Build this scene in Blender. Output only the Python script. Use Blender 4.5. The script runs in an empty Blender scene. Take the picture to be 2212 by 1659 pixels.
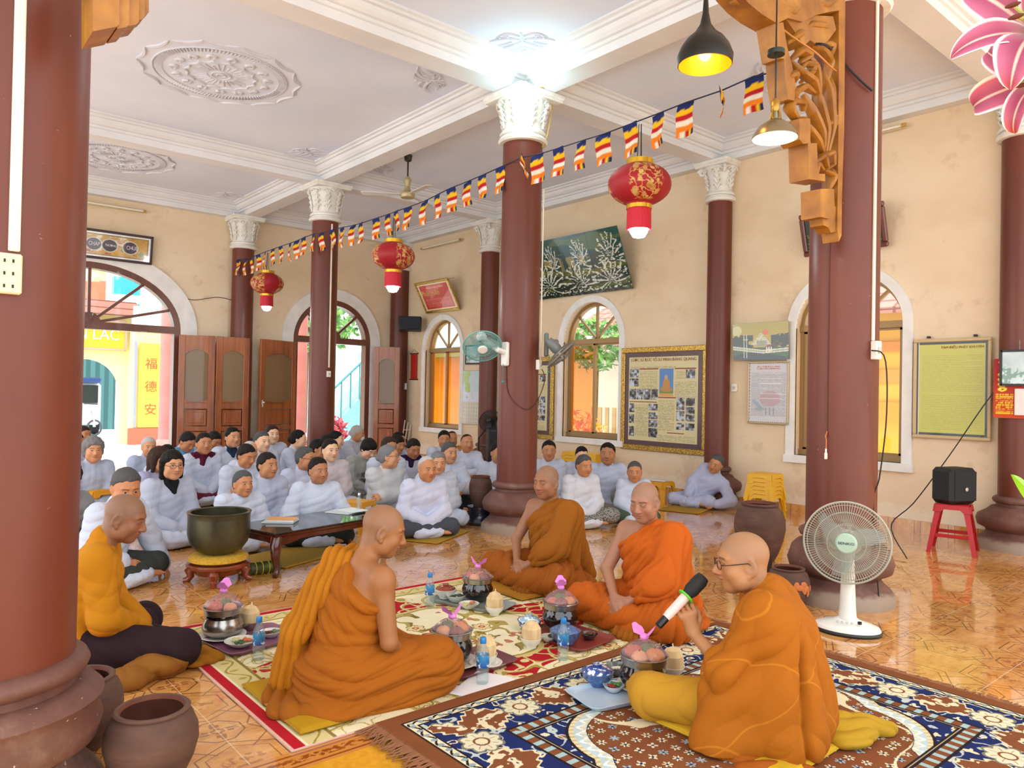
import bpy, math, random
import numpy as np
from mathutils import Matrix, Vector

SC = bpy.context.scene
COL = SC.collection
rnd = random.Random(7)
PI = math.pi

# ------------------------------------------------------------------ camera, sky, exposure
YAW, PITCH, ROLL, FPX = math.radians(49.6456), math.radians(0.6695), math.radians(1.1), 1619.0
def _cam_axes():
    fh = np.array([math.cos(YAW), math.sin(YAW), 0.0]); R = np.array([math.sin(YAW), -math.cos(YAW), 0.0]); U0 = np.array([0, 0, 1.0])
    f = fh*math.cos(PITCH)+U0*math.sin(PITCH); u = -fh*math.sin(PITCH)+U0*math.cos(PITCH)
    c, s = math.cos(ROLL), math.sin(ROLL)
    return c*R+s*u, s*R-c*u, f
IX, IY, FW = _cam_axes()
CAM = np.array([0, 0, 1.4])
def ray(x, y): return FW+(x-1106.0)/FPX*IX+(y-829.5)/FPX*IY
def gz(x, y, z=0.0):
    d = ray(x, y); return CAM+(z-CAM[2])/d[2]*d
def gx(x, y, X):
    d = ray(x, y); return CAM+X/d[0]*d
def gy(x, y, Y):
    d = ray(x, y); return CAM+Y/d[1]*d
def dep(x, y, D): return CAM+D*ray(x, y)
cd = bpy.data.cameras.new('camera'); cam = bpy.data.objects.new('camera', cd); COL.objects.link(cam)
cd.sensor_fit = 'HORIZONTAL'; cd.sensor_width = 36.0; cd.lens = 36.0*FPX/2212.0; cd.clip_start = 0.05; cd.clip_end = 300
mw = Matrix.Identity(4)
for i in range(3):
    mw[i][0] = IX[i]; mw[i][1] = -IY[i]; mw[i][2] = -FW[i]; mw[i][3] = CAM[i]
cam.matrix_world = mw
SC.camera = cam
W = bpy.data.worlds.new('sky'); SC.world = W; W.use_nodes = True
bg = W.node_tree.nodes['Background']; bg.inputs[0].default_value = (0.93, 0.97, 1.0, 1); bg.inputs[1].default_value = 2.3
sd = bpy.data.lights.new('sun', 'SUN'); sun = bpy.data.objects.new('sun', sd); COL.objects.link(sun)
sd.energy = 4.5; sd.angle = math.radians(3); sd.color = (1, 0.95, 0.86)
sun.rotation_euler = Vector((0.30, 0.28, -0.9)).to_track_quat('-Z', 'Y').to_euler()
vs = SC.view_settings
vs.view_transform = 'Standard'; vs.look = 'None'; vs.gamma = 1.0; vs.exposure = 0.26; vs.use_curve_mapping = False
cy = SC.cycles
cy.max_bounces = 6; cy.diffuse_bounces = 4; cy.glossy_bounces = 3; cy.transmission_bounces = 4; cy.transparent_max_bounces = 10
cy.caustics_reflective = False; cy.caustics_refractive = False; cy.sample_clamp_indirect = 6.0
try: cy.use_denoising = True
except Exception: pass

# ------------------------------------------------------------------ colours and materials
def lin(c):
    if isinstance(c, str):
        c = c.lstrip('#'); c = [int(c[i:i+2], 16)/255 for i in (0, 2, 4)]
    return tuple((v/12.92 if v <= 0.04045 else ((v+0.055)/1.055)**2.4) for v in c[:3])
def rgba(c): return (*lin(c), 1.0)

class S:
    """a value socket with arithmetic"""
    def __init__(s, nt, sock): s.nt = nt; s.o = sock
    def _m(s, op, *args):
        n = s.nt.nodes.new('ShaderNodeMath'); n.operation = op
        for i, a in enumerate((s,)+args):
            if isinstance(a, S): s.nt.links.new(a.o, n.inputs[i])
            else: n.inputs[i].default_value = float(a)
        return S(s.nt, n.outputs[0])
    def __add__(s, b): return s._m('ADD', b)
    __radd__ = __add__
    def __sub__(s, b): return s._m('SUBTRACT', b)
    def __rsub__(s, b): return (s*-1.0)+b
    def __mul__(s, b): return s._m('MULTIPLY', b)
    __rmul__ = __mul__
    def __truediv__(s, b): return s._m('DIVIDE', b)
    def abs(s): return s._m('ABSOLUTE')
    def fract(s): return s._m('FRACT')
    def sin(s): return s._m('SINE')
    def cos(s): return s._m('COSINE')
    def sqrt(s): return s._m('SQRT')
    def atan2(s, b): return s._m('ARCTAN2', b)
    def pow(s, b): return s._m('POWER', b)
    def max(s, b): return s._m('MAXIMUM', b)
    def min(s, b): return s._m('MINIMUM', b)
    def lt(s, b, w=0.0):
        if w <= 0: return s._m('LESS_THAN', b)
        n = s.nt.nodes.new('ShaderNodeMapRange'); n.interpolation_type = 'SMOOTHSTEP'
        s.nt.links.new((s-b).o if not isinstance(b, (int, float)) else s.o, n.inputs[0])
        b0 = 0.0 if isinstance(b, S) else b
        n.inputs[1].default_value = b0-w; n.inputs[2].default_value = b0+w; n.inputs[3].default_value = 1; n.inputs[4].default_value = 0
        return S(s.nt, n.outputs[0])
    def gt(s, b, w=0.0): return 1.0-s.lt(b, w)

class Mat:
    def __init__(s, name, color='#808080', rough=0.5, metal=0.0, spec=0.5, coat=0.0, sheen=0.0, emit=None, estr=0.0, trans=0.0, alpha=1.0, sss=0.0):
        m = bpy.data.materials.new(name); m.use_nodes = True; s.m = m; s.nt = m.node_tree
        s.b = s.nt.nodes['Principled BSDF']; I = s.b.inputs
        I['Base Color'].default_value = rgba(color); I['Roughness'].default_value = rough; I['Metallic'].default_value = metal
        I['Specular IOR Level'].default_value = spec; I['Coat Weight'].default_value = coat; I['Sheen Weight'].default_value = sheen
        I['Transmission Weight'].default_value = trans; I['Alpha'].default_value = alpha
        if sss: I['Subsurface Weight'].default_value = sss; I['Subsurface Radius'].default_value = (1, .3, .15); I['Subsurface Scale'].default_value = .01
        if emit: I['Emission Color'].default_value = rgba(emit); I['Emission Strength'].default_value = estr
    def new(s, t): return s.nt.nodes.new(t)
    def link(s, a, b): s.nt.links.new(a, b)
    def coord(s, kind='Object'):
        n = s.new('ShaderNodeTexCoord'); return n.outputs[kind]
    def attr(s, name):
        n = s.new('ShaderNodeAttribute'); n.attribute_name = name; return n
    def xyz(s, vec):
        n = s.new('ShaderNodeSeparateXYZ'); s.link(vec, n.inputs[0]); return [S(s.nt, n.outputs[i]) for i in range(3)]
    def noise(s, scale, detail=3, vec=None, rough=0.5, stretch=None, out='Fac'):
        n = s.new('ShaderNodeTexNoise'); n.inputs['Scale'].default_value = scale; n.inputs['Detail'].default_value = detail; n.inputs['Roughness'].default_value = rough
        v = vec if vec is not None else s.coord()
        if stretch:
            mp = s.new('ShaderNodeMapping'); mp.inputs['Scale'].default_value = stretch; s.link(v, mp.inputs[0]); v = mp.outputs[0]
        s.link(v, n.inputs['Vector']); return S(s.nt, n.outputs[out])
    def voro(s, scale, vec=None, feat='F1'):
        n = s.new('ShaderNodeTexVoronoi'); n.inputs['Scale'].default_value = scale; n.feature = feat
        s.link(vec if vec is not None else s.coord(), n.inputs['Vector']); return S(s.nt, n.outputs[0])
    def rgb(s, c):
        n = s.new('ShaderNodeRGB'); n.outputs[0].default_value = rgba(c); return n.outputs[0]
    def mix(s, f, a, b, mode='MIX'):
        n = s.new('ShaderNodeMix'); n.data_type = 'RGBA'; n.blend_type = mode
        for sock, v in ((n.inputs[0], f), (n.inputs[6], a), (n.inputs[7], b)):
            if isinstance(v, S): s.link(v.o, sock)
            elif isinstance(v, (int, float)): sock.default_value = v
            elif isinstance(v, str): sock.default_value = rgba(v)
            elif isinstance(v, tuple): sock.default_value = v
            else: s.link(v, sock)
        return n.outputs[2]
    def ramp(s, f, stops):
        n = s.new('ShaderNodeValToRGB'); e = n.color_ramp.elements
        while len(e) < len(stops): e.new(0.5)
        for i, (p, c) in enumerate(stops): e[i].position = p; e[i].color = rgba(c)
        s.link(f.o if isinstance(f, S) else f, n.inputs[0]); return n.outputs[0]
    def base(s, sock): s.link(sock, s.b.inputs['Base Color']); return s
    def rough(s, v): s.link(v.o, s.b.inputs['Roughness']); return s
    def bump(s, h, dist=0.01, strength=0.5):
        n = s.new('ShaderNodeBump'); n.inputs['Strength'].default_value = strength; n.inputs['Distance'].default_value = dist
        s.link(h.o if isinstance(h, S) else h, n.inputs['Height']); s.link(n.outputs[0], s.b.inputs['Normal']); return s
    def mott(s, c1, c2, scale=6, detail=4, bump=0.0, stretch=None):
        """two-tone mottled surface"""
        f = s.noise(scale, detail, stretch=stretch); s.base(s.ramp(f, [(0.32, c1), (0.68, c2)]))
        if bump: s.bump(f, bump, 0.6)
        return s
    def objcolor(s, wear=None):
        n = s.new('ShaderNodeObjectInfo'); s.oi = n; return n.outputs['Color']
_plain = {}
def plain(color, rough=0.5, metal=0.0, spec=0.5, coat=0.0, name=None):
    k = (color, rough, metal, spec, coat)
    if k not in _plain:
        mm = Mat(name or 'paint_'+color.strip('#'), color, rough, metal, spec, coat)
        if metal < .5:
            f = mm.noise(9, 3); l = lin(color)
            a = tuple(min(1, v*1.05) for v in l)+(1,); b = tuple(v*0.93 for v in l)+(1,)
            mm.base(mm.mix(f, b, a))
        _plain[k] = mm
    return _plain[k]
def emitter(name, color, strength):
    mm = Mat(name, '#000000', emit=color, estr=strength); return mm
def vcol(name, rough=0.6, spec=0.4, coat=0.0, sheen=0.0, bumpscale=0, bumpd=0.002):
    mm = Mat(name, rough=rough, spec=spec, coat=coat, sheen=sheen); mm.base(mm.attr('Col').outputs['Color'])
    if bumpscale: mm.bump(mm.noise(bumpscale, 3), bumpd, 0.6)
    return mm

# ------------------------------------------------------------------ meshes
def raw_mesh(name, V, Q, smooth=True, sharp=None):
    """V (n,3) array; Q list of arrays (k,3) / (k,4)"""
    me = bpy.data.meshes.new(name); V = np.asarray(V, np.float32)
    me.vertices.add(len(V)); me.vertices.foreach_set('co', V.ravel())
    Q = [np.asarray(q, np.int32) for q in Q if len(q)]
    nl = sum(q.size for q in Q); npoly = sum(len(q) for q in Q)
    me.loops.add(nl); me.loops.foreach_set('vertex_index', np.concatenate([q.ravel() for q in Q]))
    me.polygons.add(npoly)
    st = []; o = 0
    for q in Q:
        k = q.shape[1]; st.append(o+np.arange(len(q))*k); o += q.size
    me.polygons.foreach_set('loop_start', np.concatenate(st).astype(np.int32))
    me.update(calc_edges=True)
    if smooth: me.polygons.foreach_set('use_smooth', np.ones(npoly, bool))
    if smooth and sharp: me.set_sharp_from_angle(angle=math.radians(sharp))
    return me
def link(name, data, parent=None, mat=None, loc=None, rot=None):
    o = bpy.data.objects.new(name, data); COL.objects.link(o)
    if parent is not None: o.parent = parent
    if mat is not None:
        for mm in (mat if isinstance(mat, (list, tuple)) else [mat]): data.materials.append(mm.m)
    if loc is not None: o.location = [float(v) for v in loc]
    if rot is not None: o.rotation_euler = rot
    return o
def frame(z):
    """two axes at right angles to z"""
    z = np.asarray(z, float); z = z/np.linalg.norm(z)
    a = np.array([0, 0, 1.0]) if abs(z[2]) < 0.9 else np.array([1.0, 0, 0])
    x = np.cross(a, z); x /= np.linalg.norm(x); return x, np.cross(z, x), z
def rotz(a): c, s = math.cos(a), math.sin(a); return np.array([[c, -s, 0], [s, c, 0], [0, 0, 1.0]])
def rotx(a): c, s = math.cos(a), math.sin(a); return np.array([[1.0, 0, 0], [0, c, -s], [0, s, c]])
def roty(a): c, s = math.cos(a), math.sin(a); return np.array([[c, 0, s], [0, 1.0, 0], [-s, 0, c]])

def A_(*v): return np.array(v, float)
class MB:
    """collects shapes for ONE mesh"""
    def __init__(s): s.V = []; s.F = []; s.n = 0
    def add(s, V, F):
        V = np.asarray(V, float); s.V.append(V); s.F += [tuple(int(i)+s.n for i in f) for f in F]; s.n += len(V); return s
    def box(s, c, size, R=None, taper=1.0, bev=0.0):
        c = np.asarray(c, float); h = np.asarray(size, float)/2; b = min(bev, *(h*0.49)) if bev else 0
        if not b:
            P = np.array([[x, y, z] for z in (-1, 1) for y in (-1, 1) for x in (-1, 1)], float)*h
            P[4:, :2] *= taper
            F = [(0, 2, 3, 1), (4, 5, 7, 6), (0, 1, 5, 4), (2, 6, 7, 3), (0, 4, 6, 2), (1, 3, 7, 5)]
        else:
            # chamfered box: 24 corners
            P = []; ix = {}
            for sx in (-1, 1):
                for sy in (-1, 1):
                    for sz in (-1, 1):
                        sg = np.array([sx, sy, sz])
                        for ax in range(3):
                            p = sg*(h-b); p[ax] = sg[ax]*h[ax]; ix[(sx, sy, sz, ax)] = len(P); P.append(p)
            P = np.array(P); P[:, :2] *= np.where(P[:, 2:3] > 0, taper, 1.0); F = []
            for ax in range(3):
                u, v = [(1, 2), (2, 0), (0, 1)][ax]
                for sg in (-1, 1):
                    q = []
                    for a, bb in ((-1, -1), (1, -1), (1, 1), (-1, 1)):
                        k = [0, 0, 0]; k[ax] = sg; k[u] = a; k[v] = bb; q.append(ix[(*k, ax)])
                    F.append(tuple(q if sg > 0 else q[::-1]))
            for ax in range(3):
                u, v = [(1, 2), (2, 0), (0, 1)][ax]
                for su in (-1, 1):
                    for sv in (-1, 1):
                        def kk(t, axn):
                            k = [0, 0, 0]; k[ax] = t; k[u] = su; k[v] = sv; return ix[(*k, axn)]
                        q = [kk(-1, u), kk(1, u), kk(1, v), kk(-1, v)]
                        F.append(tuple(q if su*sv < 0 else q[::-1]))
            for sx in (-1, 1):
                for sy in (-1, 1):
                    for sz in (-1, 1):
                        q = [ix[(sx, sy, sz, a)] for a in range(3)]; F.append(tuple(q if sx*sy*sz > 0 else q[::-1]))
        if R is not None: P = P@np.asarray(R).T
        return s.add(P+c, F)
    def lathe(s, prof, seg=32, c=(0, 0, 0), R=None, a0=0.0, a1=2*PI, mod=None, capb=False, capt=False):
        """prof list of (r, z)"""
        full = abs(a1-a0-2*PI) < 1e-6; n = seg if full else seg+1
        A = a0+(a1-a0)*np.arange(n)/seg
        V = []
        for r, z in prof:
            rr = np.full(n, float(r))
            if mod is not None: rr = rr*mod(A, z)
            V.append(np.stack([rr*np.cos(A), rr*np.sin(A), np.full(n, float(z))], 1))
        V = np.concatenate(V); F = []; m = len(prof)
        for i in range(m-1):
            for j in range(seg):
                k = (j+1) % n if full else j+1
                F.append((i*n+j, i*n+k, (i+1)*n+k, (i+1)*n+j))
        if capb: F.append(tuple(range(n))[::-1])
        if capt: F.append(tuple((m-1)*n+j for j in range(n)))
        if R is not None: V = V@np.asarray(R).T
        return s.add(V+np.asarray(c, float), F)
    def tube(s, path, r, seg=8, closed=False, caps=True, flat=None):
        P = np.asarray(path, float); n = len(P); r = np.broadcast_to(np.asarray(r, float), (n,))
        T = np.gradient(P, axis=0) if not closed else np.roll(P, -1, 0)-np.roll(P, 1, 0)
        T /= np.linalg.norm(T, axis=1, keepdims=True)+1e-12
        x, y, _ = frame(T[0]); V = []; A = 2*PI*np.arange(seg)/seg
        for i in range(n):
            x = x-T[i]*(x@T[i]); x /= np.linalg.norm(x)+1e-12; y = np.cross(T[i], x)
            e = 1.0 if flat is None else flat
            V.append(P[i]+r[i]*(np.cos(A)[:, None]*x+e*np.sin(A)[:, None]*y))
        V = np.concatenate(V); F = []
        for i in range(n if closed else n-1):
            i2 = (i+1) % n
            for j in range(seg): F.append((i*seg+j, i*seg+(j+1) % seg, i2*seg+(j+1) % seg, i2*seg+j))
        if caps and not closed: F.append(tuple(range(seg))[::-1]); F.append(tuple((n-1)*seg+j for j in range(seg)))
        return s.add(V, F)
    def prism(s, poly, d, O=(0, 0, 0), U=(1, 0, 0), Vv=(0, 1, 0)):
        """extrude a 2D polygon by d along U x V"""
        O, U, Vv = (np.asarray(a, float) for a in (O, U, Vv)); N = np.cross(U, Vv); poly = np.asarray(poly, float); n = len(poly)
        A = O+poly[:, :1]*U+poly[:, 1:]*Vv
        V = np.concatenate([A, A+N*d])
        F = [tuple(range(n))[::-1], tuple(range(n, 2*n))]+[(i, (i+1) % n, n+(i+1) % n, n+i) for i in range(n)]
        return s.add(V, F)
    def quad(s, a, b, c, d): return s.add([a, b, c, d], [(0, 1, 2, 3)])
    def ball(s, c, r, seg=16, rings=10, R=None):
        r = np.broadcast_to(np.asarray(r, float), (3,))
        V = [[0, 0, -1]]; F = []
        for i in range(1, rings):
            t = -PI/2+PI*i/rings
            for j in range(seg): a = 2*PI*j/seg; V.append([math.cos(t)*math.cos(a), math.cos(t)*math.sin(a), math.sin(t)])
        V.append([0, 0, 1]); top = len(V)-1
        for j in range(seg):
            k = (j+1) % seg; F.append((0, 1+k, 1+j)); F.append((top, top-seg+j, top-seg+k))
            for i in range(rings-2): F.append((1+i*seg+j, 1+i*seg+k, 1+(i+1)*seg+k, 1+(i+1)*seg+j))
        V = np.array(V)*r
        if R is not None: V = V@np.asarray(R).T
        return s.add(V+np.asarray(c, float), F)
    def xf(s, R=None, t=None):
        for i in range(len(s.V)):
            if R is not None: s.V[i] = s.V[i]@np.asarray(R).T
            if t is not None: s.V[i] = s.V[i]+np.asarray(t, float)
        return s
    def mesh(s, name, smooth=True, sharp=40):
        V = np.concatenate(s.V)
        me = bpy.data.meshes.new(name); me.from_pydata(V.tolist(), [], s.F)
        if smooth:
            me.polygons.foreach_set('use_smooth', np.ones(len(me.polygons), bool)); me.set_sharp_from_angle(angle=math.radians(sharp))
        return me
    def obj(s, name, mat, parent=None, loc=None, rot=None, smooth=True, sharp=40):
        return link(name, s.mesh(name, smooth, sharp), parent, mat, loc, rot)

def tag(o, label=None, cat=None, group=None, kind=None):
    if label: o['label'] = label
    if cat: o['category'] = cat
    if group: o['group'] = group
    if kind: o['kind'] = kind
    return o
def thing(name, label, cat, loc=(0, 0, 0), rz=0.0, group=None, R=None):
    o = bpy.data.objects.new(name, None); COL.objects.link(o); o.empty_display_size = 0.05
    o.location = [float(v) for v in loc]; o.rotation_euler = (0, 0, rz)
    if R is not None: o.rotation_euler = Matrix(np.asarray(R).tolist()).to_euler()
    return tag(o, label, cat, group)
def struct(o): o['kind'] = 'structure'; return o
_kids = {}
def dup(root, loc, rz=None, label=None, group=None, R=None):
    kids = [o for o in COL.objects if o.parent is not None]
    def cp(o, par):
        c = o.copy(); COL.objects.link(c); c.parent = par
        for k in [k for k in kids if k.parent == o]: cp(k, c)
        return c
    c = cp(root, None); c.location = [float(v) for v in loc]
    if rz is not None: c.rotation_euler = (0, 0, rz)
    if R is not None: c.rotation_euler = Matrix(np.asarray(R).tolist()).to_euler()
    if label: c['label'] = label
    if group: c['group'] = group
    return c
_dg = []
def text(body, size, mat, parent, loc, R, name='lettering', align='CENTER', extrude=0.001, squash=1.0):
    cu = bpy.data.curves.new(name, 'FONT'); cu.body = body; cu.size = size; cu.align_x = align; cu.align_y = 'CENTER'; cu.extrude = extrude; cu.resolution_u = 3
    t = bpy.data.objects.new(name, cu); COL.objects.link(t)
    dg = bpy.context.evaluated_depsgraph_get(); dg.update()
    me = bpy.data.meshes.new_from_object(t.evaluated_get(dg)); bpy.data.objects.remove(t); bpy.data.curves.remove(cu)
    me.materials.clear(); me.name = name; o = link(name, me, parent, mat)
    M = Matrix.Identity(4)
    for i in range(3):
        for j in range(3): M[i][j] = float(R[i][j])*(squash if j == 0 else 1)
        M[i][3] = float(loc[i])
    o.matrix_local = M; return o
def painted(name, fn, O, U, V, nu, nv, mat, parent=None, thick=0.0, zf=None):
    """a dense panel O + u*U + v*V whose vertex colours come from fn(u, v) -> (...,3) sRGB in 0..1"""
    O, U, V = (np.asarray(a, float) for a in (O, U, V))
    u, v = np.meshgrid(np.linspace(0, 1, nu+1), np.linspace(0, 1, nv+1), indexing='ij')
    P = O+u[..., None]*U+v[..., None]*V
    N = np.cross(U, V); N /= np.linalg.norm(N)
    if zf is not None: P = P+zf(u, v)[..., None]*N
    c = np.clip(fn(u, v), 0, 1); c = np.where(c <= 0.04045, c/12.92, ((c+0.055)/1.055)**2.4)
    idx = np.arange((nu+1)*(nv+1)).reshape(nu+1, nv+1)
    Q = np.stack([idx[:-1, :-1], idx[1:, :-1], idx[1:, 1:], idx[:-1, 1:]], -1).reshape(-1, 4)
    Pf = P.reshape(-1, 3); Cf = c.reshape(-1, 3)
    if thick:
        b = np.array([O, O+U, O+U+V, O+V])-N*thick; n = len(Pf); cr = [idx[0, 0], idx[-1, 0], idx[-1, -1], idx[0, -1]]
        Pf = np.concatenate([Pf, b]); Cf = np.concatenate([Cf, Cf[cr]])
        rims = []
        Q = np.concatenate([Q, [[n, n+3, n+2, n+1]]])
        for e, (i, j) in ((idx[:, 0], (n, n+1)), (idx[-1, :], (n+1, n+2)), (idx[::-1, -1], (n+2, n+3)), (idx[::-1, 0][:0], (0, 0))):
            if len(e): rims.append([i, j, e[-1], e[0]])
        e = idx[0, ::-1]; rims.append([n+3, n, e[-1], e[0]])
        Q = np.concatenate([Q, np.array(rims)])
    me = raw_mesh(name, Pf, [Q], smooth=False)
    a = me.attributes.new('Col', 'FLOAT_COLOR', 'POINT'); a.data.foreach_set('color', np.concatenate([Cf, np.ones((len(Cf), 1))], 1).astype(np.float32).ravel())
    return link(name, me, parent, mat)

# numpy paint helpers
def hx(c): c = c.lstrip('#'); return np.array([int(c[i:i+2], 16)/255 for i in (0, 2, 4)])
def vnoise(p, seed=0):
    p = np.asarray(p, float); i = np.floor(p).astype(np.int64); f = p-i; f = f*f*(3-2*f); out = 0.0
    def h(k):
        n = (k[..., 0]*374761393+k[..., 1]*668265263+k[..., 2]*2147483647+seed*1274126177) & 0x7fffffff
        n = ((n ^ (n >> 13))*1274126177) & 0x7fffffff; return ((n ^ (n >> 16)) & 0xffff)/65535.0
    for a in (0, 1):
        for b in (0, 1):
            for c in (0, 1):
                w = (f[..., 0] if a else 1-f[..., 0])*(f[..., 1] if b else 1-f[..., 1])*(f[..., 2] if c else 1-f[..., 2])
                out = out+w*h(i+np.array([a, b, c]))
    return out
def n2(u, v, sc, seed=0, oct=2):
    o = 0; a = 1.0; t = 0
    for k in range(oct):
        o = o+a*vnoise(np.stack([u*sc*2**k, v*sc*2**k, np.full_like(u, 0.37+seed)], -1), seed+k); t += a; a *= 0.5
    return o/t
class Paint:
    def __init__(s, u, v, base): s.u = u; s.v = v; s.c = np.zeros(u.shape+(3,))+hx(base)
    def on(s, m, col, a=1.0):
        m = np.clip(np.asarray(m, float), 0, 1)[..., None]*a; s.c = s.c*(1-m)+(hx(col) if isinstance(col, str) else col)*m; return s
    def rect(s, x0, y0, x1, y1, col, a=1.0): return s.on((s.u > x0) & (s.u < x1) & (s.v > y0) & (s.v < y1), col, a)
    def ell(s, x, y, rx, ry, col, a=1.0, rot=0.0):
        dx, dy = s.u-x, s.v-y; c, n = math.cos(rot), math.sin(rot)
        return s.on(((dx*c+dy*n)/rx)**2+((-dx*n+dy*c)/ry)**2 < 1, col, a)
    def noise(s, sc, amt, seed=0): s.c = s.c*(1+amt*(n2(s.u, s.v, sc, seed, 3)-0.5)[..., None]*2); return s
    def lines(s, x0, y0, x1, y1, n, col, a=0.6, seed=0, fill=0.5):
        """rows of small writing"""
        t = (s.v-y0)/(y1-y0)*n; k = np.floor(t)
        r = vnoise(np.stack([np.floor(s.u*160), k, k*0+seed], -1), seed)
        return s.on((s.u > x0) & (s.u < x1-(x1-x0)*0.3*(vnoise(np.stack([k*1.7, k, k*0+.5], -1), seed) > .75)) & (s.v > y0) & (s.v < y1) & (t-k < fill) & (r > 0.25), col, a)
# ------------------------------------------------------------------ the setting
XW, YB, ZB, ZC = 8.45, 13.6, 4.45, 4.70
# materials of the shell
def make_floor_mat():
    m = Mat('polished_tile', rough=0.09, spec=0.8, coat=0.45)
    m.b.inputs['Coat Roughness'].default_value = 0.03
    x, y, z = m.xyz(m.coord())
    T = 0.6
    def cell(v, o): return ((v+o)/T).fract()-0.5
    u = cell(x, 0.3-1.093); v = cell(y, 0.3-3.093)            # octagon centres
    au, av = u.abs(), v.abs()
    vein = m.noise(5, 5, rough=0.65, stretch=(1, 2.6, 1)); fine = m.noise(26, 3)
    base = m.ramp(vein, [(0.25, '#b9793c'), (0.5, '#d69a55'), (0.75, '#e4b271')])
    base = m.mix(fine.lt(0.40, 0.06)*0.35, base, '#a8652c')
    octa = au.max(av).max((au+av)*0.74)
    line = (octa-0.165).abs().lt(0.006, 0.003)
    line = line.max((octa-0.335).abs().lt(0.005, 0.003)*(1.0-au.min(av).lt(0.11)))
    # elongated hexagons half way between the octagons
    for a, b in ((u, v), (v, u)):
        a2 = 0.5-a.abs(); b2 = b.abs()
        hexa = (b2*1.15).max(a2*1.0+b2*0.55)
        line = line.max((hexa-0.30).abs().lt(0.006, 0.003)*a2.lt(0.3))
        line = line.max((hexa-0.235).abs().lt(0.004, 0.002)*a2.lt(0.3))
    # flower in the octagon and sprays in the hexagons
    r = (u*u+v*v).sqrt(); th = v.atan2(u)
    pet = ((th*4.0).cos()*0.045+0.085+(th*12.0+r*60.0).sin()*0.016)
    flo = r.lt(pet, 0.006)*r.gt(0.022)*(1.0-((r-0.055).abs().lt(0.008)))
    nz = m.noise(34, 2)
    sp = 0.0
    for a, b in ((u, v), (v, u)):
        a2 = 0.5-a.abs()
        d = (a2*a2*2.2+b*b*0.7).sqrt()
        q = d.lt(0.125, 0.02)*nz.gt(0.52, 0.03)
        sp = q if isinstance(sp, float) else sp.max(q)
    col = m.mix((flo*0.75).max(sp*0.6), base, '#8a4a1c')
    col = m.mix(line*0.8, col, '#5e3216')
    grout = au.min(av).lt(0.0035, 0.0015)
    col = m.mix(grout*0.6, col, '#efd9b0')
    # yellower tiles and a border strip beside the altar
    yb = m.mix(fine.lt(0.5, 0.1)*0.3, '#dba22f', '#b97a1e')
    c2 = ((x*2.2).fract()-0.5); d2 = ((y-2.35)*2.2).abs()
    yb = m.mix((c2*c2+d2*d2).sqrt().lt((c2.atan2(d2)*5.0).cos()*0.05+0.11, 0.01)*0.7, yb, '#7a3d12')
    st = m.mix(((y-2.67).abs().lt(0.022)*m.noise(30, 2, stretch=(1, 1.5, 1)).gt(0.5, 0.03)).max(((y-2.67).abs()-0.045).abs().lt(0.006)), '#c98842', '#8c4a20')
    col = m.mix(y.lt(2.745)*x.lt(3), col, st); col = m.mix(y.lt(2.60)*x.lt(3), col, yb)
    m.base(col)
    m.bump(grout*-1.0+m.noise(1.3, 2)*0.5, 0.002, 0.12)
    return m
M_floor = make_floor_mat()
def make_wall_mat():
    m = Mat('cream_plaster', rough=0.75, spec=0.3)
    a = m.noise(0.7, 5, rough=0.6, stretch=(1, 1, 1.6)); b = m.noise(2.2, 6, rough=0.7)
    c = m.ramp(a, [(0.3, '#dcc4a2'), (0.5, '#e6d0b0'), (0.72, '#ecdabf')])
    c = m.mix(b.gt(0.62, 0.05)*0.35, c, '#c3a987')
    x, y, z = m.xyz(m.coord())
    peel = (z+b*0.5).lt(0.52, 0.03)
    c = m.mix(peel*0.75, c, '#efe3cd')
    m.base(c); m.bump(m.noise(30, 4), 0.004, 0.35); return m
M_wall = make_wall_mat()
M_ceil = Mat('ceiling_paint', rough=0.8, spec=0.2).mott('#dde7fd', '#eaf1ff', 0.8, 4)
M_trimw = Mat('moulding_paint', rough=0.7, spec=0.3).mott('#dbdde0', '#e8e9ec', 1.5, 5)
M_cap = Mat('capital_plaster', rough=0.6, spec=0.4).mott('#dcdad2', '#ecebe6', 8, 3)
def make_col_mat():
    m = Mat('column_paint', rough=0.38, spec=0.4)
    f = m.noise(1.4, 5, rough=0.6, stretch=(1, 1, 0.35)); c = m.ramp(f, [(0.3, '#5f2d20'), (0.7, '#743a2b')])
    chips = m.noise(26, 4, rough=0.7).gt(0.735, 0.012)
    c = m.mix(chips, c, '#d8bfae'); m.base(c); m.bump(chips*-1.0+m.noise(3, 2)*0.6, 0.002, 0.3); return m
M_col = make_col_mat()
def make_base_mat():
    m = Mat('column_base_stone', rough=0.55, spec=0.4)
    f = m.noise(4, 5, rough=0.7); c = m.ramp(f, [(0.3, '#5a3830'), (0.55, '#6f4c42'), (0.8, '#8d7263')])
    x, y, z = m.xyz(m.coord())
    c = m.mix((z+f*0.16).lt(0.17, 0.02)*0.65, c, '#a99a88')
    m.base(m.mix(m.noise(34, 4, rough=.7).gt(.7, .02), c, '#cdbfae')); m.bump(f, 0.006, 0.4); return m
M_base = make_base_mat()
def wood(name, c1, c2, rough=0.3, coat=0.3, st=(1, 1, 9), scale=2.5):
    m = Mat(name, rough=rough, coat=coat)
    f = m.noise(scale*4, 4, rough=0.6, stretch=(st[0], st[1], 1/st[2])); m.base(m.ramp(f, [(0.3, c1), (0.7, c2)])); m.bump(f, 0.002, 0.2); return m
M_door = wood('varnished_door_wood', '#7c3f1c', '#a8612f', 0.32, 0.3)
M_frame = wood('brown_door_frame', '#5e3526', '#744636', 0.35, 0.2)
M_white = plain('#e8e8e4', 0.55)
M_winframe = Mat('bronze_window_frame', '#9c7a4c', 0.35, 0.25)
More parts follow.
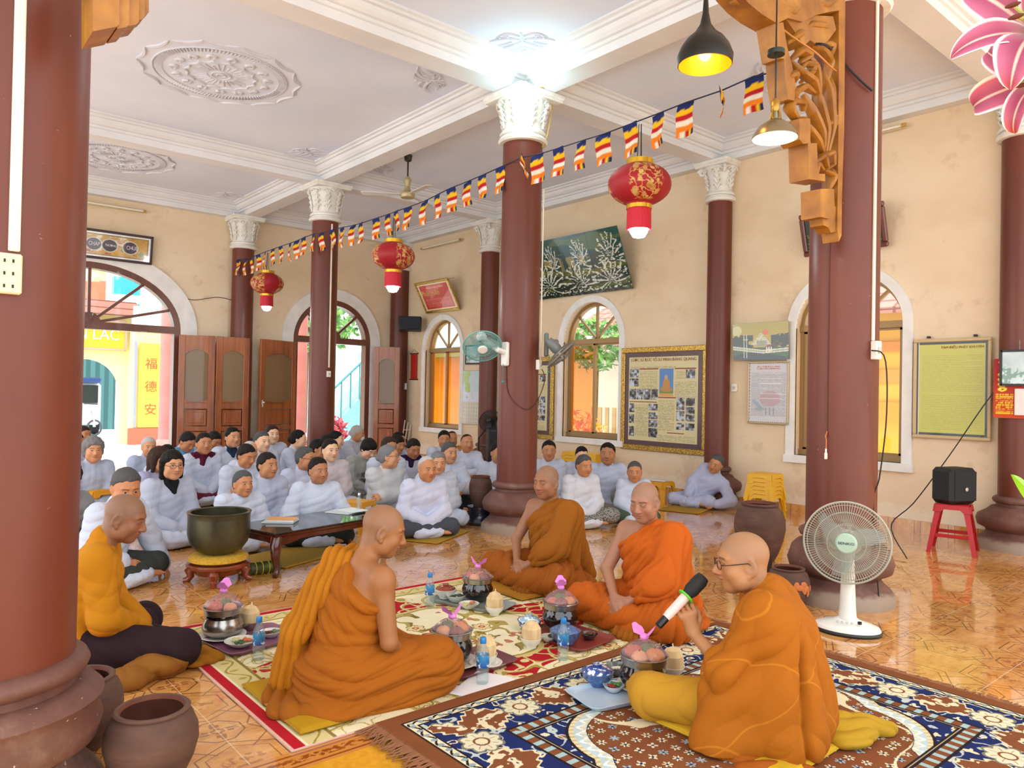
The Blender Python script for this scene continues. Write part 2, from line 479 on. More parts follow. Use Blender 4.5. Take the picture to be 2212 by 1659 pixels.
M_stone = Mat('wall_column_trim', rough=0.6).mott('#e1e0dc', '#efeeec', 5, 4)
def glassmat(name, col, tint, gl=0.12):
    m = Mat(name); nt = m.nt; out = nt.nodes['Material Output']
    t = nt.nodes.new('ShaderNodeBsdfTransparent'); t.inputs[0].default_value = rgba(col)
    g = nt.nodes.new('ShaderNodeBsdfGlossy'); g.inputs['Roughness'].default_value = 0.03
    d = nt.nodes.new('ShaderNodeBsdfDiffuse'); d.inputs[0].default_value = rgba(col)
    m1 = nt.nodes.new('ShaderNodeMixShader'); m1.inputs[0].default_value = tint; nt.links.new(t.outputs[0], m1.inputs[1]); nt.links.new(d.outputs[0], m1.inputs[2])
    fr = nt.nodes.new('ShaderNodeLayerWeight'); fr.inputs[0].default_value = 0.5; fz = S(nt, fr.outputs['Facing']).pow(4.0)*0.75+0.035
    m2 = nt.nodes.new('ShaderNodeMixShader'); nt.links.new(fz.o, m2.inputs[0]); nt.links.new(m1.outputs[0], m2.inputs[1]); nt.links.new(g.outputs[0], m2.inputs[2])
    nt.links.new(m2.outputs[0], out.inputs[0]); return m
M_glass = glassmat('clear_glass', '#f6faf8', 0.03)
M_amber = glassmat('amber_glass', '#e0a050', 0.06)
M_brownglass = glassmat('smoked_door_glass', '#b39a78', 0.42)

def slab(name, x0, y0, x1, y1, z0, z1, mat): return struct(MB().box(((x0+x1)/2, (y0+y1)/2, (z0+z1)/2), (x1-x0, y1-y0, z1-z0)).obj(name, mat, smooth=False))
slab('floor', -3.0, -3.0, XW+0.1, YB+0.1, -0.12, 0.0, M_floor)
M_ground = Mat('courtyard_paving', '#d8d8d4', 0.8); M_ground.base(M_ground.ramp(M_ground.noise(.8, 4), [(.3, '#dde0e0'), (.7, '#ecece8')]))
slab('courtyard_ground', -30, -30, 45, 60, -0.5, -0.14, M_ground)
slab('porch_floor', -3, YB+0.1, 9, 17.2, -0.14, -0.02, plain('#c9d6df', 0.25, name='porch_tile'))
slab('ceiling', -3.0, -0.8, XW+0.3, YB+0.3, ZC, ZC+0.2, M_ceil)
# roof beams with stepped cornices on both sides
GX = [0.35, 5.05, XW]; GY = [2.45, 5.8, 10.4, YB]
PROF = [(0.13, 4.45), (0.13, 4.53), (0.155, 4.535), (0.155, 4.565), (0.185, 4.57), (0.215, 4.60), (0.225, 4.64), (0.255, 4.645), (0.255, 4.67), (0.285, 4.68), (0.285, 4.71)]
def beam(name, p, q):
    p = np.array(p, float); q = np.array(q, float); d = (q-p)/np.linalg.norm(q-p); n = np.array([-d[1], d[0]])
    poly = [(s*a, b) for s, seq in ((1, PROF), (-1, PROF[::-1])) for a, b in seq]
    V = []
    for e in (p, q):
        for a, z in poly: V.append([e[0]+n[0]*a, e[1]+n[1]*a, z])
    k = len(poly); F = [(i, (i+1) % k, k+(i+1) % k, k+i) for i in range(k)]+[tuple(range(k)), tuple(range(k, 2*k))[::-1]]
    return struct(MB().add(V, F).obj(name, M_trimw, sharp=30))
for i, Y in enumerate(GY):
    beam('ceiling_beam', (-3.0, Y if i < 3 else YB-0.02), (XW+0.1, Y if i < 3 else YB-0.02))
for i, X in enumerate(GX):
    beam('ceiling_beam', (X if i < 2 else XW-0.02, -0.8), (X if i < 2 else XW-0.02, YB+0.1))

# walls with arched openings -------------------------------------------------
def arch_z(t, o):   # t in -1..1
    return o['zs']+o['rise']*math.sqrt(max(0.0, 1-t*t))
def wall(name, P, u0, u1, zt, openings, thick, mat, seg=28):
    mb = MB()
    cuts = []
    for o in openings: cuts += [o['c']-o['h'], o['c']+o['h']]
    xs = [u0]+sorted(cuts)+[u1]
    def q(a, za, b, zb, ztop, d):
        mb.quad(P(a, za, d), P(b, zb, d), P(b, ztop, d), P(a, ztop, d))
    for i in range(0, len(xs)-1, 2): 
        for d in (0, thick): q(xs[i], 0, xs[i+1], 0, zt, d)
    for o in openings:
        tt = np.cos(np.linspace(PI, 0, seg+1)); us = [o['c']+o['h']*t for t in tt]; zz = [arch_z(t, o) for t in tt]
        for d in (0, thick):
            if o['z0'] > 0: mb.quad(P(us[0], 0, d), P(us[-1], 0, d), P(us[-1], o['z0'], d), P(us[0], o['z0'], d))
            for k in range(seg): mb.quad(P(us[k], zz[k], d), P(us[k+1], zz[k+1], d), P(us[k+1], zt, d), P(us[k], zt, d))
        ring = [(us[0], o['z0'])]+list(zip(us, zz))+[(us[-1], o['z0'])]
        for (a, za), (b, zb) in zip(ring, ring[1:]): mb.quad(P(a, za, 0), P(b, zb, 0), P(b, zb, thick), P(a, za, thick))
        if o['z0'] > 0: mb.quad(P(us[0], o['z0'], 0), P(us[-1], o['z0'], 0), P(us[-1], o['z0'], thick), P(us[0], o['z0'], thick))
    return struct(mb.obj(name, mat, smooth=False))
def PR(u, z, d): return (XW+d, u, z)
def PB(u, z, d): return (u, YB+d, z)
WIN = [dict(c=12.05, h=0.60, z0=0.68, zs=2.22, rise=0.58), dict(c=8.07, h=0.60, z0=0.72, zs=2.23, rise=0.60), dict(c=4.05, h=0.62, z0=0.72, zs=2.24, rise=0.58)]
DOOR = [dict(c=2.60, h=1.40, z0=0.0, zs=2.36, rise=1.02), dict(c=6.875, h=0.83, z0=0.0, zs=2.36, rise=0.80)]
wall('wall_right', PR, -3.0, YB+0.25, ZC, WIN[::-1], 0.24, M_wall)
wall('wall_back', PB, -3.0, XW, ZC, DOOR, 0.24, M_wall)
slab('baseboard_right', XW-0.02, -3.0, XW, YB, 0, 0.13, M_floor)
slab('baseboard_back', 4.3, YB-0.02, 5.9, YB, 0, 0.13, M_floor)
def arch_path(o, inset, z0, seg=32):
    h, r = o['h']-inset, o['rise']-inset
    return [(o['c']-h, z0)]+[(o['c']+h*math.cos(a), o['zs']+r*math.sin(a)) for a in np.linspace(PI, 0, seg+1)]+[(o['c']+h, z0)]
def arch_band(mb, P, o, in0, in1, d0, d1, z0):
    """a flat band between two insets, from depth d0 to d1"""
    A = arch_path(o, in0, z0); B = arch_path(o, in1, z0)
    for i in range(len(A)-1):
        a, b, c, e = A[i], A[i+1], B[i+1], B[i]
        mb.quad(P(*a, d0), P(*b, d0), P(*c, d0), P(*e, d0)); mb.quad(P(*e, d0), P(*c, d0), P(*c, d1), P(*e, d1)); mb.quad(P(*a, d0), P(*b, d0), P(*b, d1), P(*a, d1))
    return mb
def bar(mb, P, a, b, w, d0, d1):
    a = np.array(a, float); b = np.array(b, float); t = (b-a)/np.linalg.norm(b-a); n = np.array([-t[1], t[0]])*w/2
    c = [a+n, b+n, b-n, a-n]
    F = [P(*p, d0) for p in c]; G = [P(*p, d1) for p in c]
    mb.add(F+G, [(0, 1, 2, 3), (4, 7, 6, 5), (0, 4, 5, 1), (1, 5, 6, 2), (2, 6, 7, 3), (3, 7, 4, 0)])
def arch_pane(P, o, inset, z0, d):
    A = arch_path(o, inset, z0); return MB().add([P(*a, d) for a in A], [tuple(range(len(A)))])
# windows
for i, o in enumerate(WIN):
    w = struct(thing('window_%d' % (i+1), None, None))
    mb = arch_band(MB(), PR, o, -0.105, 0.0, -0.03, 0.02, o['z0']); bar(mb, PR, (o['c']-o['h']-.12, o['z0']-0.045), (o['c']+o['h']+.12, o['z0']-0.045), 0.09, -0.05, 0.22)
    mb.obj('surround', M_stone, w, smooth=False)
    fr = arch_band(MB(), PR, o, 0.0, 0.05, 0.10, 0.18, o['z0'])
    zt = o['zs']-0.0
    bar(fr, PR, (o['c']-o['h'], zt), (o['c']+o['h'], zt), 0.075, 0.08, 0.18); bar(fr, PR, (o['c']-o['h'], o['z0']+.035), (o['c']+o['h'], o['z0']+.035), 0.07, 0.08, 0.18)
    for a in (PI/2, PI/4, 3*PI/4):
        bar(fr, PR, (o['c'], zt+0.03), (o['c']+(o['h']-.04)*math.cos(a), zt+(o['rise']-.03)*math.sin(a)), 0.03, 0.12, 0.16)
    fr.obj('window_frame', M_winframe, w, smooth=False)
    arch_pane(PR, o, 0.04, zt, 0.14).obj('fanlight_pane', M_glass, w, smooth=False)
    for k, (ua, ub, dd, gm) in enumerate(((0.0, o['h']-.05, 0.115, M_amber), (-0.06, o['h']-.10 if i == 0 else 0.0, 0.15, M_amber if i == 0 else M_glass))):
        if ub <= ua and k == 1 and i: continue
        if k == 1: ua, ub = -o['h']+.05, 0.06
        s = MB()
        a0, a1, b0, b1 = o['c']+ua, o['c']+ub, o['z0']+.07, zt-.04
        for p, q in (((a0, b0), (a1, b0)), ((a0, b1), (a1, b1)), ((a0+.02, b0), (a0+.02, b1)), ((a1-.02, b0), (a1-.02, b1))): bar(s, PR, p, q, 0.045, dd-.015, dd+.015)
        sash = s.obj('sash', M_winframe, w, smooth=False)
        MB().quad(PR(a0, b0, dd), PR(a1, b0, dd), PR(a1, b1, dd), PR(a0, b1, dd)).obj('pane', gm, sash, smooth=False)
# doors: white band, brown frame, fanlight
for i, o in enumerate(DOOR):
    w = struct(thing('door_%d' % (i+1), None, None))
    bw = 0.27 if i == 0 else 0.22
    arch_band(MB(), PB, o, -bw, 0.0, -0.045, 0.03, 0.0 if i == 0 else 0.0).obj('arch_band', M_stone, w, smooth=False)
    fr = arch_band(MB(), PB, o, 0.0, 0.10, -0.02, 0.16, 0.0)
    bar(fr, PB, (o['c']-o['h'], o['zs']), (o['c']+o['h'], o['zs']), 0.12, -0.025, 0.16)
    angs = [PI/2, PI/2-.66, PI/2+.66, PI/2-1.2, PI/2+1.2] if i == 0 else [PI/2, PI/4, 3*PI/4]
    for a in angs: bar(fr, PB, (o['c'], o['zs']+.03), (o['c']+(o['h']-.08)*math.cos(a), o['zs']+(o['rise']-.08)*math.sin(a)), 0.045, 0.02, 0.08)
    fr.lathe([(0.16, 0), (0.16, .06), (0.0, .07)], 16, (o['c'], YB+0.03, o['zs']+.05), R=rotx(PI/2), a0=0, a1=PI)
    fr.obj('door_frame', M_frame, w, smooth=False)
    arch_pane(PB, o, 0.1, o['zs']+.06, 0.05).obj('fanlight_pane', M_glass, w, smooth=False)
def door_leaf(name, label, p, q, zt=2.28, loft=0.02, handle=None):
    """a panelled leaf standing from p to q (x, y), seen from the hall"""
    p = np.array(p, float); q = np.array(q, float); L = np.linalg.norm(q-p); d = (q-p)/L
    root = tag(thing(name, label, 'door leaf', (p[0], p[1], 0), math.atan2(d[1], d[0])), group='open door leaves at the two doorways'); H = zt-loft
    st = 0.105
    mb = MB()
    for x in (st/2, L-st/2): mb.box((x, 0, loft+H/2), (st, .045, H), bev=.006)
    for z0, z1 in ((0, .14), (.62, .70), (1.0, 1.12)): mb.box((L/2, 0, loft+(z0+z1)/2), (L-2*st+.01, .04, z1-z0), bev=.006)
    # arched top rail
    xs = np.linspace(st, L-st, 15); top = [(x, 2.02-0.09*((x-L/2)/(L/2-st))**2) for x in xs]
    mb.prism(top+[(L-st, H), (st, H)], .04, (0, .02, loft), (1, 0, 0), (0, 0, 1))
    mb.prism([(x, 1.12+0.05*((x-L/2)/(L/2-st))**2) for x in xs]+[(L-st, 1.10), (st, 1.10)], .04, (0, .02, loft), (1, 0, 0), (0, 0, 1))
    mb.obj('leaf_frame', M_door, root, sharp=25)
    for z0, z1 in ((.14, .62), (.70, 1.0)):
        MB().box((L/2, 0, loft+(z0+z1)/2), (L-2*st-.03, .028, z1-z0-.03), bev=.012).box((L/2, 0, loft+(z0+z1)/2), (L-2*st-.10, .04, z1-z0-.10), bev=.012).obj('door_panel', M_door, root, sharp=25)
    MB().box((L/2, 0, loft+1.57), (L-2*st, .006, 1.0)).obj('door_pane', M_brownglass, root, smooth=False)
    if handle:
        hn = MB().box((handle, -.03, 1.12), (.035, .012, .13), bev=.004).ball((handle, -.055, 1.14), .022).obj('handle', plain('#d8d8d8', .2, .9), root); hn['label'] = 'chrome handle'
    return root
door_leaf('door_leaf', 'wooden glazed door leaf hinged beside the wide arched doorway', (3.93, 13.40), (4.47, 13.20))
door_leaf('door_leaf', 'wooden glazed door leaf in front of the maroon back wall column', (4.49, 13.20), (5.06, 13.18))
door_leaf('door_leaf', 'wooden glazed door leaf with a chrome handle beside the narrow doorway', (5.25, 13.16), (6.05, 13.46), handle=.05)
door_leaf('door_leaf', 'wooden glazed door leaf by the hall corner under the black speaker', (7.72, 13.42), (8.10, 13.05))

# columns ----------------------------------------------------------------------
def leaf_relief(mb, ang, r, z0, z1, w, seg=7):
    """one acanthus spray standing out of the capital bell"""
    e = np.array([math.cos(ang), math.sin(ang), 0]); t = np.array([-e[1], e[0], 0])
    def pt(s, zz, out): return e*(r(zz)+out)+t*s+np.array([0, 0, zz])
    H = z1-z0
    mb.tube([pt(0, z0+H*k, 0.012) for k in np.linspace(0, 1, 6)], [.013, .012, .011, .010, .009, .006], 6)
    for sd in (-1, 1):
        for j in range(4):
            h0 = z0+H*(.06+.22*j); L = w*(1.0-.12*j)
            a = np.linspace(0, 1, seg)
            mb.tube([pt(sd*(L*k), h0+H*.22*math.sin(k*PI*.8)*1.0, .016*math.sin(PI*k)+.008) for k in a], [.011, .014, .015, .014, .012, .009, .005], 6)
        a = np.linspace(0, 1.6*PI, 10)
        mb.tube([pt(sd*(w*.75+.035*math.cos(x)*(1-.08*i)), z1-.03+.035*math.sin(x)*(1-.08*i), .016) for i, x in enumerate(a)], np.linspace(.012, .007, 10), 6)
def column(label, x, y, r, ztop=ZB, capz=3.95, cap='bell', capr=1.0, basek=1.0, half=None):
    root = thing('column', label, 'column', (x, y, 0)); root['kind'] = 'structure'
    MB().lathe([(r, 0.42), (r, 1.5), (r*.985, capz+.02)], 40).obj('shaft', M_col, root)
    k = basek; B = [(r+.005, .50), (r+.035, .485), (r+.045, .465), (r+.035, .44), (r+.012, .43), (r+.012, .405), (r+.055, .395), (r+.09, .36), (.335*k, .315), (.35*k, .27), (.335*k, .215), (.275*k, .185), (.262*k, .165), (.275*k, .14), (.33*k, .09), (.355*k, .06), (.36*k, .0)]
    MB().lathe(B[::-1], 48, capt=True).obj('column_base', M_base, root, sharp=50)
    c = capr; h = ztop-capz
    MB().lathe([(r*.97, capz-.005), (r+.035*c, capz), (r+.05*c, capz+.025), (r+.035*c, capz+.05), (r+.01*c, capz+.055), (r+.01*c, capz+.07), (r+.03*c, capz+.075), (r+.035*c, capz+.095), (r+.02*c, capz+.115), (r-.005, capz+.12)], 40).obj('collar', M_cap, root)
    z0, z1 = capz+.12, ztop-.07
    def rr(z): return r*0.98+.07*c*max(0.0, (z-z0)/(z1-z0))**2.2
    mb = MB().lathe([(rr(z), z) for z in np.linspace(z0-.01, z1, 9)], 40)
    m = 8 if cap == 'bell' else 6
    for i in range(m): leaf_relief(mb, 2*PI*(i+.5)/m+math.radians(49.6), rr, z0+.02, z1-.03, .45*r*PI/m*2/1.25)
    if cap != 'bell':     # corner scrolls
        for i in range(4):
            a = PI/4+i*PI/2; e = np.array([math.cos(a), math.sin(a), 0])
            s = np.linspace(0, 3.4*PI, 30)
            P = [e*(r+.085+(.05-.0125*x/PI)*math.cos(x))+np.array([0, 0, z1-.055+(.05-.0125*x/PI)*math.sin(x)]) for x in s]
            mb.tube(P, .02, 6)
    mb.obj('capital_bell', M_cap, root, sharp=45)
    ab = MB(); w = r+.10*c
    ab.box((0, 0, ztop-.055), (2*w-.03, 2*w-.03, .035), bev=.01).box((0, 0, ztop-.02), (2*w, 2*w, .05), bev=.012)
    ab.obj('abacus', M_cap, root, sharp=30)
    return root
column('thick maroon column beside the standing white fan', 5.2, 2.52, .232, ZB+.2, 4.12, capr=1.2)
column('maroon column with two wall fans on its shaft', 5.03, 5.82, .206)
column('slim maroon column in the hall before the narrow doorway', 5.10, 10.4, .195, capz=3.9)
column('wide maroon column with a socket strip beside the two clay jars', 0.29, 2.98, .262, 4.9, 4.4)
column('maroon wall column between the two arched doorways', 5.0, 13.42, .19, capz=3.88)
column('maroon corner column behind the black speaker', 8.33, 13.48, .19, capz=3.9)
column('maroon wall column beside the framed notice board with photographs', 8.38, 5.72, .155, capz=3.94, cap='volute')
column('maroon wall column behind the small black pedestal fan', 8.36, 10.5, .165, capz=3.9, cap='volute')
column('maroon wall column partly behind the red wall calendar', 8.38, 2.33, .17, capz=3.94, cap='volute')
# ------------------------------------------------------------------ ceiling ornaments (one moulded piece each)
M_orn = Mat('stucco', rough=0.8).mott('#c9cbd8', '#d6d8e4', 3, 3)
def medallion(label, cx, cy, R0, mat=M_orn):
    mb = MB(); z = ZC-.004
    def P(r, a, dz=0): return (cx+r*math.cos(a), cy+r*math.sin(a), z-dz)
    def ring(r, w): mb.tube([P(r, a) for a in np.linspace(0, 2*PI, 61)[:-1]], w, 6, closed=True)
    ring(.06*R0, .008); ring(.13*R0, .008)
    for k in range(28):
        a = 2*PI*k/28; mb.tube([P(.20*R0, a), P((.40 if k % 3 else .34)*R0, a)], [.009, .005], 5)
    n = 15
    for k in range(n):      # scalloped ring, buds, outer scallops
        a0 = 2*PI*k/n
        mb.tube([P(R0*(.50-.045*abs(math.sin(t*PI))), a0+2*PI/n*t) for t in np.linspace(0, 1, 7)], .012, 5)
        for s in (-1, 1): mb.tube([P(R0*(.60+.10*t), a0+s*(.10-.10*(t-.4)**2*4)*(1-.35*t)*.9) for t in np.linspace(0, 1, 7)], [.02, .022, .022, .02, .018, .014, .01], 6)
        mb.ball(P(R0*.64, a0), (.028, .028, .012), 8, 6)
        mb.tube([P(R0*(1.13-.075*math.sin(t*PI)), a0+2*PI/n*t) for t in np.linspace(0.04, .96, 9)], [.006, .014, .017, .018, .018, .018, .017, .014, .006], 5)
    for k in range(110):
        a = 2*PI*k/110; mb.tube([P(.80*R0, a), P(.90*R0, a+.03)], .012, 5)
    ring(.92*R0, .010)
    return tag(mb.obj('ceiling_medallion', mat), label, 'ceiling ornament', 'round stucco medallions on the ceiling')
medallion('large round stucco medallion on the ceiling panel nearest the socket column', 2.72, 8.05, .72)
medallion('small-looking round stucco medallion on the ceiling above the wide doorway', 2.6, 12.0, .70)
def spray(label, cx, cy, ang, k=1.0):
    mb = MB(); c, s = math.cos(ang), math.sin(ang)
    def P(u, v): return (cx+(u*c-v*s)*k, cy+(u*s+v*c)*k, ZC-.004)
    for sd in (-1, 1):
        for (u0, v0, L, cv, w) in ((0, .05, .42, .10, .016), (.02, .02, .30, -.06, .014), (0, .16, .22, .05, .014), (.02, -.05, .22, -.08, .012), (.1, .06, .20, .03, .013)):
            t = np.linspace(0, 1, 9); mb.tube([P(sd*(u0+L*x), v0+cv*math.sin(x*PI*.9)+.05*x) for x in t], np.array([.5, .9, 1, 1, .95, .85, .7, .5, .25])*w*1.2, 6)
        a = np.linspace(0, 1.7*PI, 10); mb.tube([P(sd*(.16+.05*math.cos(x)*(1-x/9)), -.04+.05*math.sin(x)*(1-x/9)) for x in a], .011, 6)
    for v in (.10, .18, .25): mb.ball(P(0, v), (.022*k, .035*k, .012), 8, 6)
    mb.tube([P(0, -.12), P(0, .28)], [.012, .006], 6)
    return tag(mb.obj('ceiling_ornament', M_orn), label, 'ceiling ornament', 'leafy stucco corner sprays on the ceiling')
spray('leafy stucco spray lit by the bulb on the fan column capital', 4.52, 5.27, -PI/4+PI/2*1.0-PI/2+0.0, 1.0)
spray('leafy stucco spray beyond the beam beside the large medallion', 4.45, 6.6, PI/4, .8)
spray('leafy stucco spray above the hall column before the narrow doorway', 4.5, 9.75, -PI/4, .95)
spray('faint leafy stucco spray over the back wall column', 4.5, 12.9, -PI/4, .8)
spray('leafy stucco spray over the ceiling fan bay', 5.7, 9.7, PI/4, .8)
spray('leafy stucco spray behind the black pendant lamp', 7.0, 4.1, PI/8, 1.0)
# ------------------------------------------------------------------ lights of the hall
M_bulb = emitter('lit_bulb', '#f4fbff', 28); M_bulbc = emitter('cool_lit_bulb', '#c9f4ff', 30); M_bulbw = emitter('warm_lit_bulb', '#ffdf9a', 18)
def lamp(name, loc, energy, color, rad=.04, parent=None):
    l = bpy.data.lights.new(name, 'POINT'); l.energy = energy; l.color = color; l.shadow_soft_size = rad
    o = bpy.data.objects.new(name, l); COL.objects.link(o); o.location = [float(v) for v in loc]; o.parent = parent; return o
b = thing('light_bulb', 'glowing bluish bulb on top of the fan column capital', 'light bulb', (4.80, 5.53, 4.27))
MB().lathe([(.0, -.09), (.03, -.085), (.042, -.05), (.042, .06), (.03, .09), (.018, .1)], 16).obj('bulb', M_bulbc, b)
MB().lathe([(.02, .095), (.024, .10), (.024, .15), (.012, .19)], 12, capt=True).obj('lamp_holder', M_white, b)
lamp('bulb_light', (-.16, -.18, -.04), 7, (.45, .92, 1.0), .05, b)
M_red = Mat('lantern_silk', rough=0.55, sheen=0.0)
def lantern_mat():
    m = M_red; x, y, z = m.xyz(m.coord()); th = y.atan2(x)
    v = m.voro(17.0); n = m.noise(19, 3); lobe = (th*3.0+1.2).cos()
    g = (((v+n*.5).lt(0.66, .02)).max((n-.5).abs().lt(.035, .012)))*lobe.gt(-.1, .15)*z.abs().lt(0.150, .01)
    panel = ((th*3.0+1.2).fract()-.5).abs()
    c = m.mix(((x*14.0).sin()*.1+n).gt(2.0), '#a60c1c', '#a60c1c'); c = m.mix(m.noise(3, 2)*.4, c, '#7d0a1e')
    ribs = (th*6.0).cos().abs().lt(.02, .02); c = m.mix(ribs*.4, c, '#5c0712')
    c = m.mix(g*.9, c, m.ramp(n, [(.3, '#a8792c'), (.7, '#e0c277')])); m.base(c)
lantern_mat()
M_gold = Mat('gold_foil', '#d8ac32', 0.3, 0.75); M_fringe = Mat('red_fringe', '#c41430', .6)
def lantern(label, x, y, zc, ztop, rot):
    r = thing('lantern', label, 'lantern', (x, y, zc), rot, 'red hanging lanterns')
    a = np.linspace(-1, 1, 25); R0, hz = .262, .175
    prof = [(max(.105, R0*math.sqrt(max(0, 1-(t*.985)**2))), hz*t) for t in a]
    MB().lathe(prof, 48, mod=lambda A, z: 1+.006*np.cos(A*12)).obj('silk_globe', M_red, r)
    MB().lathe([(.06, hz+.035), (.112, hz+.03), (.112, hz-.012)], 24, capb=False).obj('top_band', M_gold, r)
    MB().lathe([(.107, -hz-.03), (.107, -hz+.012)], 24).obj('lower_band', M_gold, r)
    MB().lathe([(.101, -hz-.20), (.098, -hz-.03), (.085, -hz-.03), (.09, -hz-.20)], 60, mod=lambda A, z: 1+.02*np.cos(A*30)).obj('fringe', M_fringe, r)
    MB().lathe([(.0, -hz-.275), (.05, -hz-.262), (.074, -hz-.22), (.070, -hz-.16), (.03, -hz-.08)], 16).obj('bulb', M_bulb, r)
    cb = MB()
    for dx, dy in ((.02, 0), (-.012, .018), (-.012, -.018)): cb.tube([(dx, dy, hz+.03), (dx*.6, dy*.6, ztop-zc)], .0035, 5)
    cb.obj('hanging_cord', plain('#22201e', .6), r)
    lamp('lantern_light', (0, 0, -hz-.33), 9, (.85, .95, 1.0), .06, r)
LX = 4.82
lantern('nearest and largest red lantern hanging above the wall lacquer picture', LX, 4.08, 3.155, 3.66, .3)
lantern('middle red lantern hanging near the black corner speaker', LX, 7.97, 3.05, 3.52, 1.1)
lantern('farthest smallest red lantern hanging by the back wall column', LX, 11.87, 3.10, 3.60, 1.9)
# flag garland
M_flag = vcol('flag_cloth', .8, .2)
FL = [(1628, 165, 0), (1558, 196, 1.1), (1481, 222, 0), (1420, 246, .1), (1362, 268, 0), (1303, 290, .15), (1254, 305, 0), (1207, 320, .2), (1161, 334, 0), (1128, 340, 1.2), (1081, 361, .1), (1043, 378, 0), (1008, 393, .1), (974, 406, .2), (946, 420, .1), (916, 435, .2), (881, 448, .3), (857, 456, 0), (836, 464, .5), (811, 472, .2), (781, 482, .2), (762, 487, 0), (738, 492, .2), (718, 497, .1), (694, 503, .4), (676, 506, .6), (657, 513, .2), (641, 520, .1), (625, 526, .1), (607, 532, .1), (590, 538, .1), (571, 545, .6), (558, 550, .1), (544, 556, .1), (530, 560, .1), (515, 561, .2)]
gar = tag(thing('flag_garland', 'long cord of small five-coloured striped flags strung across the hall', 'flag garland', (LX, 4.08, 0)))
pts = [gx(1668, 166, LX)+A_(0, -.0, .03)]+[gx(a, b_, LX) for a, b_, _ in FL]+[A_(LX+.06, 13.42, 3.70)]
MB().tube([p-A_(LX, 4.08, 0) for p in pts], .006, 5).obj('cord', plain('#1c2240', .7), gar)
def flagfn(seed):
    def f(u, v):
        p = Paint(u, v, '#1e2a5e'); e = .004*np.sin(u*9+seed)
        v2 = v+e
        for lo, hi, c in ((.62, .80, '#e2b21c'), (.475, .64, '#b01c22'), (.335, .48, '#dcd6c6'), (0, .34, '#dd7a1c')): p.on((v2 < hi), c)
        for lo, hi, c in ((0, .22, '#dd7a1c'), (.22, .44, '#dcd6c6'), (.44, .66, '#b01c22'), (.66, .85, '#e2c21c'), (.85, 1.01, '#26264e')): p.on((v2 < .175) & (u > lo) & (u <= hi), c)
        return p.c*(1+.10*(n2(u, v, 5, seed)-.5)[..., None])
    return f
for i, (a, b_, tw) in enumerate(FL):
    p = gx(a, b_, LX)-A_(LX, 4.08, 0); w, h = .150+.02*math.sin(i*1.7), .265
    yaw = (.16*math.sin(i*2.3)+(.25*tw if tw < 1 else .3)); u = A_(-math.sin(yaw)*w, -math.cos(yaw)*w, w*.12); 
    if tw > .9: u = A_(-.10, -.05, .075); h *= .62
    v = A_(.02*math.sin(i*1.3), .03*tw, h)
    painted('flag', flagfn(i), p-u/2-v, u, v, 8, 20, M_flag, gar, zf=lambda q, t, i=i: .018*np.sin(q*5+i)*(1-t)+.012*np.sin(t*6+i*2))
# pendant lamps
def pendant(label, px, py, D, kind):
    c = dep(px, py, D); r = thing('pendant_lamp', label, 'pendant lamp', c)
    if kind == 'black':
        k = .147; prof = [(.012, .30), (.017, .22), (.03, .16), (.06, .115), (.10, .08), (.128, .04), (k, -.01), (.142, -.055)]
        MB().lathe(prof[::-1], 40).obj('shade', plain('#1d1a16', .35, .3), r)
        MB().lathe([(a-.004, z-.002) for a, z in prof][::-1], 40).obj('shade_lining', Mat('gilt_lining', '#d98a1a', .35, .4), r)
        MB().ball((0, 0, .0), .032, 14, 10).obj('bulb', emitter('orange_bulb', '#ffb84a', 30), r)
        lamp('pendant_light', (0, 0, -.03), 5, (1, .62, .2), .03, r); top = .30
    else:
        prof = [(.018, .10), (.022, .06), (.05, .045), (.085, .02), (.112, -.02), (.118, -.04)]
        MB().lathe(prof[::-1], 40).obj('shade', Mat('nickel_shade', '#8d7f62', .3, .8), r)
        MB().lathe([(a-.003, z-.003) for a, z in prof][::-1], 40).obj('shade_lining', plain('#f2e8cc', .5), r)
        mb = MB().lathe([(.020, .10), (.024, .11), (.024, .15), (.012, .17)], 20, capt=True)
        for s in (0, PI/2, PI, 3*PI/2): mb.tube([(.02*math.cos(s), .02*math.sin(s), .11), (.034*math.cos(s), .034*math.sin(s), .055)], .005, 5)
        mb.obj('lamp_holder', Mat('brass', '#a5813a', .3, .9), r)
        MB().ball((0, 0, -.005), (.04, .04, .035), 14, 10).obj('bulb', emitter('pale_bulb', '#fff0b8', 14), r)
        lamp('pendant_light', (0, 0, -.06), 6, (1, .85, .55), .03, r); top = .17
        MB().lathe([(.0, .43), (.045, .43), (.045, .405), (.0, .405)][::-1], 20).obj('cord_disc', plain('#1b231e', .4), r)
    MB().tube([(0, 0, top-.02), (.0, 0, ZB+.05-c[2] if kind == 'black' else .86)], .005, 6).obj('cord', plain('#181614', .6), r)
pendant('black onion-shaped pendant lamp with a glowing orange inside', 1523, 118, 4.0, 'black')
pendant('small metal pendant lamp with a pale lit inside, before the carved bracket', 1674, 282, 4.0, 'nickel')
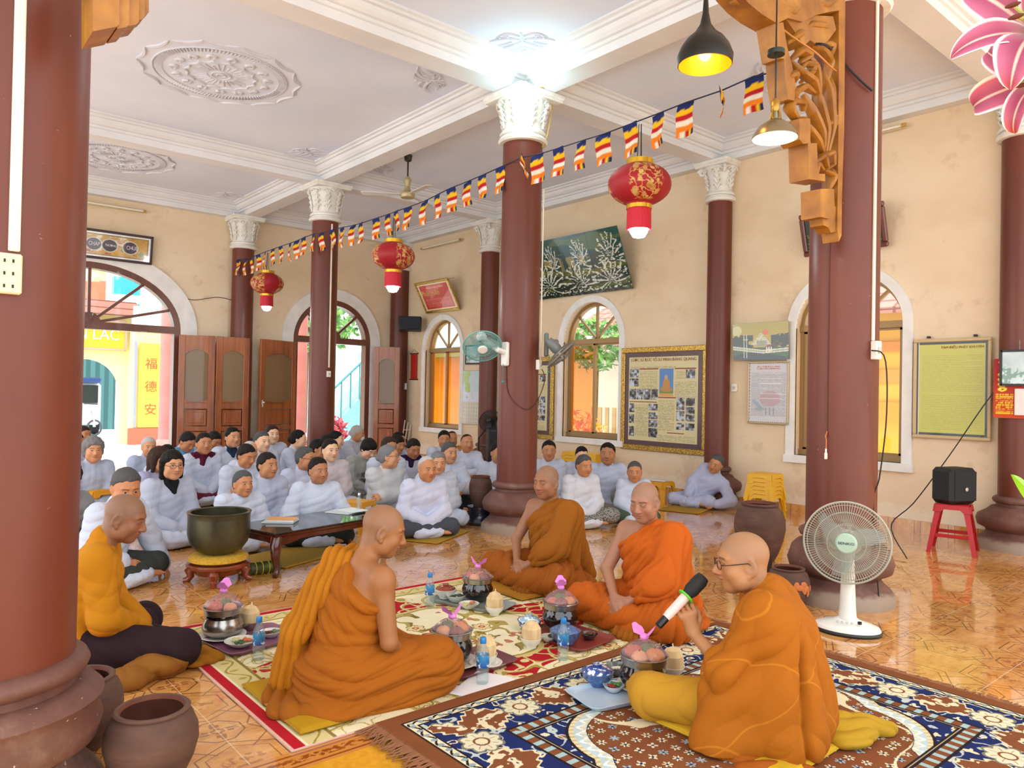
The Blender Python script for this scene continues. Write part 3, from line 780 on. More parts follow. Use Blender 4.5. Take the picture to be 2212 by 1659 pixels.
# ceiling fan
cf = thing('ceiling_fan', 'white ceiling fan hanging in the bay behind the fan column', 'ceiling fan', (5.62, 9.05, 0))
zf = gx(880, 420, 5.62)[2]
cf.location = (5.62, float(gx(880, 420, 5.62)[1]), float(zf))
zt = ZC-zf
MB().lathe([(.012, .25), (.012, zt-.1), (.05, zt-.08), (.06, zt)], 12, capt=True).obj('down_rod', plain('#4a453c', .4, .4), cf)
MB().lathe([(.0, -.06), (.09, -.05), (.105, -.02), (.10, .02), (.05, .05), (.035, .10), (.035, .12), (.05, .19), (.05, .21), (.02, .25)], 24).obj('motor', Mat('beige_enamel', '#b9a77c', .3, .3), cf)
for k in range(3):
    a = 2*PI*k/3+.45; R_ = rotz(a)
    MB().prism([(.08, -.03), (.25, -.055), (.60, -.07), (.64, -.03), (.64, .03), (.58, .06), (.25, .04), (.08, .03)], .008, (0, 0, -.01), R_@rotx(.12)@A_(1, 0, 0), R_@rotx(.12)@A_(0, 1, 0)).obj('blade', plain('#d8d8d4', .4), cf)
# fluorescent tube fittings on the walls
def tube_fitting(label, p, q, nrm):
    p, q = np.array(p, float), np.array(q, float); r = thing('tube_light', label, 'tube light', (p+q)/2, group='unlit tube lights on the walls'); h = (q-p)/2; n = np.array(nrm, float); d = h/np.linalg.norm(h)
    MB().box(n*.025, tuple(np.abs(h*2)+A_(.03, .03, .045)*(np.abs(h) < .01)), bev=.005).obj('batten', plain('#cdbf9c', .5), r)
    MB().tube([-h*.96+n*.065, h*.96+n*.065], .014, 10).obj('tube', plain('#efe9d8', .3), r)
    for s in (-1, 1): MB().tube([h*s*.96+n*.065, h*s*1.03+n*.06], .022, 10).obj('end_cap', plain('#b99646', .4), r)
tube_fitting('unlit tube light above the three-medallion sign', (2.2, YB-.02, 4.31), (3.37, YB-.02, 4.31), (0, -1, 0))
tube_fitting('unlit tube light above the tilted red certificate', (XW-.02, 12.75, 4.28), (XW-.02, 11.45, 4.28), (-1, 0, 0))
tube_fitting('unlit tube light by the wall to the side of the thick fan column', (XW-.02, 4.7, 4.36), (XW-.02, 3.42, 4.36), (-1, 0, 0))
# ------------------------------------------------------------------ pictures on the walls
M_pic = vcol('printed_picture', .35, .5, coat=.4); M_pic.b.inputs['Coat Roughness'].default_value = .05
M_lacq = vcol('lacquer_picture', .15, .6, coat=.6)
M_gild = Mat('gilt_frame', rough=.35, metal=.7); M_gild.base(M_gild.ramp(M_gild.noise(60, 2), [(.35, '#8a6420'), (.65, '#d9b860')])); M_gild.bump(M_gild.noise(60, 2), .004, .6)
def rpic(name, label, cat, Y0, Y1, z0, z1, fn, frame=.03, fmat=None, lean=0.0, nu=120, nv=120, pmat=M_pic, X=8.44, depth=.03, pan=None):
    """picture on the wall at the side: Y0 is the end nearest the camera"""
    w, h = Y1-Y0, (z1-z0)/math.cos(lean); r = thing(name, label, cat, (X-.005-(depth if lean else 0), (Y0+Y1)/2, z0))
    U = A_(0, -1, 0); V = A_(-math.sin(lean), 0, math.cos(lean)); N = np.cross(U, V)
    if frame:
        mb = MB()
        Rm = np.stack([U, V, N], 1)
        for (u, v, a, b_) in ((0, frame/2, w, frame), (0, h-frame/2, w, frame), (-w/2+frame/2, h/2, frame, h-2*frame+.002), (w/2-frame/2, h/2, frame, h-2*frame+.002)):
            mb.box(U*u+V*v+N*depth/2, (a, b_, depth), R=Rm, bev=min(frame, depth)*.3)
        mb.obj('frame', fmat, r, sharp=25)
    if lean > .2: MB().tube([V*h*.95+U*w*.3, A_(depth+.004, 0, (z1-z0)+.06)+U*w*.25], .003, 5).tube([V*h*.95-U*w*.3, A_(depth+.004, 0, (z1-z0)+.06)-U*w*.25], .003, 5).obj('hanging_wire', plain('#6a6458', .5, .6), r)
    painted('picture', fn, U*(-w/2+frame*.9)+V*frame*.9+N*depth*.5, U*(w-1.8*frame), V*(h-1.8*frame), nu, nv, pmat, r, thick=depth*.45)
    return r, U, V, N, w, h
def board_fn(seed, mirror=False):
    def f(u, v):
        p = Paint(u, v, '#5a3f44'); p.rect(.06, .055, .94, .945, '#d9cf9e'); p.noise(2, .05, seed)
        A = lambda x: .06+.88*x
        def ph(x0, y0, x1, y1, s):
            g = n2(u, v, 34, s, 3); m = (u > A(x0)) & (u < A(x1)) & (v > A(y0)) & (v < A(y1)); t = np.clip((g-.30)*2.4, .12, .85)[..., None]
            p.c = np.where(m[..., None], t*A_(.95, .98, 1.05), p.c)
        p.lines(A(.03), A(.86), A(.97), A(.90), 3, '#6b5a38', .55, 1)
        for x0, y0, x1, y1 in ((.16, .60, .43, .84), (.68, .52, .98, .72), (.70, .74, .82, .84), (.10, .05, .30, .44), (.45, .13, .68, .50), (.45, .01, .97, .08), (.03, .38, .4, .40)): p.lines(A(x0), A(y0), A(x1), A(y1), int((y1-y0)*58)+1, '#877a4c', .55, int(x0*50))
        for x0, y0, x1, y1 in ((.16, .855, .44, .87), (.68, .855, .97, .87), (.01, .455, .43, .468), (.45, .515, .70, .528), (.58, .10, .82, .112)): p.rect(A(x0), A(y0), A(x1), A(y1), '#8a3428')
        for i, q in enumerate(((.01, .76, .15, .86), (.01, .65, .15, .75), (.01, .49, .11, .62), (.12, .49, .22, .62), (.23, .49, .33, .62), (.34, .49, .44, .62), (.83, .75, .96, .85), (.01, .33, .09, .44), (.01, .20, .09, .31), (.01, .04, .09, .16), (.31, .36, .44, .44), (.31, .26, .44, .34), (.31, .16, .44, .25), (.31, .04, .44, .15), (.71, .38, .82, .52), (.84, .43, .96, .52), (.71, .25, .82, .37), (.84, .34, .96, .42), (.84, .25, .96, .33), (.71, .15, .82, .23), (.84, .15, .96, .23))): ph(*q, seed+i)
        # central colour portrait: seated robed figure before a blue sky
        p.rect(A(.46), A(.55), A(.66), A(.86), '#4f86c8'); p.rect(A(.46), A(.55), A(.66), A(.60), '#6a8a4a'); p.rect(A(.46), A(.535), A(.66), A(.57), '#d6a04a')
        p.ell(A(.56), A(.62), .075, .030, '#b98a44'); p.ell(A(.56), A(.68), .045, .06, '#c08a3a'); p.ell(A(.555), A(.76), .020, .027, '#c8a084')
        return p.c
    return f
r, U, V, N, w, h = rpic('notice_board', 'large gilt-framed board of old photographs and text between the second window and a wall column', 'notice board', 5.90, 7.41, .61, 2.09, board_fn(3), .075, M_gild, nu=300, nv=300)
RT = np.stack([U, V, N], 1)
text('LƯỢC SỬ ĐỨC TỔ SƯ MINH ĐĂNG QUANG', .058, plain('#8a3026', .6), r, V*(h*.875)+N*.017, RT)
rpic('notice_board', 'gilt-framed board of text and photographs mostly hidden behind the fan column', 'notice board', 8.86, 10.28, .65, 2.0, board_fn(23), .075, M_gild, nu=200, nv=200)
def lacq_fn(u, v):
    p = Paint(u, v, '#1d4a46'); p.c = p.c*(.65+.5*v[..., None])
    p.on(n2(u*1.0, v*2.2, 4, 5, 3) > .58, '#64702e', .7); p.on((n2(u, v*3, 3, 9, 3) > .60) & (v > .4), '#1f5a60', .8)
    p.rect(.0, .50, .22, .64, '#a88a48', .6).on((v > .42) & (v < .66) & (n2(u*3, v*.3, 16, 2) > .55) & (u > .28) & (u < .72), '#b9a050', .7)
    p.on((np.abs(v-.40-.05*np.sin(u*7)) < .045), '#5f6a24', .8)
    for x, w_, y0 in ((.10, .13, .14), (.34, .15, .18), (.42, .07, .5), (.62, .14, .16), (.66, .08, .55), (.86, .15, .16), (.90, .11, .55)):
        du, dv = (u-x)/w_, (v-y0)/.40; d = np.sqrt(du*du+dv*dv); a = np.arctan2(du, dv); k = n2(u, v, 9, int(x*90), 2)
        p.on((d < 1) & (np.abs(a) < 2.2) & (np.sin(a*17+9*k+3*d) > .45+.3*d) & (n2(u, v, 44, int(x*50), 2) > .40), '#dfe4d8', .95).on((d < .95) & (n2(u, v, 60, int(x*70), 1) > .72), '#e6e8da', .9)
        p.on((np.abs(u-x-.03*np.sin(v*12)) < .004) & (v > y0-.05) & (v < y0+.36), '#cfd4c0', .9)
    p.on((v < .09) & (n2(u*3, v, 30, 4) > .62), '#e6e9e0'); p.on((v < .05), '#16302e', .6)
    for k in (.25, .5, .75): p.on(np.abs(u-k) < .002, '#0e2422', .7)
    return p.c
rpic('lacquer_picture', 'large tilted dark green lacquer picture with mother-of-pearl plants above the second window', 'picture', 7.19, 9.75, 2.96, 3.82, lacq_fn, 0, None, .42, 260, 150, M_lacq, depth=.03)
def land_fn(u, v):
    p = Paint(u, v, '#c9a326'); t = v[..., None]; p.c = hx('#a8992a')*(t)+hx('#d0a838')*(1-t)
    p.ell(.60, .74, .055, .065, '#d8641c'); p.on((v < .62+.1*n2(u, v, 7, 3)) & ((u < .38) | (u > .7)) & (n2(u, v, 9, 4) > .35), '#25381f'); p.on((v < .5) & (n2(u, v, 14, 8) > .6) & (u > .6), '#7a3a1c', .8)
    p.on((v < .34), '#3a5a20'); p.on(v < .12+.08*np.sin(u*4), '#132a2c')
    roof = (np.abs(u-.52) < (.74-v)*.55) & (v > .40) & (v < .72); p.on(roof & (n2(u, v, 40, 3) > .38), '#c9c8b0'); p.rect(.44, .36, .62, .52, '#9a9a80')
    y = .30-.12*np.minimum(u, .55)/.55+.10*np.maximum(u-.55, 0)
    p.on((np.abs(v-y) < .012) | (np.abs(v-y-.07) < .012) | ((v > y) & (v < y+.07) & ((u*40 % 1) < .35)), '#dcdcc6')
    for x in (.62, .66, .70): p.ell(x, .26, .013, .085, '#e4e4d2')
    for x in (.21, .26): p.on((np.abs(u-x) < .004) & (v < .7) & (v > .05), '#d0d8d4')
    p.ell(.08, .80, .09, .14, '#e8f0e8', .5)
    return p.c
rpic('landscape_picture', 'frameless landscape picture of a pagoda under an orange sun on the wall', 'picture', 4.72, 5.49, 1.87, 2.33, land_fn, 0, None, .05, 160, 100, M_lacq, X=8.42, depth=.025)
def poster_fn(u, v):
    p = Paint(u, v, '#c9c8cc'); p.lines(.05, .10, .95, .84, 52, '#77757c', .5, 4, .6); p.lines(.2, .89, .8, .96, 2, '#b05a4a', .8, 6, .7)
    p.ell(.55, .40, .27, .13, '#b88a92', .6); p.ell(.22, .30, .16, .035, '#8a9ab0', .7, -.5); p.ell(.28, .22, .14, .03, '#8aa0a0', .7); 
    for x in (.45, .55, .65): p.on((np.abs(u-x) < .012) & (v > .12) & (v < .25), '#6a7a80', .8)
    for k in range(6): p.rect(.28, .82-k*.085, .86, .826-k*.085, '#eceaf0')
    b_ = (u < .02) | (u > .98) | (v < .015) | (v > .985); p.on(b_ & (np.sin((u+v)*120) > 0), '#a04034').on(b_ & (np.sin((u+v)*120) <= 0), '#e6e6ea')
    return p.c
rpic('framed_poster', 'pale grey framed poster with a faded pink lotus beside the landscape picture', 'poster', 4.73, 5.29, 1.075, 1.85, poster_fn, .022, plain('#b9a884', .4, .4), 0, 140, 180, X=8.43)
def yel_fn(u, v):
    p = Paint(u, v, '#2c3440'); p.rect(.035, .03, .965, .97, '#c2c04a'); p.lines(.08, .05, .94, .90, 46, '#8f8c2e', .45, 3, .3); p.on(np.abs(u-.035) < .004, '#e6e6e6')
    return p.c
r, U, V, N, w, h = rpic('framed_scripture', 'yellow printed text under glass in a pale wooden frame beside the third window', 'framed text', 2.575, 3.31, 1.01, 2.045, yel_fn, .035, plain('#cbb184', .45), 0, 120, 160, X=8.43)
text('TÁM ĐIỀU PHẬT KHUYÊN', .034, plain('#a0522a', .6), r, V*(h*.91)+U*.1+N*.018, np.stack([U, V, N], 1))
for yy in (.22, -.22): MB().box(U*yy+V*(h+.02)+N*.012, (.03, .035, .022), bev=.004).obj("picture_clip", plain("#3a2418", .5), r)
def red_fn(u, v):
    p = Paint(u, v, '#e8d8b0'); p.rect(.05, .06, .95, .94, '#c8342a'); p.noise(2, .1, 4); p.lines(.12, .14, .9, .45, 6, '#e8b088', .7, 3, .5); p.lines(.25, .80, .8, .88, 1, '#e8c078', .8, 5, .7); return p.c
r, U, V, N, w, h = rpic('framed_certificate', 'tilted gold-framed red certificate high on the wall above the first window', 'certificate', 11.42, 12.56, 2.96, 3.53, red_fn, .05, M_gild, .50, 120, 90)
text('Phật Hiến', .15, plain('#e8c860', .5), r, V*(h*.62)+N*.018-U*.15, np.stack([U, V, N], 1))
def brown_fn(u, v):
    p = Paint(u, v, '#20261c'); p.on((n2(u, v, 22, 3, 3) > .52) & (np.abs(u-.5) < .42), '#b7a768').on((n2(u, v, 30, 9, 3) > .6) & (v < .5), '#8a8a3a'); return p.c
rpic('framed_picture', 'tilted brown-framed picture of pale plants, mostly hidden by the thick column', 'picture', 3.56, 4.53, 3.08, 3.55, brown_fn, .055, wood('picture_frame_wood', '#5a2418', '#743020'), .30, 120, 90, depth=.05)
def sm_fn(u, v):
    p = Paint(u, v, '#c4d8dc'); p.noise(3, .25, 3); p.on((n2(u, v, 9, 4) > .55) & (v < .55), '#5e8a7a', .7); return p.c
rpic('framed_picture', 'small dark-framed glazed picture beside the first window', 'picture', 10.74, 11.26, 1.91, 2.27, sm_fn, .03, plain('#2a2c30', .4), 0, 50, 40, X=8.43)
def lil_fn(u, v):
    p = Paint(u, v, '#b9d4da'); p.on(v < .45, '#c9c9bc'); p.on((n2(u, v, 7, 2) > .5) & (u < .4) & (v > .45), '#a8c04a', .8); p.on((v > .42) & (v < .6) & (n2(u, v, 6, 7) > .4), '#cfd8e6'); p.on((v < .42) & (((u*9) % 1 < .5) & ((v*14) % 1 < .5)), '#b5a880', .6); return p.c
rpic('wall_poster', 'pale garden poster with a picket fence under the small dark-framed picture', 'poster', 10.69, 11.40, .80, 1.80, lil_fn, .012, plain('#c8c4b8', .5), 0, 70, 90, X=8.435, depth=.012)
def scroll_fn(u, v):
    p = Paint(u, v, '#c62a20'); p.on((np.abs(u-.5) < .22) & ((v*7 % 1) < .7) & (n2(u, v*3, 16, 3) > .55), '#7a1410', .8); return p.c
r, U, V, N, w, h = rpic('wall_scroll', 'narrow red wall scroll with dark characters near the hall corner', 'scroll', 12.93, 13.16, 1.64, 2.16, scroll_fn, 0, None, 0, 20, 50, X=8.435, depth=.008)
MB().tube([U*-.15+V*-.005, U*.15+V*-.005], .012, 8).tube([U*-.15+V*(h+.005), U*.15+V*(h+.005)], .012, 8).tube([U*-.14+V*(h+.01), V*(h+.09), U*.14+V*(h+.01)], .003, 5).obj('scroll_rod', plain('#4a3020', .5), r)
# calendar and small mirror-like picture on the far column
cal = thing('wall_calendar', 'red tear-off wall calendar showing 28 and 29 on the maroon wall column', 'calendar', (8.185, 2.28, 1.25)); U, V, N = A_(0, -1, 0), A_(0, 0, 1), A_(-1, 0, 0); RT = np.stack([U, V, N], 1)
def cal_fn(u, v):
    p = Paint(u, v, '#b8342a'); p.c = hx('#a82630')*v[..., None]+hx('#cc4c22')*(1-v[..., None]); p.lines(.04, .07, .36, .42, 10, '#f0d030', .95, 3, .55)
    for k in range(4): p.ell(.16, .73-.082*k, .085, .036, '#f2e24a'); p.ell(.16+.02*math.sin(k), .73-.082*k, .03, .010, '#b8342a')
    p.ell(.70, .47, .07, .022, '#3a9ac8'); return p.c
painted('backing_card', cal_fn, U*-.21, U*.46, V*.565, 60, 80, vcol('calendar_card', .6, .3), cal, thick=.008)
MB().box(U*.105+V*.155+N*.012, (.02, .27, .25), bev=.003).obj('date_pad', plain('#e8e2e0', .7), cal)
for tx, sz, z_ in (('28', .10, .205), ('29', .058, .085)): text(tx, sz, plain('#b01c34', .6), cal, U*.105+V*z_+N*.0235, RT)
text('CÔNG TY', .030, plain('#f4e6d0', .6), cal, U*-.105+V*.53+N*.002, RT); text('VIỆT LỊCH', .034, plain('#f4e25a', .6), cal, U*.10+V*.31+N*.002, RT)
bf = thing('framed_picture', 'small black-framed glazed picture overlapping the red calendar', 'picture', (8.155, 2.27, 1.565))
fr = MB()
for q, s in (((-.0, .0), (.30, .02)), ((0, .32), (.30, .02)), ((-.15, .16), (.02, .34)), ((.15, .16), (.02, .34))): fr.box(U*q[0]+V*q[1], (.022, s[0], s[1]))
fr.obj('frame', plain('#141416', .35), bf, smooth=False)
painted('picture', sm_fn, U*-.14+V*.01+N*.003, U*.28, V*.30, 40, 40, M_pic, bf, thick=.01)
for yy in (.0,): MB().tube([V*.33, V*.42+N*-.0], .003, 5).obj('hanging_wire', plain('#888888', .4, .8), bf)
# sign over the wide doorway
sg = thing('door_sign', 'gilded lacquer sign with three dark medallions over the wide doorway', 'sign', (2.47, YB-.06, 3.43)); U, V, N = A_(1, 0, 0), A_(0, -.16, .987), A_(0, -.987, -.16)
RT = np.stack([U, V, N], 1); SW, SH = 2.06, .47
mb = MB()
for u, v, a, b_ in ((0, .02, SW, .04), (0, SH-.02, SW, .04), (-SW/2+.02, SH/2, .04, SH), (SW/2-.02, SH/2, .04, SH)): mb.box(U*u+V*v, (a, b_, .05), R=RT, bev=.008)
mb.obj('frame', plain('#35181c', .35), sg, sharp=25)
MC = [-.62, 0.10, .56]
MC = [(gy(px, 560, YB-.1)[0]-2.47) for px in (202, 238, 284)]
def sign_fn(u, v):
    p = Paint(u, v, '#dcdcd8'); p.rect(.018, .08, .982, .92, '#3a2a1c'); p.rect(.024, .11, .976, .89, '#b8902e'); p.noise(4, .18, 3)
    for s, c in ((3, '#5f9a6a'), (5, '#a04028'), (8, '#c9a090'), (11, '#d8d8c8')): p.on((n2(u*4, v, 7, s, 3) > .62) & (v > .14) & (v < .86) & (u > .03) & (u < .97), c, .85)
    for m in MC:
        x = (m+SW/2)/SW; d = np.sqrt(((u-x)*SW)**2+((v-.5)*SH)**2); p.on(d < .125, '#e2dccb').on(d < .115, '#8a8a90').on(d < .108, '#3a1c30')
    return p.c
painted('picture', sign_fn, U*(-SW/2+.035)+V*.035+N*.012, U*(SW-.07), V*(SH-.07), 300, 80, M_lacq, sg, thick=.01)
for m, t1, t2 in zip(MC, ('CHÁP', 'THƯỢNG', 'CHÙE'), ('', '', '')): text(t1, .088 if len(t1) < 5 else .052, plain('#e8e6ee', .5), sg, U*m+V*(SH/2)+N*.016, RT, squash=.72)
# ------------------------------------------------------------------ things fixed to the columns
def cyl(px, py, cx, cy_, r):
    """where the sight line meets a column's surface"""
    d = ray(px, py); a = d[0]**2+d[1]**2; b = -(d[0]*cx+d[1]*cy_); c = cx*cx+cy_*cy_-r*r; q = b*b-a*c
    t = (-b-math.sqrt(max(q, 0)))/a; p = CAM+t*d; n = np.array([p[0]-cx, p[1]-cy_, 0]); return p, n/np.linalg.norm(n)
COLS = dict(L=(0.29, 2.98, .262), P=(5.2, 2.52, .232), C=(5.03, 5.82, .206), D=(5.10, 10.4, .195), X=(8.38, 5.72, .155), F=(8.38, 2.33, .17))
def conduit(label, c, px, ztop, zbot, w=.03, kind='conduit', mat=None, py=700):
    cx, cy_, r = COLS[c]; p, n = cyl(px, py, cx, cy_, r+.004); R = np.stack([np.cross(A_(0, 0, 1), n), n, A_(0, 0, 1)], 1)
    return tag(MB().box((p[0], p[1], (ztop+zbot)/2), (w, .016, ztop-zbot), R=R, bev=.003).obj('cable_trunking', mat or plain('#e9e3cf', .5), sharp=25), label, 'cable trunking'), p, n, R
_, p, n, R = conduit('wide cream cable trunking on the socket column', 'L', 26, 4.5, 1.80, .030)
so = thing('socket_strip', 'cream three-gang socket strip on the nearest column', 'socket', cyl(16, 592, .29, 2.98, .265)[0]); nn = cyl(16, 592, .29, 2.98, .265)[1]; R = np.stack([np.cross(A_(0, 0, 1), nn), nn, A_(0, 0, 1)], 1)
MB().box(nn*.008, (.070, .03, .122), R=R, bev=.005).obj('plate', plain('#e8d9b4', .45), so, sharp=25)
for k in (-1, 0, 1):
    mb = MB()
    for s in (-1, 1): mb.box(R@A_(s*.011, .024, k*.038), (.005, .003, .010), R=R)
    mb.obj('socket_hole', plain('#151210', .6), so, smooth=False)
conduit('slim white cable trunking down the far side of the thick fan column', 'P', 1889, 4.12, 1.80, .022, py=500)
conduit('white cable trunking on the column with the two wall fans', 'C', 1170, 3.5, 1.74, .022, py=640)
conduit('white cable trunking down the hall column before the narrow doorway', 'D', 714, 3.85, 1.72, .022, py=640)
def small_box(name, label, cat, p, n, size, col='#e9e5da', gang=0):
    R = np.stack([np.cross(A_(0, 0, 1), n), n, A_(0, 0, 1)], 1); r = thing(name, label, cat, p)
    MB().box(n*size[1]/2, size, R=R, bev=.004).obj('plate', plain(col, .45), r, sharp=25)
    MB().box(n*(size[1]+.004), (size[0]*.45, .010, size[2]*.35), R=R, bev=.002).obj('rocker', plain('#bdbab0', .4), r, sharp=25)
    return r
p, n = cyl(1886, 757, *COLS['P']); small_box('socket_box', 'white socket box with a plugged black cord on the thick fan column', 'socket', p, n, (.06, .045, .125))
p, n = cyl(1160, 788, *COLS['C']); small_box('socket_box', 'white socket with a plug on the column with the two wall fans', 'socket', p, n, (.07, .04, .10))
p, n = cyl(709, 808, *COLS['D']); small_box('wall_switch', 'white switch at the end of the trunking on the hall column', 'switch', p, n, (.06, .03, .09))
small_box('wall_switch', 'white switch on the wall beside the column with the notice board', 'switch', A_(XW-.001, 5.50, 1.52), A_(-1, 0, 0), (.08, .03, .10))
small_box('wall_switch', 'white switch on the back wall between the two open leaves', 'switch', A_(5.22, YB-.001, 1.55), A_(0, -1, 0), (.09, .03, .13))
small_box('wall_switch', 'white switch by the hall corner next to the last door leaf', 'switch', A_(XW-.06, 13.27, 1.49), A_(-1, 0, 0), (.07, .03, .13))
small_box('wall_switch', 'white switch on the wall beside the garden poster', 'switch', A_(XW-.001, 10.64, 1.50), A_(-1, 0, 0), (.09, .03, .20))
M_cord = plain('#1f1a18', .6); M_cordb = plain('#5a2a1c', .6)
def cord(label, pts, r=.005, mat=M_cord, n=24, smooth=True):
    P = np.array(pts, float)
    t = np.linspace(0, len(P)-1, n); i = np.clip(t.astype(int), 0, len(P)-2); f = (t-i)[:, None]
    def g(k): return P[np.clip(k, 0, len(P)-1)]
    p0, p1, p2, p3 = g(i-1), g(i), g(i+1), g(i+2)
    Q = .5*((2*p1)+(-p0+p2)*f+(2*p0-5*p1+4*p2-p3)*f**2+(-p0+3*p1-3*p2+p3)*f**3)
    return tag(MB().tube(Q, r, 6).obj('cord', mat), label, 'cord')
p0, _ = cyl(1882, 757, 5.2, 2.52, .27)
cord('black fan cord hanging from the socket on the thick column to the floor', [p0, dep(1912, 775, 5.0), dep(1915, 900, 5.05), dep(1900, 1030, 5.1), dep(1886, 1095, 5.1), A_(5.1, 2.2, .02)])
cord('black cord rising from the floor across the wall to the calendar column', [A_(6.9, 2.75, .02), gx(1925, 1135, 7.6), gx(1975, 1085, 7.9), gx(2050, 985, 8.1), gx(2115, 890, 8.15), gx(2146, 848, 8.19)], .006)
pc = [cyl(1096, 855, 5.03, 5.82, .215)[0], cyl(1105, 850, 5.03, 5.82, .215)[0]]
cord('thin dark cord looping across the column with the two wall fans', [cyl(a, b, 5.03, 5.82, .213)[0] for a, b in ((1093, 790), (1095, 840), (1110, 868), (1135, 884), (1152, 878), (1168, 850), (1177, 815), (1166, 790))], .005, M_cordb)
cord('yellow and red wires beside the bulb running down the capital', [A_(4.95, 5.48, 4.43), cyl(1197, 203, 5.03, 5.82, .30)[0], cyl(1190, 250, 5.03, 5.82, .27)[0], cyl(1182, 292, 5.03, 5.82, .255)[0], cyl(1171, 318, 5.03, 5.82, .215)[0]], .005, plain('#d8b23a', .5))
cord('thin brown wire hanging down the thick column with a white plug end', [cyl(a, b, 5.2, 2.52, .238)[0] for a, b in ((1803, 180), (1792, 520), (1789, 700), (1786, 945))], .003, M_cordb)
cord('orange cable tied from the carved bracket to the thick column', [gy(1655, 10, 2.40), gy(1690, 62, 2.38), gy(1760, 112, 2.27), gy(1795, 145, 2.25), cyl(1812, 158, 5.2, 2.52, .26)[0], cyl(1822, 168, 5.2, 2.52, .245)[0]], .006, plain('#b8762a', .5))
cord('black cable from the carved bracket to the trunking on the thick column', [gy(1760, 95, 2.36), gy(1785, 98, 2.3), cyl(1812, 122, 5.2, 2.52, .27)[0], cyl(1835, 150, 5.2, 2.52, .26)[0], cyl(1860, 175, 5.2, 2.52, .26)[0], cyl(1884, 196, 5.2, 2.52, .25)[0]], .008)
pl = thing('cord_plug', 'white plug dangling low on the thick column', 'plug', cyl(1784, 985, 5.2, 2.52, .25)[0])
MB().box((0, 0, 0), (.022, .016, .045), bev=.004).box((0, 0, .035), (.012, .01, .03), bev=.003).obj('plug', plain('#f0e6d8', .4), pl); MB().tube([(0, 0, .045), (.004, 0, .10), (-.01, 0, .14), (.012, .0, .17), (-.008, 0, .13)], .004, 5).obj('wire', plain('#c8743a', .5), pl)
cord('dark wire along the back wall beside the arch', [gy(390, 640, YB-.01), gy(420, 648, YB-.012), gy(470, 642, YB-.012), gy(505, 650, YB-.012)], .006, M_cordb)

# ------------------------------------------------------------------ fans
M_wire = plain('#a6a898', .4); M_greyw = plain('#8d8a80', .4, .4)
def fan_head(parent, R, c, rad, wire, blade, hub, motor, nsp=90, text_=None, depth=.11):
    """R columns: side, axis (pointing out of the front), up"""
    c = np.asarray(c, float); mb = MB()
    def P(r, a, y): return c+R@A_(r*math.cos(a), y, r*math.sin(a))
    for fb in (1, -1):
        for k in range(nsp):
            a = 2*PI*k/nsp
            mb.tube([P(rad*t, a, fb*depth/2*(1-(t**3))*1.0+(0 if fb < 0 else .0)) for t in (.24, .6, .85, .97, 1.0)], .0014 if nsp > 60 else .002, 4, caps=False)
        for t in (.45, .75, .93): mb.tube([P(rad*t, a, fb*depth/2*(1-t**3)) for a in np.linspace(0, 2*PI, 49)[:-1]], .002, 4, closed=True)
    mb.tube([P(rad*1.01, a, 0) for a in np.linspace(0, 2*PI, 65)[:-1]], .0065, 6, closed=True)
    mb.obj('grille', wire, parent)
    h = MB(); Ry = np.stack([R[:, 0], R[:, 2]*-1, R[:, 1]], 1)
    h.lathe([(rad*.255, depth/2-.006), (rad*.255, depth/2+.004), (rad*.22, depth/2+.012), (0, depth/2+.014)], 32, c, Ry).obj('hub_cap', hub, parent)
    bl = MB()
    for k in range(3):
        n = 12; V = []
        for i in range(n):
            t = i/(n-1); r = rad*(.13+.76*t); w = rad*(.16+.38*math.sin(PI*min(1, t*.8+.12)))
            for s in (-.5, .5):
                a = 2*PI*k/3+.5+s*w/max(r, .05)*.8+t*.3; V.append(P(r, a, .024*s*2*(1-t*.4)))
        bl.add(V, [(2*i, 2*i+1, 2*i+3, 2*i+2) for i in range(n-1)])
    bl.obj('blade_set', blade, parent)
    m = MB().lathe([(0, -depth/2-.15), (rad*.20, -depth/2-.145), (rad*.27, -depth/2-.10), (rad*.29, -depth/2-.02), (rad*.25, -depth/2+.005)], 28, c, Ry); m.obj('motor_housing', motor, parent)
    if text_: text(text_, rad*.085, plain('#22282c', .5), parent, c+R@A_(0, depth/2+.016, 0), np.stack([R[:, 0]*-1, R[:, 2], R[:, 1]], 1), squash=1.4)
def look(axis):
    axis = np.asarray(axis, float); axis /= np.linalg.norm(axis); s = np.cross(axis, A_(0, 0, 1)); s /= np.linalg.norm(s); return np.stack([s, axis, np.cross(s, axis)], 1)
M_mint = plain('#d9e8da', .3); M_blade = glassmat('clear_blue_blade', '#d8e4e4', .30)
bx, by = 4.50, 2.13
sf = thing('standing_fan', 'white standing desk fan in front of the thick column', 'fan', (bx, by, 0))
axis = np.array([CAM[0]-bx-.35, CAM[1]-by+.1, .35])
fc = dep(1829, 1172, 4.45)-A_(bx, by, 0)
fan_head(sf, look(axis), fc, .236, M_wire, M_blade, plain('#a8c4b0', .45), plain('#d8dcd6', .3), 96, 'SENKO')
Rb = rotz(math.atan2(axis[1], axis[0])-PI/2)
def oval(a, b, n=40): return lambda A, z: 1/np.sqrt((np.cos(A)/1)**2+(np.sin(A)/b*a)**2)
md = lambda A, z: 1/np.sqrt(np.cos(A)**2+(np.sin(A)/.74)**2)
MB().lathe([(.19, 0), (.195, .012), (.188, .024)], 48, R=Rb, mod=md, capb=True).obj('foot_rim', plain('#16181a', .4), sf)
MB().lathe([(.187, .024), (.18, .040), (.14, .055), (.09, .068), (.055, .085), (.048, .10)], 48, R=Rb, mod=md, capt=True).obj('base', plain('#eceee8', .25), sf)
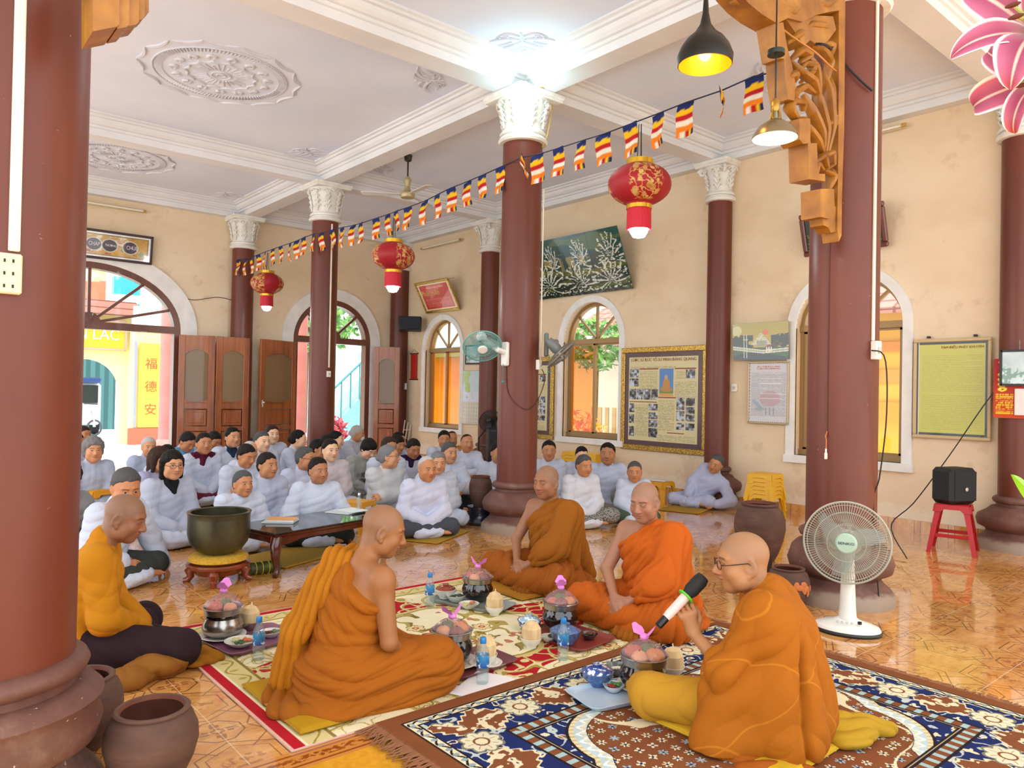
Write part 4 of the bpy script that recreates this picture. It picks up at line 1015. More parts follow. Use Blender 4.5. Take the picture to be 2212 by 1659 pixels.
MB().lathe([(.052, .08), (.046, .16), (.040, fc[2]-.25), (.034, fc[2]-.10)], 24, capt=True).obj('stem', plain('#e6ebe4', .25), sf)
MB().box(tuple(fc+look(axis)@A_(0, -.16, -.05)), (.05, .07, .12), bev=.012).obj('neck', plain('#e6ebe4', .3), sf)
mb = MB()
for k in range(4): mb.box(Rb@A_(-.03+.026*k, .092, .078), (.016, .02, .010), R=Rb, bev=.003)
mb.obj('push_button', plain('#c9cec8', .4), sf); MB().lathe([(0, .015), (.012, .014), (.012, 0)], 14, tuple(Rb@A_(-.07, .075, .073))).obj('dial_knob', plain('#1b1d1e', .4), sf)
def wall_fan(label, head, axis, mount, nrm, wire, body, blade, rad=.19):
    r = thing('wall_fan', label, 'fan', mount, group='fans fixed to the maroon column'); R = look(axis); c = np.asarray(head)-np.asarray(mount)
    fan_head(r, R, c, rad, wire, blade, body, body, 64, depth=.10)
    n = np.asarray(nrm, float); Rn = look(n)
    MB().box(n*.02, (.085, .045, .24), R=Rn, bev=.018).obj('wall_bracket', body, r)
    MB().tube([n*.04+A_(0, 0, .02), n*.12+A_(0, 0, .03), c-R[:, 1]*.12], .030, 12).obj('arm', body, r)
    MB().tube([n*.05+A_(0, 0, -.10), n*.05+A_(.0, 0, -.26)], .003, 5).ball(n*.05+A_(0, 0, -.28), .014).obj('pull_cord', plain('#2a8a80', .5), r)
mt, n = cyl(1094, 765, *COLS['C']); 
wall_fan('white wall fan with a teal ring on the window side of the middle column', dep(1042, 748, 7.42), (-.35, -.55, -.62), mt, n, Mat('teal_grille', '#6fb0ae', .35), plain('#e6e8e2', .3), M_blade)
mt, n = cyl(1176, 745, *COLS['C'])
wall_fan('grey wall fan on the second-window side of the middle column', dep(1213, 765, 7.5), (.45, -.42, -.62), mt, n, M_greyw, plain('#6d7271', .35), glassmat('brown_blade', '#8a7c6a', .5))
pf = thing('pedestal_fan', 'small black pedestal fan tilted up beside the wall column under the garden poster', 'fan', (8.05, 10.35, 0)); ctr = gx(1058, 909, 8.0)-A_(8.05, 10.35, 0)
fan_head(pf, look((-.75, -.45, .35)), ctr, .19, plain('#26282a', .4, .5), plain('#1d1f20', .4), plain('#1a1c1e', .4), plain('#1a1c1e', .4), 56)
MB().tube([ctr+A_(.06, .04, -.04), A_(.02, .02, .6), A_(.02, .02, .03)], [.02, .014, .014], 10).obj('pole', plain('#3a3d40', .35, .5), pf); MB().lathe([(.18, 0), (.18, .02), (.03, .05)], 28, (.02, .02, 0), capt=True).obj('base', plain('#1a1c1e', .4), pf)
bxo = thing('speaker_box', 'tall black loudspeaker standing under the pedestal fan by the wall', 'speaker', (7.95, 9.75, 0), -.5)
MB().box((0, 0, .40), (.30, .26, .80), bev=.02).obj('cabinet', plain('#17181a', .5), bxo); MB().box((-.0, -.135, .42), (.25, .012, .66), bev=.004).obj('grille', plain('#23262a', .8), bxo)

# ------------------------------------------------------------------ carved bracket of the altar arch
M_carv = Mat('gilded_carved_wood', rough=.42); M_carv.base(M_carv.ramp(M_carv.noise(7, 5), [(.3, '#7d4c14'), (.6, '#a06a20'), (.8, '#b98534')])); M_carv.bump(M_carv.noise(40, 4), .004, .5)
YK = 2.40
def K(cx, cy_, Y=YK): return gy(1560+cx/3.13, cy_/3.13, Y)
br = thing('carved_bracket', 'gilded carved wooden bracket with scrolling leaves against the thick column', 'carved bracket', K(735, 800))
o0 = np.array(br.location)
def carve(name, poly, d=.10, Y=YK, off=0.0):
    q = [K(*a, Y)-o0 for a in poly]; return MB().prism([(v[0], v[2]) for v in q], d, (0, off+d/2, 0), (1, 0, 0), (0, 0, 1)).obj(name, M_carv, br, sharp=30)
carve('post', [(733, -20), (778, -20), (770, 900), (756, 1300), (752, 1600), (735, 1640), (722, 1560), (728, 1200), (733, 600)], .11)
carve('fret_block', [(597, 1290), (690, 1290), (696, 1440), (660, 1490), (598, 1478)], .13); carve('fret_block', [(630, 1470), (725, 1400), (735, 1570), (690, 1580), (672, 1545), (640, 1530)], .09)
carve('fret_block', [(513, 985), (575, 985), (580, 1190), (630, 1190), (630, 1240), (520, 1225)], .13); carve('fret_block', [(455, 820), (528, 820), (530, 985), (480, 990), (457, 960)], .13)
carve('fret_spine', [(293, 185), (350, 175), (375, 330), (415, 480), (440, 620), (425, 700), (385, 690), (365, 560), (355, 420), (330, 415)], .12)
carve('arch_arm', [(28, -30), (110, 60), (200, 130), (300, 188), (372, 150), (470, 175), (560, 130), (640, 110), (735, 95), (735, -40), (500, -60), (200, -40)], .14)
carve('leaf_shield', [(380, 150), (520, 120), (700, 130), (720, 220), (660, 300), (600, 330), (545, 290), (500, 330), (450, 250)], .10)
def leafs(paths, rad, flat=.55):
    mb = MB()
    for k, pts in enumerate(paths):
        P = np.array([K(*a)-o0 for a in pts]); P[:, 1] += -.03*np.sin(np.linspace(0, PI, len(P)))-.012*(k % 3)
        t = np.linspace(0, len(P)-1, 5*len(P)); Q = np.stack([np.interp(t, np.arange(len(P)), P[:, i]) for i in range(3)], 1)
        s = np.linspace(0, 1, len(Q)); mb.tube(Q, rad*(.35+1.0*np.sin(PI*np.clip(s*.85+.08, 0, 1))), 8, flat=flat)
    return mb.obj('leaf_spray', M_carv, br)
leafs([[(680, 1050), (640, 900), (580, 760), (545, 640)], [(680, 1050), (665, 880), (620, 700), (600, 560)], [(685, 1040), (690, 860), (672, 640), (655, 490)], [(695, 1000), (705, 800), (708, 620), (712, 500)], [(670, 1060), (600, 960), (540, 880), (530, 850)], [(640, 700), (560, 560), (470, 500), (430, 420)], [(660, 640), (600, 470), (540, 400), (500, 330)], [(690, 560), (690, 430), (640, 350), (590, 320)], [(600, 640), (500, 600), (440, 640), (450, 720)], [(560, 800), (480, 810), (420, 740), (440, 690), (530, 700), (545, 750)], [(520, 560), (570, 500), (570, 450), (520, 440), (505, 480)], [(640, 820), (700, 860), (705, 810), (670, 790)]], .030)
leafs([[(700, 1180), (610, 1110), (590, 1200), (625, 1235)], [(705, 1160), (650, 1060), (700, 1040), (715, 1120), (690, 1150)], [(695, 1290), (700, 1200), (670, 1160)], [(715, 1280), (720, 1200), (712, 1120)], [(690, 1050), (640, 1060), (600, 1110)]], .024)
leafs([[(60, 10), (160, 60), (280, 90), (360, 70)], [(200, 20), (330, 60), (420, 110), (470, 60), (430, 10)], [(560, 40), (640, 60), (700, 20), (640, -20)], [(480, 230), (560, 180), (650, 190), (700, 240)], [(420, 300), (470, 250), (520, 240)], [(430, 420), (480, 360), (530, 390), (500, 430)], [(640, 300), (700, 320), (710, 420)], [(380, 560), (430, 520), (470, 560)]], .034)
bl = thing('carved_bracket', 'gilded carved wooden pelmet end at the top of the socket column', 'carved bracket', gy(250, 40, 2.55)); o1 = np.array(bl.location)
for k, (a, b_, c, d) in enumerate(((188, -60, 244, 78), (242, -60, 268, 74), (266, -60, 292, 64), (290, -60, 308, 48), (306, -60, 320, 34))):
    q = [gy(*z, 2.55)-o1 for z in ((a, b_), (c, b_), (c, d-6), (c-6, d), (a, d+10 if k == 0 else d+4))]
    MB().prism([(v[0], v[2]) for v in q], .16-.03*k, (0, .08-.012*k, 0), (1, 0, 0), (0, 0, 1)).obj('carved_step', M_carv, bl, sharp=25)
# speaker in the hall corner
sp = thing('wall_speaker', 'black loudspeaker on a bracket in the hall corner', 'speaker', gx(886, 700, 8.15))
Rs = rotz(-.62)@rotx(-.12)
MB().box((0, 0, 0), (.44, .26, .27), R=Rs, bev=.02, taper=1.04).obj('cabinet', plain('#1a2028', .5), sp); MB().box(Rs@A_(-.0, -.135, 0), (.40, .012, .23), R=Rs, bev=.004).obj('grille', plain('#242c36', .8), sp)
MB().tube([Rs@A_(.05, .10, 0), A_(.22, .25, .05)], .015, 8).obj('wall_bracket', plain('#16181a', .5), sp)
# folded frames leaning near the corner
fs = thing('folded_chair', 'folded pale wooden frame leaning on the wall by the last door leaf', 'folding chair', gx(872, 962, 8.25)-A_(0, 0, .0)); fs.location[2] = 0
mb = MB()
for k in range(3): mb.tube([(-.10+.07*k, .0, 0), (.02+.07*k, -.0, .80-.05*k)], .012, 8)
for z_ in (.3, .6): mb.tube([(-.06+.05*(z_ > .5), 0, z_), (.10+.05*(z_ > .5), 0, z_)], .010, 8)
mb.obj('frame', plain('#d9cdb8', .5), fs)

# ------------------------------------------------------------------ courtyard seen through the openings
M_yel = Mat('yellow_render', '#e2b23c', .8); M_pinkc = Mat('pink_column_paint', rough=.6).mott('#b8706c', '#c67f78', 2)
M_tile = Mat('red_roof_tiles', rough=.7); x, y, z = M_tile.xyz(M_tile.coord()); M_tile.base(M_tile.mix(((y*3.2).fract()-.5).abs().gt(.42, .05).max(((z*6.0).fract()).lt(.18, .08)), '#b5786c', '#7d4438'))
def ob(name, mb, mat, label, cat, **k): return tag(mb.obj(name, mat, **k), label, cat)
ba = thing('building', 'yellow building with an orange band seen through the third window', 'building', (13.2, 4.6, -.14))
MB().box((1.0, 0.2, 1.55), (2.0, 4.6, 3.1)).obj('wall', M_yel, ba, smooth=False)
for z_, h_, c in ((2.45, .16, '#d98a34'), (1.95, .22, '#dc9a3c'), (.95, .05, '#a8602c'), (.82, .05, '#a8602c')): MB().box((-.02, .2, z_), (.06, 4.6, h_)).obj('stripe', plain(c, .7), ba, smooth=False)
MB().box((-.03, 1.15, .75), (.06, .9, 1.5)).obj('door', plain('#d89a18', .6), ba, smooth=False)
MB().prism([(-.7, 2.95), (2.6, 4.9), (2.6, 5.0), (-.7, 3.05)], 5.6, (0, 3.0, 0), (1, 0, 0), (0, 0, 1)).obj('roof', M_tile, ba, smooth=False)
bb = thing('building', 'low red-roofed building with a green shutter seen through the second window', 'building', (13.5, 11.0, -.14))
MB().box((1, 0, 1.3), (2, 5.4, 2.6)).obj('wall', plain('#efeee6', .8), bb, smooth=False)
MB().prism([(-.8, 2.55), (2.2, 4.1), (2.2, 4.2), (-.8, 2.65)], 6.0, (0, 3.0, 0), (1, 0, 0), (0, 0, 1)).obj('roof', M_tile, bb, smooth=False)
MB().box((-.03, -.2, 1.75), (.06, 1.3, 1.2)).obj('shutter', plain('#2f9a86', .6), bb, smooth=False)
mb = MB()
for k in range(16): mb.box((-.5, -2.0+.22*k, .62), (.04, .10, 1.24))
mb.obj('slat_screen', plain('#c09a5c', .7), bb, smooth=False)
bc = thing('building', 'ochre wall seen through the first window and its amber pane', 'building', (11.0, 17.0, -.14)); MB().box((1, 0, 1.2), (2, 5, 2.4)).obj('wall', M_yel, bc, smooth=False); MB().box((.95, 0, 2.52), (2.4, 5.2, .25)).obj('cornice', plain('#8fb8bc', .7), bc, smooth=False)
def bush(name, label, cat, c, R3, n, col1, col2, leaf, seed, top=None):
    g = np.random.default_rng(seed); mb = MB(); V = []; F = []
    for i in range(n):
        d = g.normal(size=3); d /= np.linalg.norm(d); p = d*np.array(R3)*g.uniform(.5, 1)**.5; a = g.normal(size=3); a /= np.linalg.norm(a); b_ = np.cross(d, a); b_ /= np.linalg.norm(b_)+1e-9; s = leaf*g.uniform(.6, 1.3)
        k = len(V); V += [p-a*s, p+b_*s*.4+d*s*.2, p+a*s, p-b_*s*.4+d*s*.2]; F.append((k, k+1, k+2, k+3))
    m = Mat(name+'_leaf', rough=.6); m.base(m.ramp(m.noise(6, 2), [(.35, col1), (.65, col2)]))
    r = thing(name, label, cat, c); mb.add(V, F).obj('foliage', m, r, smooth=False)
    MB().tube([(0, 0, -c[2]-.1), (.03, 0, 0)], .05, 6).obj('stem', plain('#6a5238', .8), r)
    return r
bush('flowering_shrub', 'orange flowering shrub outside the amber pane of the second window', 'shrub', (10.3, 10.25, .55), (.5, .8, .55), 500, '#e07818', '#eaa82c', .08, 3)
bush('garden_shrub', 'green shrub beyond the slat screen outside the second window', 'shrub', (12.0, 11.3, 2.5), (.5, .8, .6), 400, '#3d7a3a', '#7ab04a', .12, 4)
bush('courtyard_tree', 'green tree beside the pink porch column outside the wide doorway', 'tree', (6.7, 22.3, 2.5), (.9, .8, 1.3), 700, '#2f8a3c', '#8ac04a', .18, 5)
bush('courtyard_tree', 'leafy tree seen through the fanlight of the narrow doorway', 'tree', (11.2, 24, 4.2), (2.2, 1.5, 1.6), 900, '#4a8a4a', '#9ac46a', .25, 6)
bush('red_plant', 'red-leaved plant by the stair outside the narrow doorway', 'plant', (8.35, 16.6, .35), (.4, .4, .45), 220, '#a83048', '#d86a78', .16, 7)
for x_, y_, lb in ((4.55, 16.0, 'pink porch column outside the wide doorway'), (7.25, 16.0, 'pink porch column between the hall column and the third door leaf')):
    r = thing('porch_column', lb, 'column', (x_, y_, -.02)); MB().lathe([(.21, .35), (.20, 4.6)], 28).obj('shaft', M_pinkc, r); MB().lathe([(.32, 0), (.32, .12), (.26, .16), (.30, .25), (.24, .33), (.21, .36)], 28).obj('column_base', M_pinkc, r)
gt = thing('temple_gate', 'yellow arched gate with a name board outside the wide doorway', 'gate', (3.55, 21.5, -.14))
def GP(u, z_, d): return (u, d, z_)
wall_o = dict(c=.55, h=.78, z0=0, zs=1.45, rise=.75); mb = MB()
tt = np.cos(np.linspace(PI, 0, 25)); us = [wall_o['c']+wall_o['h']*t for t in tt]; zz = [arch_z(t, wall_o) for t in tt]
for d in (0, .4):
    mb.quad(GP(-.6, 0, d), GP(us[0], 0, d), GP(us[0], 3.35, d), GP(-.6, 3.35, d)); mb.quad(GP(us[-1], 0, d), GP(1.55, 0, d), GP(1.55, 3.35, d), GP(us[-1], 3.35, d))
    for k in range(24): mb.quad(GP(us[k], zz[k], d), GP(us[k+1], zz[k+1], d), GP(us[k+1], 3.35, d), GP(us[k], 3.35, d))
ring = [(us[0], 0)]+list(zip(us, zz))+[(us[-1], 0)]
for (a, za), (b_, zb) in zip(ring, ring[1:]): mb.quad(GP(a, za, 0), GP(b_, zb, 0), GP(b_, zb, .4), GP(a, za, .4))
mb.obj('wall', plain('#e8dc9a', .8), gt, smooth=False)
MB().box((.55, -.04, 2.82), (1.75, .10, .78)).obj('name_board', plain('#e0b02c', .7), gt, smooth=False)
mb = MB(); bar(mb, GP, (-.28, 2.46), (1.38, 2.46), .05, -.12, -.08); bar(mb, GP, (-.28, 3.18), (1.38, 3.18), .05, -.12, -.08); bar(mb, GP, (-.30, 2.46), (-.30, 3.18), .05, -.12, -.08); bar(mb, GP, (1.40, 2.46), (1.40, 3.18), .05, -.12, -.08)
mb.obj('board_border', plain('#b09488', .7), gt, smooth=False); text('BAN LÁC', .40, plain('#f2efe2', .6), gt, A_(.55, -.10, 2.82), np.stack([A_(1, 0, 0), A_(0, 0, 1), A_(0, -1, 0)], 1), squash=.85)
MB().prism([(-.9, 3.35), (1.75, 3.35), (1.6, 3.7), (-.7, 3.7)], .9, (0, .65, 0), (1, 0, 0), (0, 0, 1)).obj('roof', M_tile, gt, smooth=False)
MB().box((1.98, -.02, 1.55), (.95, .5, 2.9)).obj('pillar', plain('#ece2a4', .8), gt, smooth=False); MB().box((1.98, -.30, 1.55), (.60, .05, 2.2)).obj('panel', plain('#e6c648', .7), gt, smooth=False)
mb = MB(); bar(mb, GP, (1.60, .45), (1.60, 2.7), .05, -.34, -.28); bar(mb, GP, (2.36, .45), (2.36, 2.9), .05, -.34, -.28); mb.obj('pillar_border', plain('#8f94b8', .7), gt, smooth=False)
MB().box((1.98, -.30, .22), (1.05, .08, .42)).obj('plinth', plain('#c8604a', .7), gt, smooth=False)
for k_, t_ in enumerate('福德安'): text(t_, .32, plain('#b0503a', .6), gt, A_(1.98, -.335, 2.1-.6*k_), np.stack([A_(1, 0, 0), A_(0, 0, 1), A_(0, -1, 0)], 1))
MB().box((1.95, -.2, 3.35), (.85, .4, .5)).obj('box_sign', plain('#f0efea', .6), gt, smooth=False)
sh = thing('shed', 'dark teal corrugated shed behind the yellow gate', 'building', (3.9, 29, -.14)); M_corr = Mat('teal_corrugated_sheet', rough=.5); x, y, z = M_corr.xyz(M_corr.coord()); M_corr.base(M_corr.mix((x*22.0).sin().gt(0, .4), '#2f5a60', '#47767a'))
MB().box((0, 0, 1.6), (5, .2, 3.2)).obj('wall', M_corr, sh, smooth=False)
tk = thing('small_truck', 'white small truck with a dark windscreen parked behind the yellow gate', 'truck', (4.75, 27, -.14)); MB().box((0, 0, .95), (1.2, 2.2, 1.3), bev=.08).obj('cab', plain('#e8eaea', .3), tk); MB().box((0, -1.11, 1.25), (1.0, .04, .55), bev=.02).obj('windscreen', plain('#26343c', .15), tk); MB().box((0, -.8, 1.68), (1.1, 1.0, .16), bev=.05).obj('awning', plain('#34508a', .6), tk)
for s in (-1, 1): MB().lathe([(0, -.09), (.28, -.09), (.30, 0), (.28, .09), (0, .09)], 24, (s*.5, -.7, .30), R=roty(PI/2)).obj('wheel', plain('#1c1c1e', .7), tk)
mo = thing('motorbike', 'parked motorbike at the foot of the white truck', 'motorbike', (4.45, 24.6, -.14), .4)
for s in (-1, 1): MB().tube([(s*.55+.22*math.cos(a), 0, .27+.22*math.sin(a)) for a in np.linspace(0, 2*PI, 25)[:-1]], .028, 8, closed=True).obj('wheel', plain('#5a5c64', .7), mo)
MB().tube([(-.5, 0, .5), (-.1, 0, .62), (.25, 0, .45), (.45, 0, .85), (.55, 0, .3)], [.08, .12, .08, .05, .04], 8).obj('body', plain('#c8ccd4', .35), mo); MB().tube([(.42, -.3, .98), (.42, .3, .98)], .02, 8).obj('handlebar', plain('#333', .5) if False else plain('#333336', .5), mo)
mu = thing('temple_facade', 'pale facade with orange painted drapery above the porch outside the wide doorway', 'building', (3.2, 24, 3.6))
def mur(u, v):
    p = Paint(u, v, '#d8cfae'); p.on((v < .30+.08*n2(u, v, 6, 3)), '#d8684a', .85); p.on((np.abs(u-.46) < .15-.05*v) & (v > .3), '#d4583c').on((np.abs(u-.36) < .03) & (v > .3), '#e0b04a').ell(.46, .32, .14, .05, '#e6c884'); p.on((n2(u, v, 20, 6) > .6) & (v < .55), '#e08a6a', .5); return p.c
painted('facade', mur, A_(-1.6, 0, -.4), A_(3.4, 0, 0), A_(0, 0, 3.4), 70, 70, vcol('mural_paint', .8), mu, thick=.3)
MB().box((.1, -.1, -.55), (3.6, .5, .30)).obj('eave', plain('#7a4a40', .7), mu, smooth=False)
for k in range(3): MB().box((2.35, .1, -.05+.75*k), (.7, .3, .5)).obj('window', plain('#2aa8d8', .3), mu, smooth=False)
stc = thing('stair', 'pale blue outdoor stair with a railing outside the narrow doorway', 'stair', (9.0, 18.6, -.14))
MB().prism([(0, 0), (2.4, 0), (2.4, 2.2), (2.2, 2.2)], 1.0, (-.6, 0, 0), (1, 0, 0), (0, 0, 1)).obj('stair_side', plain('#7fc4d0', .7), stc, smooth=False)
mb = MB()
for k in range(9): mb.tube([(-.6+.26*k, -1.0, .1+.24*k), (-.6+.26*k, -1.0, 1.0+.24*k)], .02, 6)
mb.tube([(-.7, -1.0, .95), (1.6, -1.0, 3.05)], .03, 6).obj('railing', plain('#3a8a94', .5), stc)
# ------------------------------------------------------------------ smooth solids (for bodies and cloth)
class Vol:
    """union of rounded shapes on a grid, turned into one closed surface"""
    def __init__(s, prims, h, pad=0.03):
        los, his = [], []
        for op, p, k in prims:
            if op == 'u': lo, hi = s.bb(p); los.append(lo); his.append(hi)
        s.h = h; s.lo = np.min(los, 0)-pad; hi = np.max(his, 0)+pad
        s.n = np.ceil((hi-s.lo)/h).astype(int)+1
        s.ax = [s.lo[i]+h*np.arange(s.n[i]) for i in range(3)]
        s.d = np.full(tuple(s.n), 0.5, np.float32)
        for op, p, k in prims: s.add(op, p, k)
    @staticmethod
    def bb(p):
        if p[0] == 'c':
            a, b, ra, rb = p[1:]; m = max(ra, rb); return np.minimum(a, b)-m, np.maximum(a, b)+m
        c, r = p[1], np.max(p[2]); return c-r, c+r
    def ev(s, p, X, Y, Z):
        if p[0] == 'c':
            a, b, ra, rb = p[1:]; ba = b-a; L = max(float(ba@ba), 1e-9)
            x, y, z = X-a[0], Y-a[1], Z-a[2]
            t = np.clip((x*ba[0]+y*ba[1]+z*ba[2])/L, 0, 1)
            return np.sqrt((x-t*ba[0])**2+(y-t*ba[1])**2+(z-t*ba[2])**2)-(ra+(rb-ra)*t)
        c, r, R = p[1:]; x, y, z = X-c[0], Y-c[1], Z-c[2]
        q = [(R[0, i]*x+R[1, i]*y+R[2, i]*z)/r[i] for i in range(3)]
        k0 = np.sqrt(q[0]**2+q[1]**2+q[2]**2); k1 = np.sqrt((q[0]/r[0])**2+(q[1]/r[1])**2+(q[2]/r[2])**2)
        return k0*(k0-1.0)/np.maximum(k1, 1e-6)
    def add(s, op, p, k):
        lo, hi = s.bb(p); m = k+3*s.h
        a = np.maximum(np.floor((lo-m-s.lo)/s.h).astype(int), 0); b = np.minimum(np.ceil((hi+m-s.lo)/s.h).astype(int)+1, s.n)
        if np.any(b <= a): return
        sl = tuple(slice(a[i], b[i]) for i in range(3))
        X = s.ax[0][sl[0]].astype(np.float32)[:, None, None]; Y = s.ax[1][sl[1]].astype(np.float32)[None, :, None]; Z = s.ax[2][sl[2]].astype(np.float32)[None, None, :]
        d = s.ev(p, X, Y, Z); g = s.d[sl]
        if op == 'u':
            hh = np.maximum(k-np.abs(g-d), 0)/max(k, 1e-6); s.d[sl] = np.minimum(g, d)-hh*hh*k*0.25
        else:
            e = -d; hh = np.maximum(k-np.abs(g-e), 0)/max(k, 1e-6); s.d[sl] = np.maximum(g, e)+hh*hh*k*0.25
    def grid(s): return s.ax[0][:, None, None], s.ax[1][None, :, None], s.ax[2][None, None, :]
    def field(s, f): s.d = np.asarray(f(s.d, *s.grid()), np.float32); return s
    def surf(s):
        d = s.d; n = d.shape; ins = d < 0
        c = np.zeros((n[0]-1, n[1]-1, n[2]-1), np.int8)
        O8 = [(i, j, k) for i in (0, 1) for j in (0, 1) for k in (0, 1)]
        for i, j, k in O8: c += ins[i:n[0]-1+i, j:n[1]-1+j, k:n[2]-1+k]
        act = np.argwhere((c > 0) & (c < 8)); idx = np.full(c.shape, -1, np.int32); idx[act[:, 0], act[:, 1], act[:, 2]] = np.arange(len(act))
        D = np.stack([d[act[:, 0]+i, act[:, 1]+j, act[:, 2]+k] for i, j, k in O8], 1)
        P = np.zeros((len(act), 3)); cnt = np.zeros(len(act))
        for a in range(8):
            for b in range(a+1, 8):
                oa, ob = np.array(O8[a]), np.array(O8[b])
                if np.abs(oa-ob).sum() != 1: continue
                da, db = D[:, a], D[:, b]; m = (da < 0) != (db < 0)
                t = np.where(m, da/np.where(m, da-db, 1), 0)
                P += np.where(m[:, None], oa+t[:, None]*(ob-oa), 0); cnt += m
        V = s.lo+s.h*(act+P/cnt[:, None])
        Q = []
        for ax in range(3):
            u, v = (ax+1) % 3, (ax+2) % 3
            A = [slice(0, n[i]) for i in range(3)]; A[ax] = slice(0, n[ax]-1); B = list(A); B[ax] = slice(1, n[ax])
            A[u] = B[u] = slice(1, n[u]-1); A[v] = B[v] = slice(1, n[v]-1)
            ia, ib = ins[tuple(A)], ins[tuple(B)]; e = np.argwhere(ia != ib); flip = ~ia[e[:, 0], e[:, 1], e[:, 2]]
            e = e.copy(); e[:, u] += 1; e[:, v] += 1
            def cell(du, dv):
                q = e.copy(); q[:, u] += du; q[:, v] += dv; return idx[q[:, 0], q[:, 1], q[:, 2]]
            q = np.stack([cell(-1, -1), cell(0, -1), cell(0, 0), cell(-1, 0)], 1); q[flip] = q[flip][:, ::-1]; Q.append(q)
        Q = np.concatenate(Q); Q = Q[(Q >= 0).all(1)]
        return V, Q
def vnormals(V, Q):
    n = np.cross(V[Q[:, 2]]-V[Q[:, 0]], V[Q[:, 3]]-V[Q[:, 1]]); N = np.zeros_like(V)
    for i in range(4):
        for a in range(3): N[:, a] += np.bincount(Q[:, i], n[:, a], len(V))
    return N/(np.linalg.norm(N, axis=1, keepdims=True)+1e-12)
def relax(V, Q, it=1, w=0.5):
    for _ in range(it):
        A = np.zeros_like(V); c = np.zeros(len(V))
        for i in range(4):
            a, b = Q[:, i], Q[:, (i+1) % 4]
            for ax in range(3): A[:, ax] += np.bincount(a, V[b, ax], len(V))
            c += np.bincount(a, None, len(V))
        V = V*(1-w)+w*A/np.maximum(c, 1)[:, None]
    return V
def cap(a, b, ra, rb=None, k=0.02, op='u'): return (op, ('c', np.asarray(a, float), np.asarray(b, float), ra, ra if rb is None else rb), k)
def ell(c, r, R=None, k=0.02, op='u'): return (op, ('e', np.asarray(c, float), np.broadcast_to(np.asarray(r, float), (3,)).copy(), np.eye(3) if R is None else R), k)
def chain(pts, rs, k=0.02): return [cap(pts[i], pts[i+1], rs[i], rs[i+1], k) for i in range(len(pts)-1)]

# ------------------------------------------------------------------ cloth folds
def ridge(t): return (np.abs(np.sin(t*.5))**0.75-.62)*1.5
def folds(P, d, wl, seed=0, warp=1.3, wsc=3.0):
    """soft parallel folds; d = direction across the folds, wl = spacing"""
    d = np.asarray(d, float); d = d/np.linalg.norm(d)
    w = vnoise(P*wsc, seed)-.5; w2 = vnoise(P*wsc*2.1+5.2, seed+3)-.5
    return ridge(2*PI*(P@d)/wl+warp*6*w+warp*3*w2)*(0.35+0.9*vnoise(P*4.0+9.1, seed+7))
def crinkle(P, seed=0, sc=14): 
    n = vnoise(P*sc, seed); return (np.abs(n-.5)*2)**.8-.5

# ------------------------------------------------------------------ skin, hair and cloth materials
def skin_mat(name, monk):
    m = Mat(name, rough=0.46, spec=0.4, sss=0.0)
    oi = m.new('ShaderNodeObjectInfo'); colr = oi.outputs['Color']; al = S(m.nt, oi.outputs['Alpha'])
    x, y, z = m.xyz(m.attr('hc').outputs['Vector'])
    front = y.gt(0.03); ax = x.abs()
    c = m.mix(m.noise(60, 3)*0.35, colr, m.mix(0.4, colr, '#8a4a30'))
    # ruddy cheeks and nose, shaved scalp
    c = m.mix(((ax-0.034)*(ax-0.034)+(z+0.028)*(z+0.028)).sqrt().lt(0.02, 0.016)*front*0.22, c, '#b8563c')
    if monk:
        sc = (z*0.66-y*0.75).gt(-0.012, 0.012)*(z*1.0).gt(-0.075, 0.015)*y.gt(-1.0)
        c = m.mix(sc*0.30, c, '#6d655c')
    lip = (x/0.023)*(x/0.023)+((z+0.059)/0.0085)*((z+0.059)/0.0085)
    c = m.mix(lip.lt(1.0, 0.25)*front*0.55, c, '#a04a44')
    c = m.mix((z+0.0588).abs().lt(0.0013, 0.0008)*ax.lt(0.023, 0.003)*front*0.75, c, '#4a2019')
    c = m.mix((((ax-0.008)/0.005)*((ax-0.008)/0.005)+((z+0.039)/0.003)*((z+0.039)/0.003)).lt(1, .2)*front*0.7, c, '#40201a')
    ex = (ax-0.031)/0.0150; ez = (z-0.0065-ax*0.03)/0.0046
    e = ex*ex+ez*ez; opn = al.gt(0.5)
    c = m.mix(e.lt(1.0, 0.12)*front*opn, c, '#b9ada2')
    ir = ((ax-0.031)*(ax-0.031)+(z-0.0080)*(z-0.0080)).sqrt()
    c = m.mix(ir.lt(0.0064, 0.0008)*e.lt(1.0, .1)*front*opn, c, '#22140e')
    c = m.mix((e-1.05).abs().lt(0.28, 0.15)*ez.gt(0.05, 0.1)*front*0.85, c, '#2b1a14')
    c = m.mix((e-1.05).abs().lt(0.25, 0.15)*ez.lt(-0.05, 0.1)*front*0.75*(1.0-opn), c, '#2b1a14')
    br = (z-0.0285+(ax-0.03)*(ax-0.03)*7.0).abs()
    c = m.mix(br.lt(0.0042, 0.0022)*ax.gt(0.012, 0.004)*ax.lt(0.050, 0.005)*front*(0.6 if monk else 0.7), c, '#2c211c')
    m.base(c); m.bump(m.noise(90, 2), 0.001, 0.15)
    return m
M_skin = skin_mat('skin', False); M_mskin = skin_mat('skin_shaven', True)
def hair_mat():
    m = Mat('hair', rough=0.6, spec=0.15)
    oi = m.new('ShaderNodeObjectInfo'); f = m.noise(40, 4, stretch=(1, 1, .25))
    m.base(m.mix(f.gt(0.5, 0.2)*0.5, oi.outputs['Color'], m.mix(1.0, oi.outputs['Color'], '#5a5550', 'SCREEN') if False else m.mix(0.06, oi.outputs['Color'], '#8a8884'))); m.bump(f, 0.008, 0.7); return m
M_hair = hair_mat()
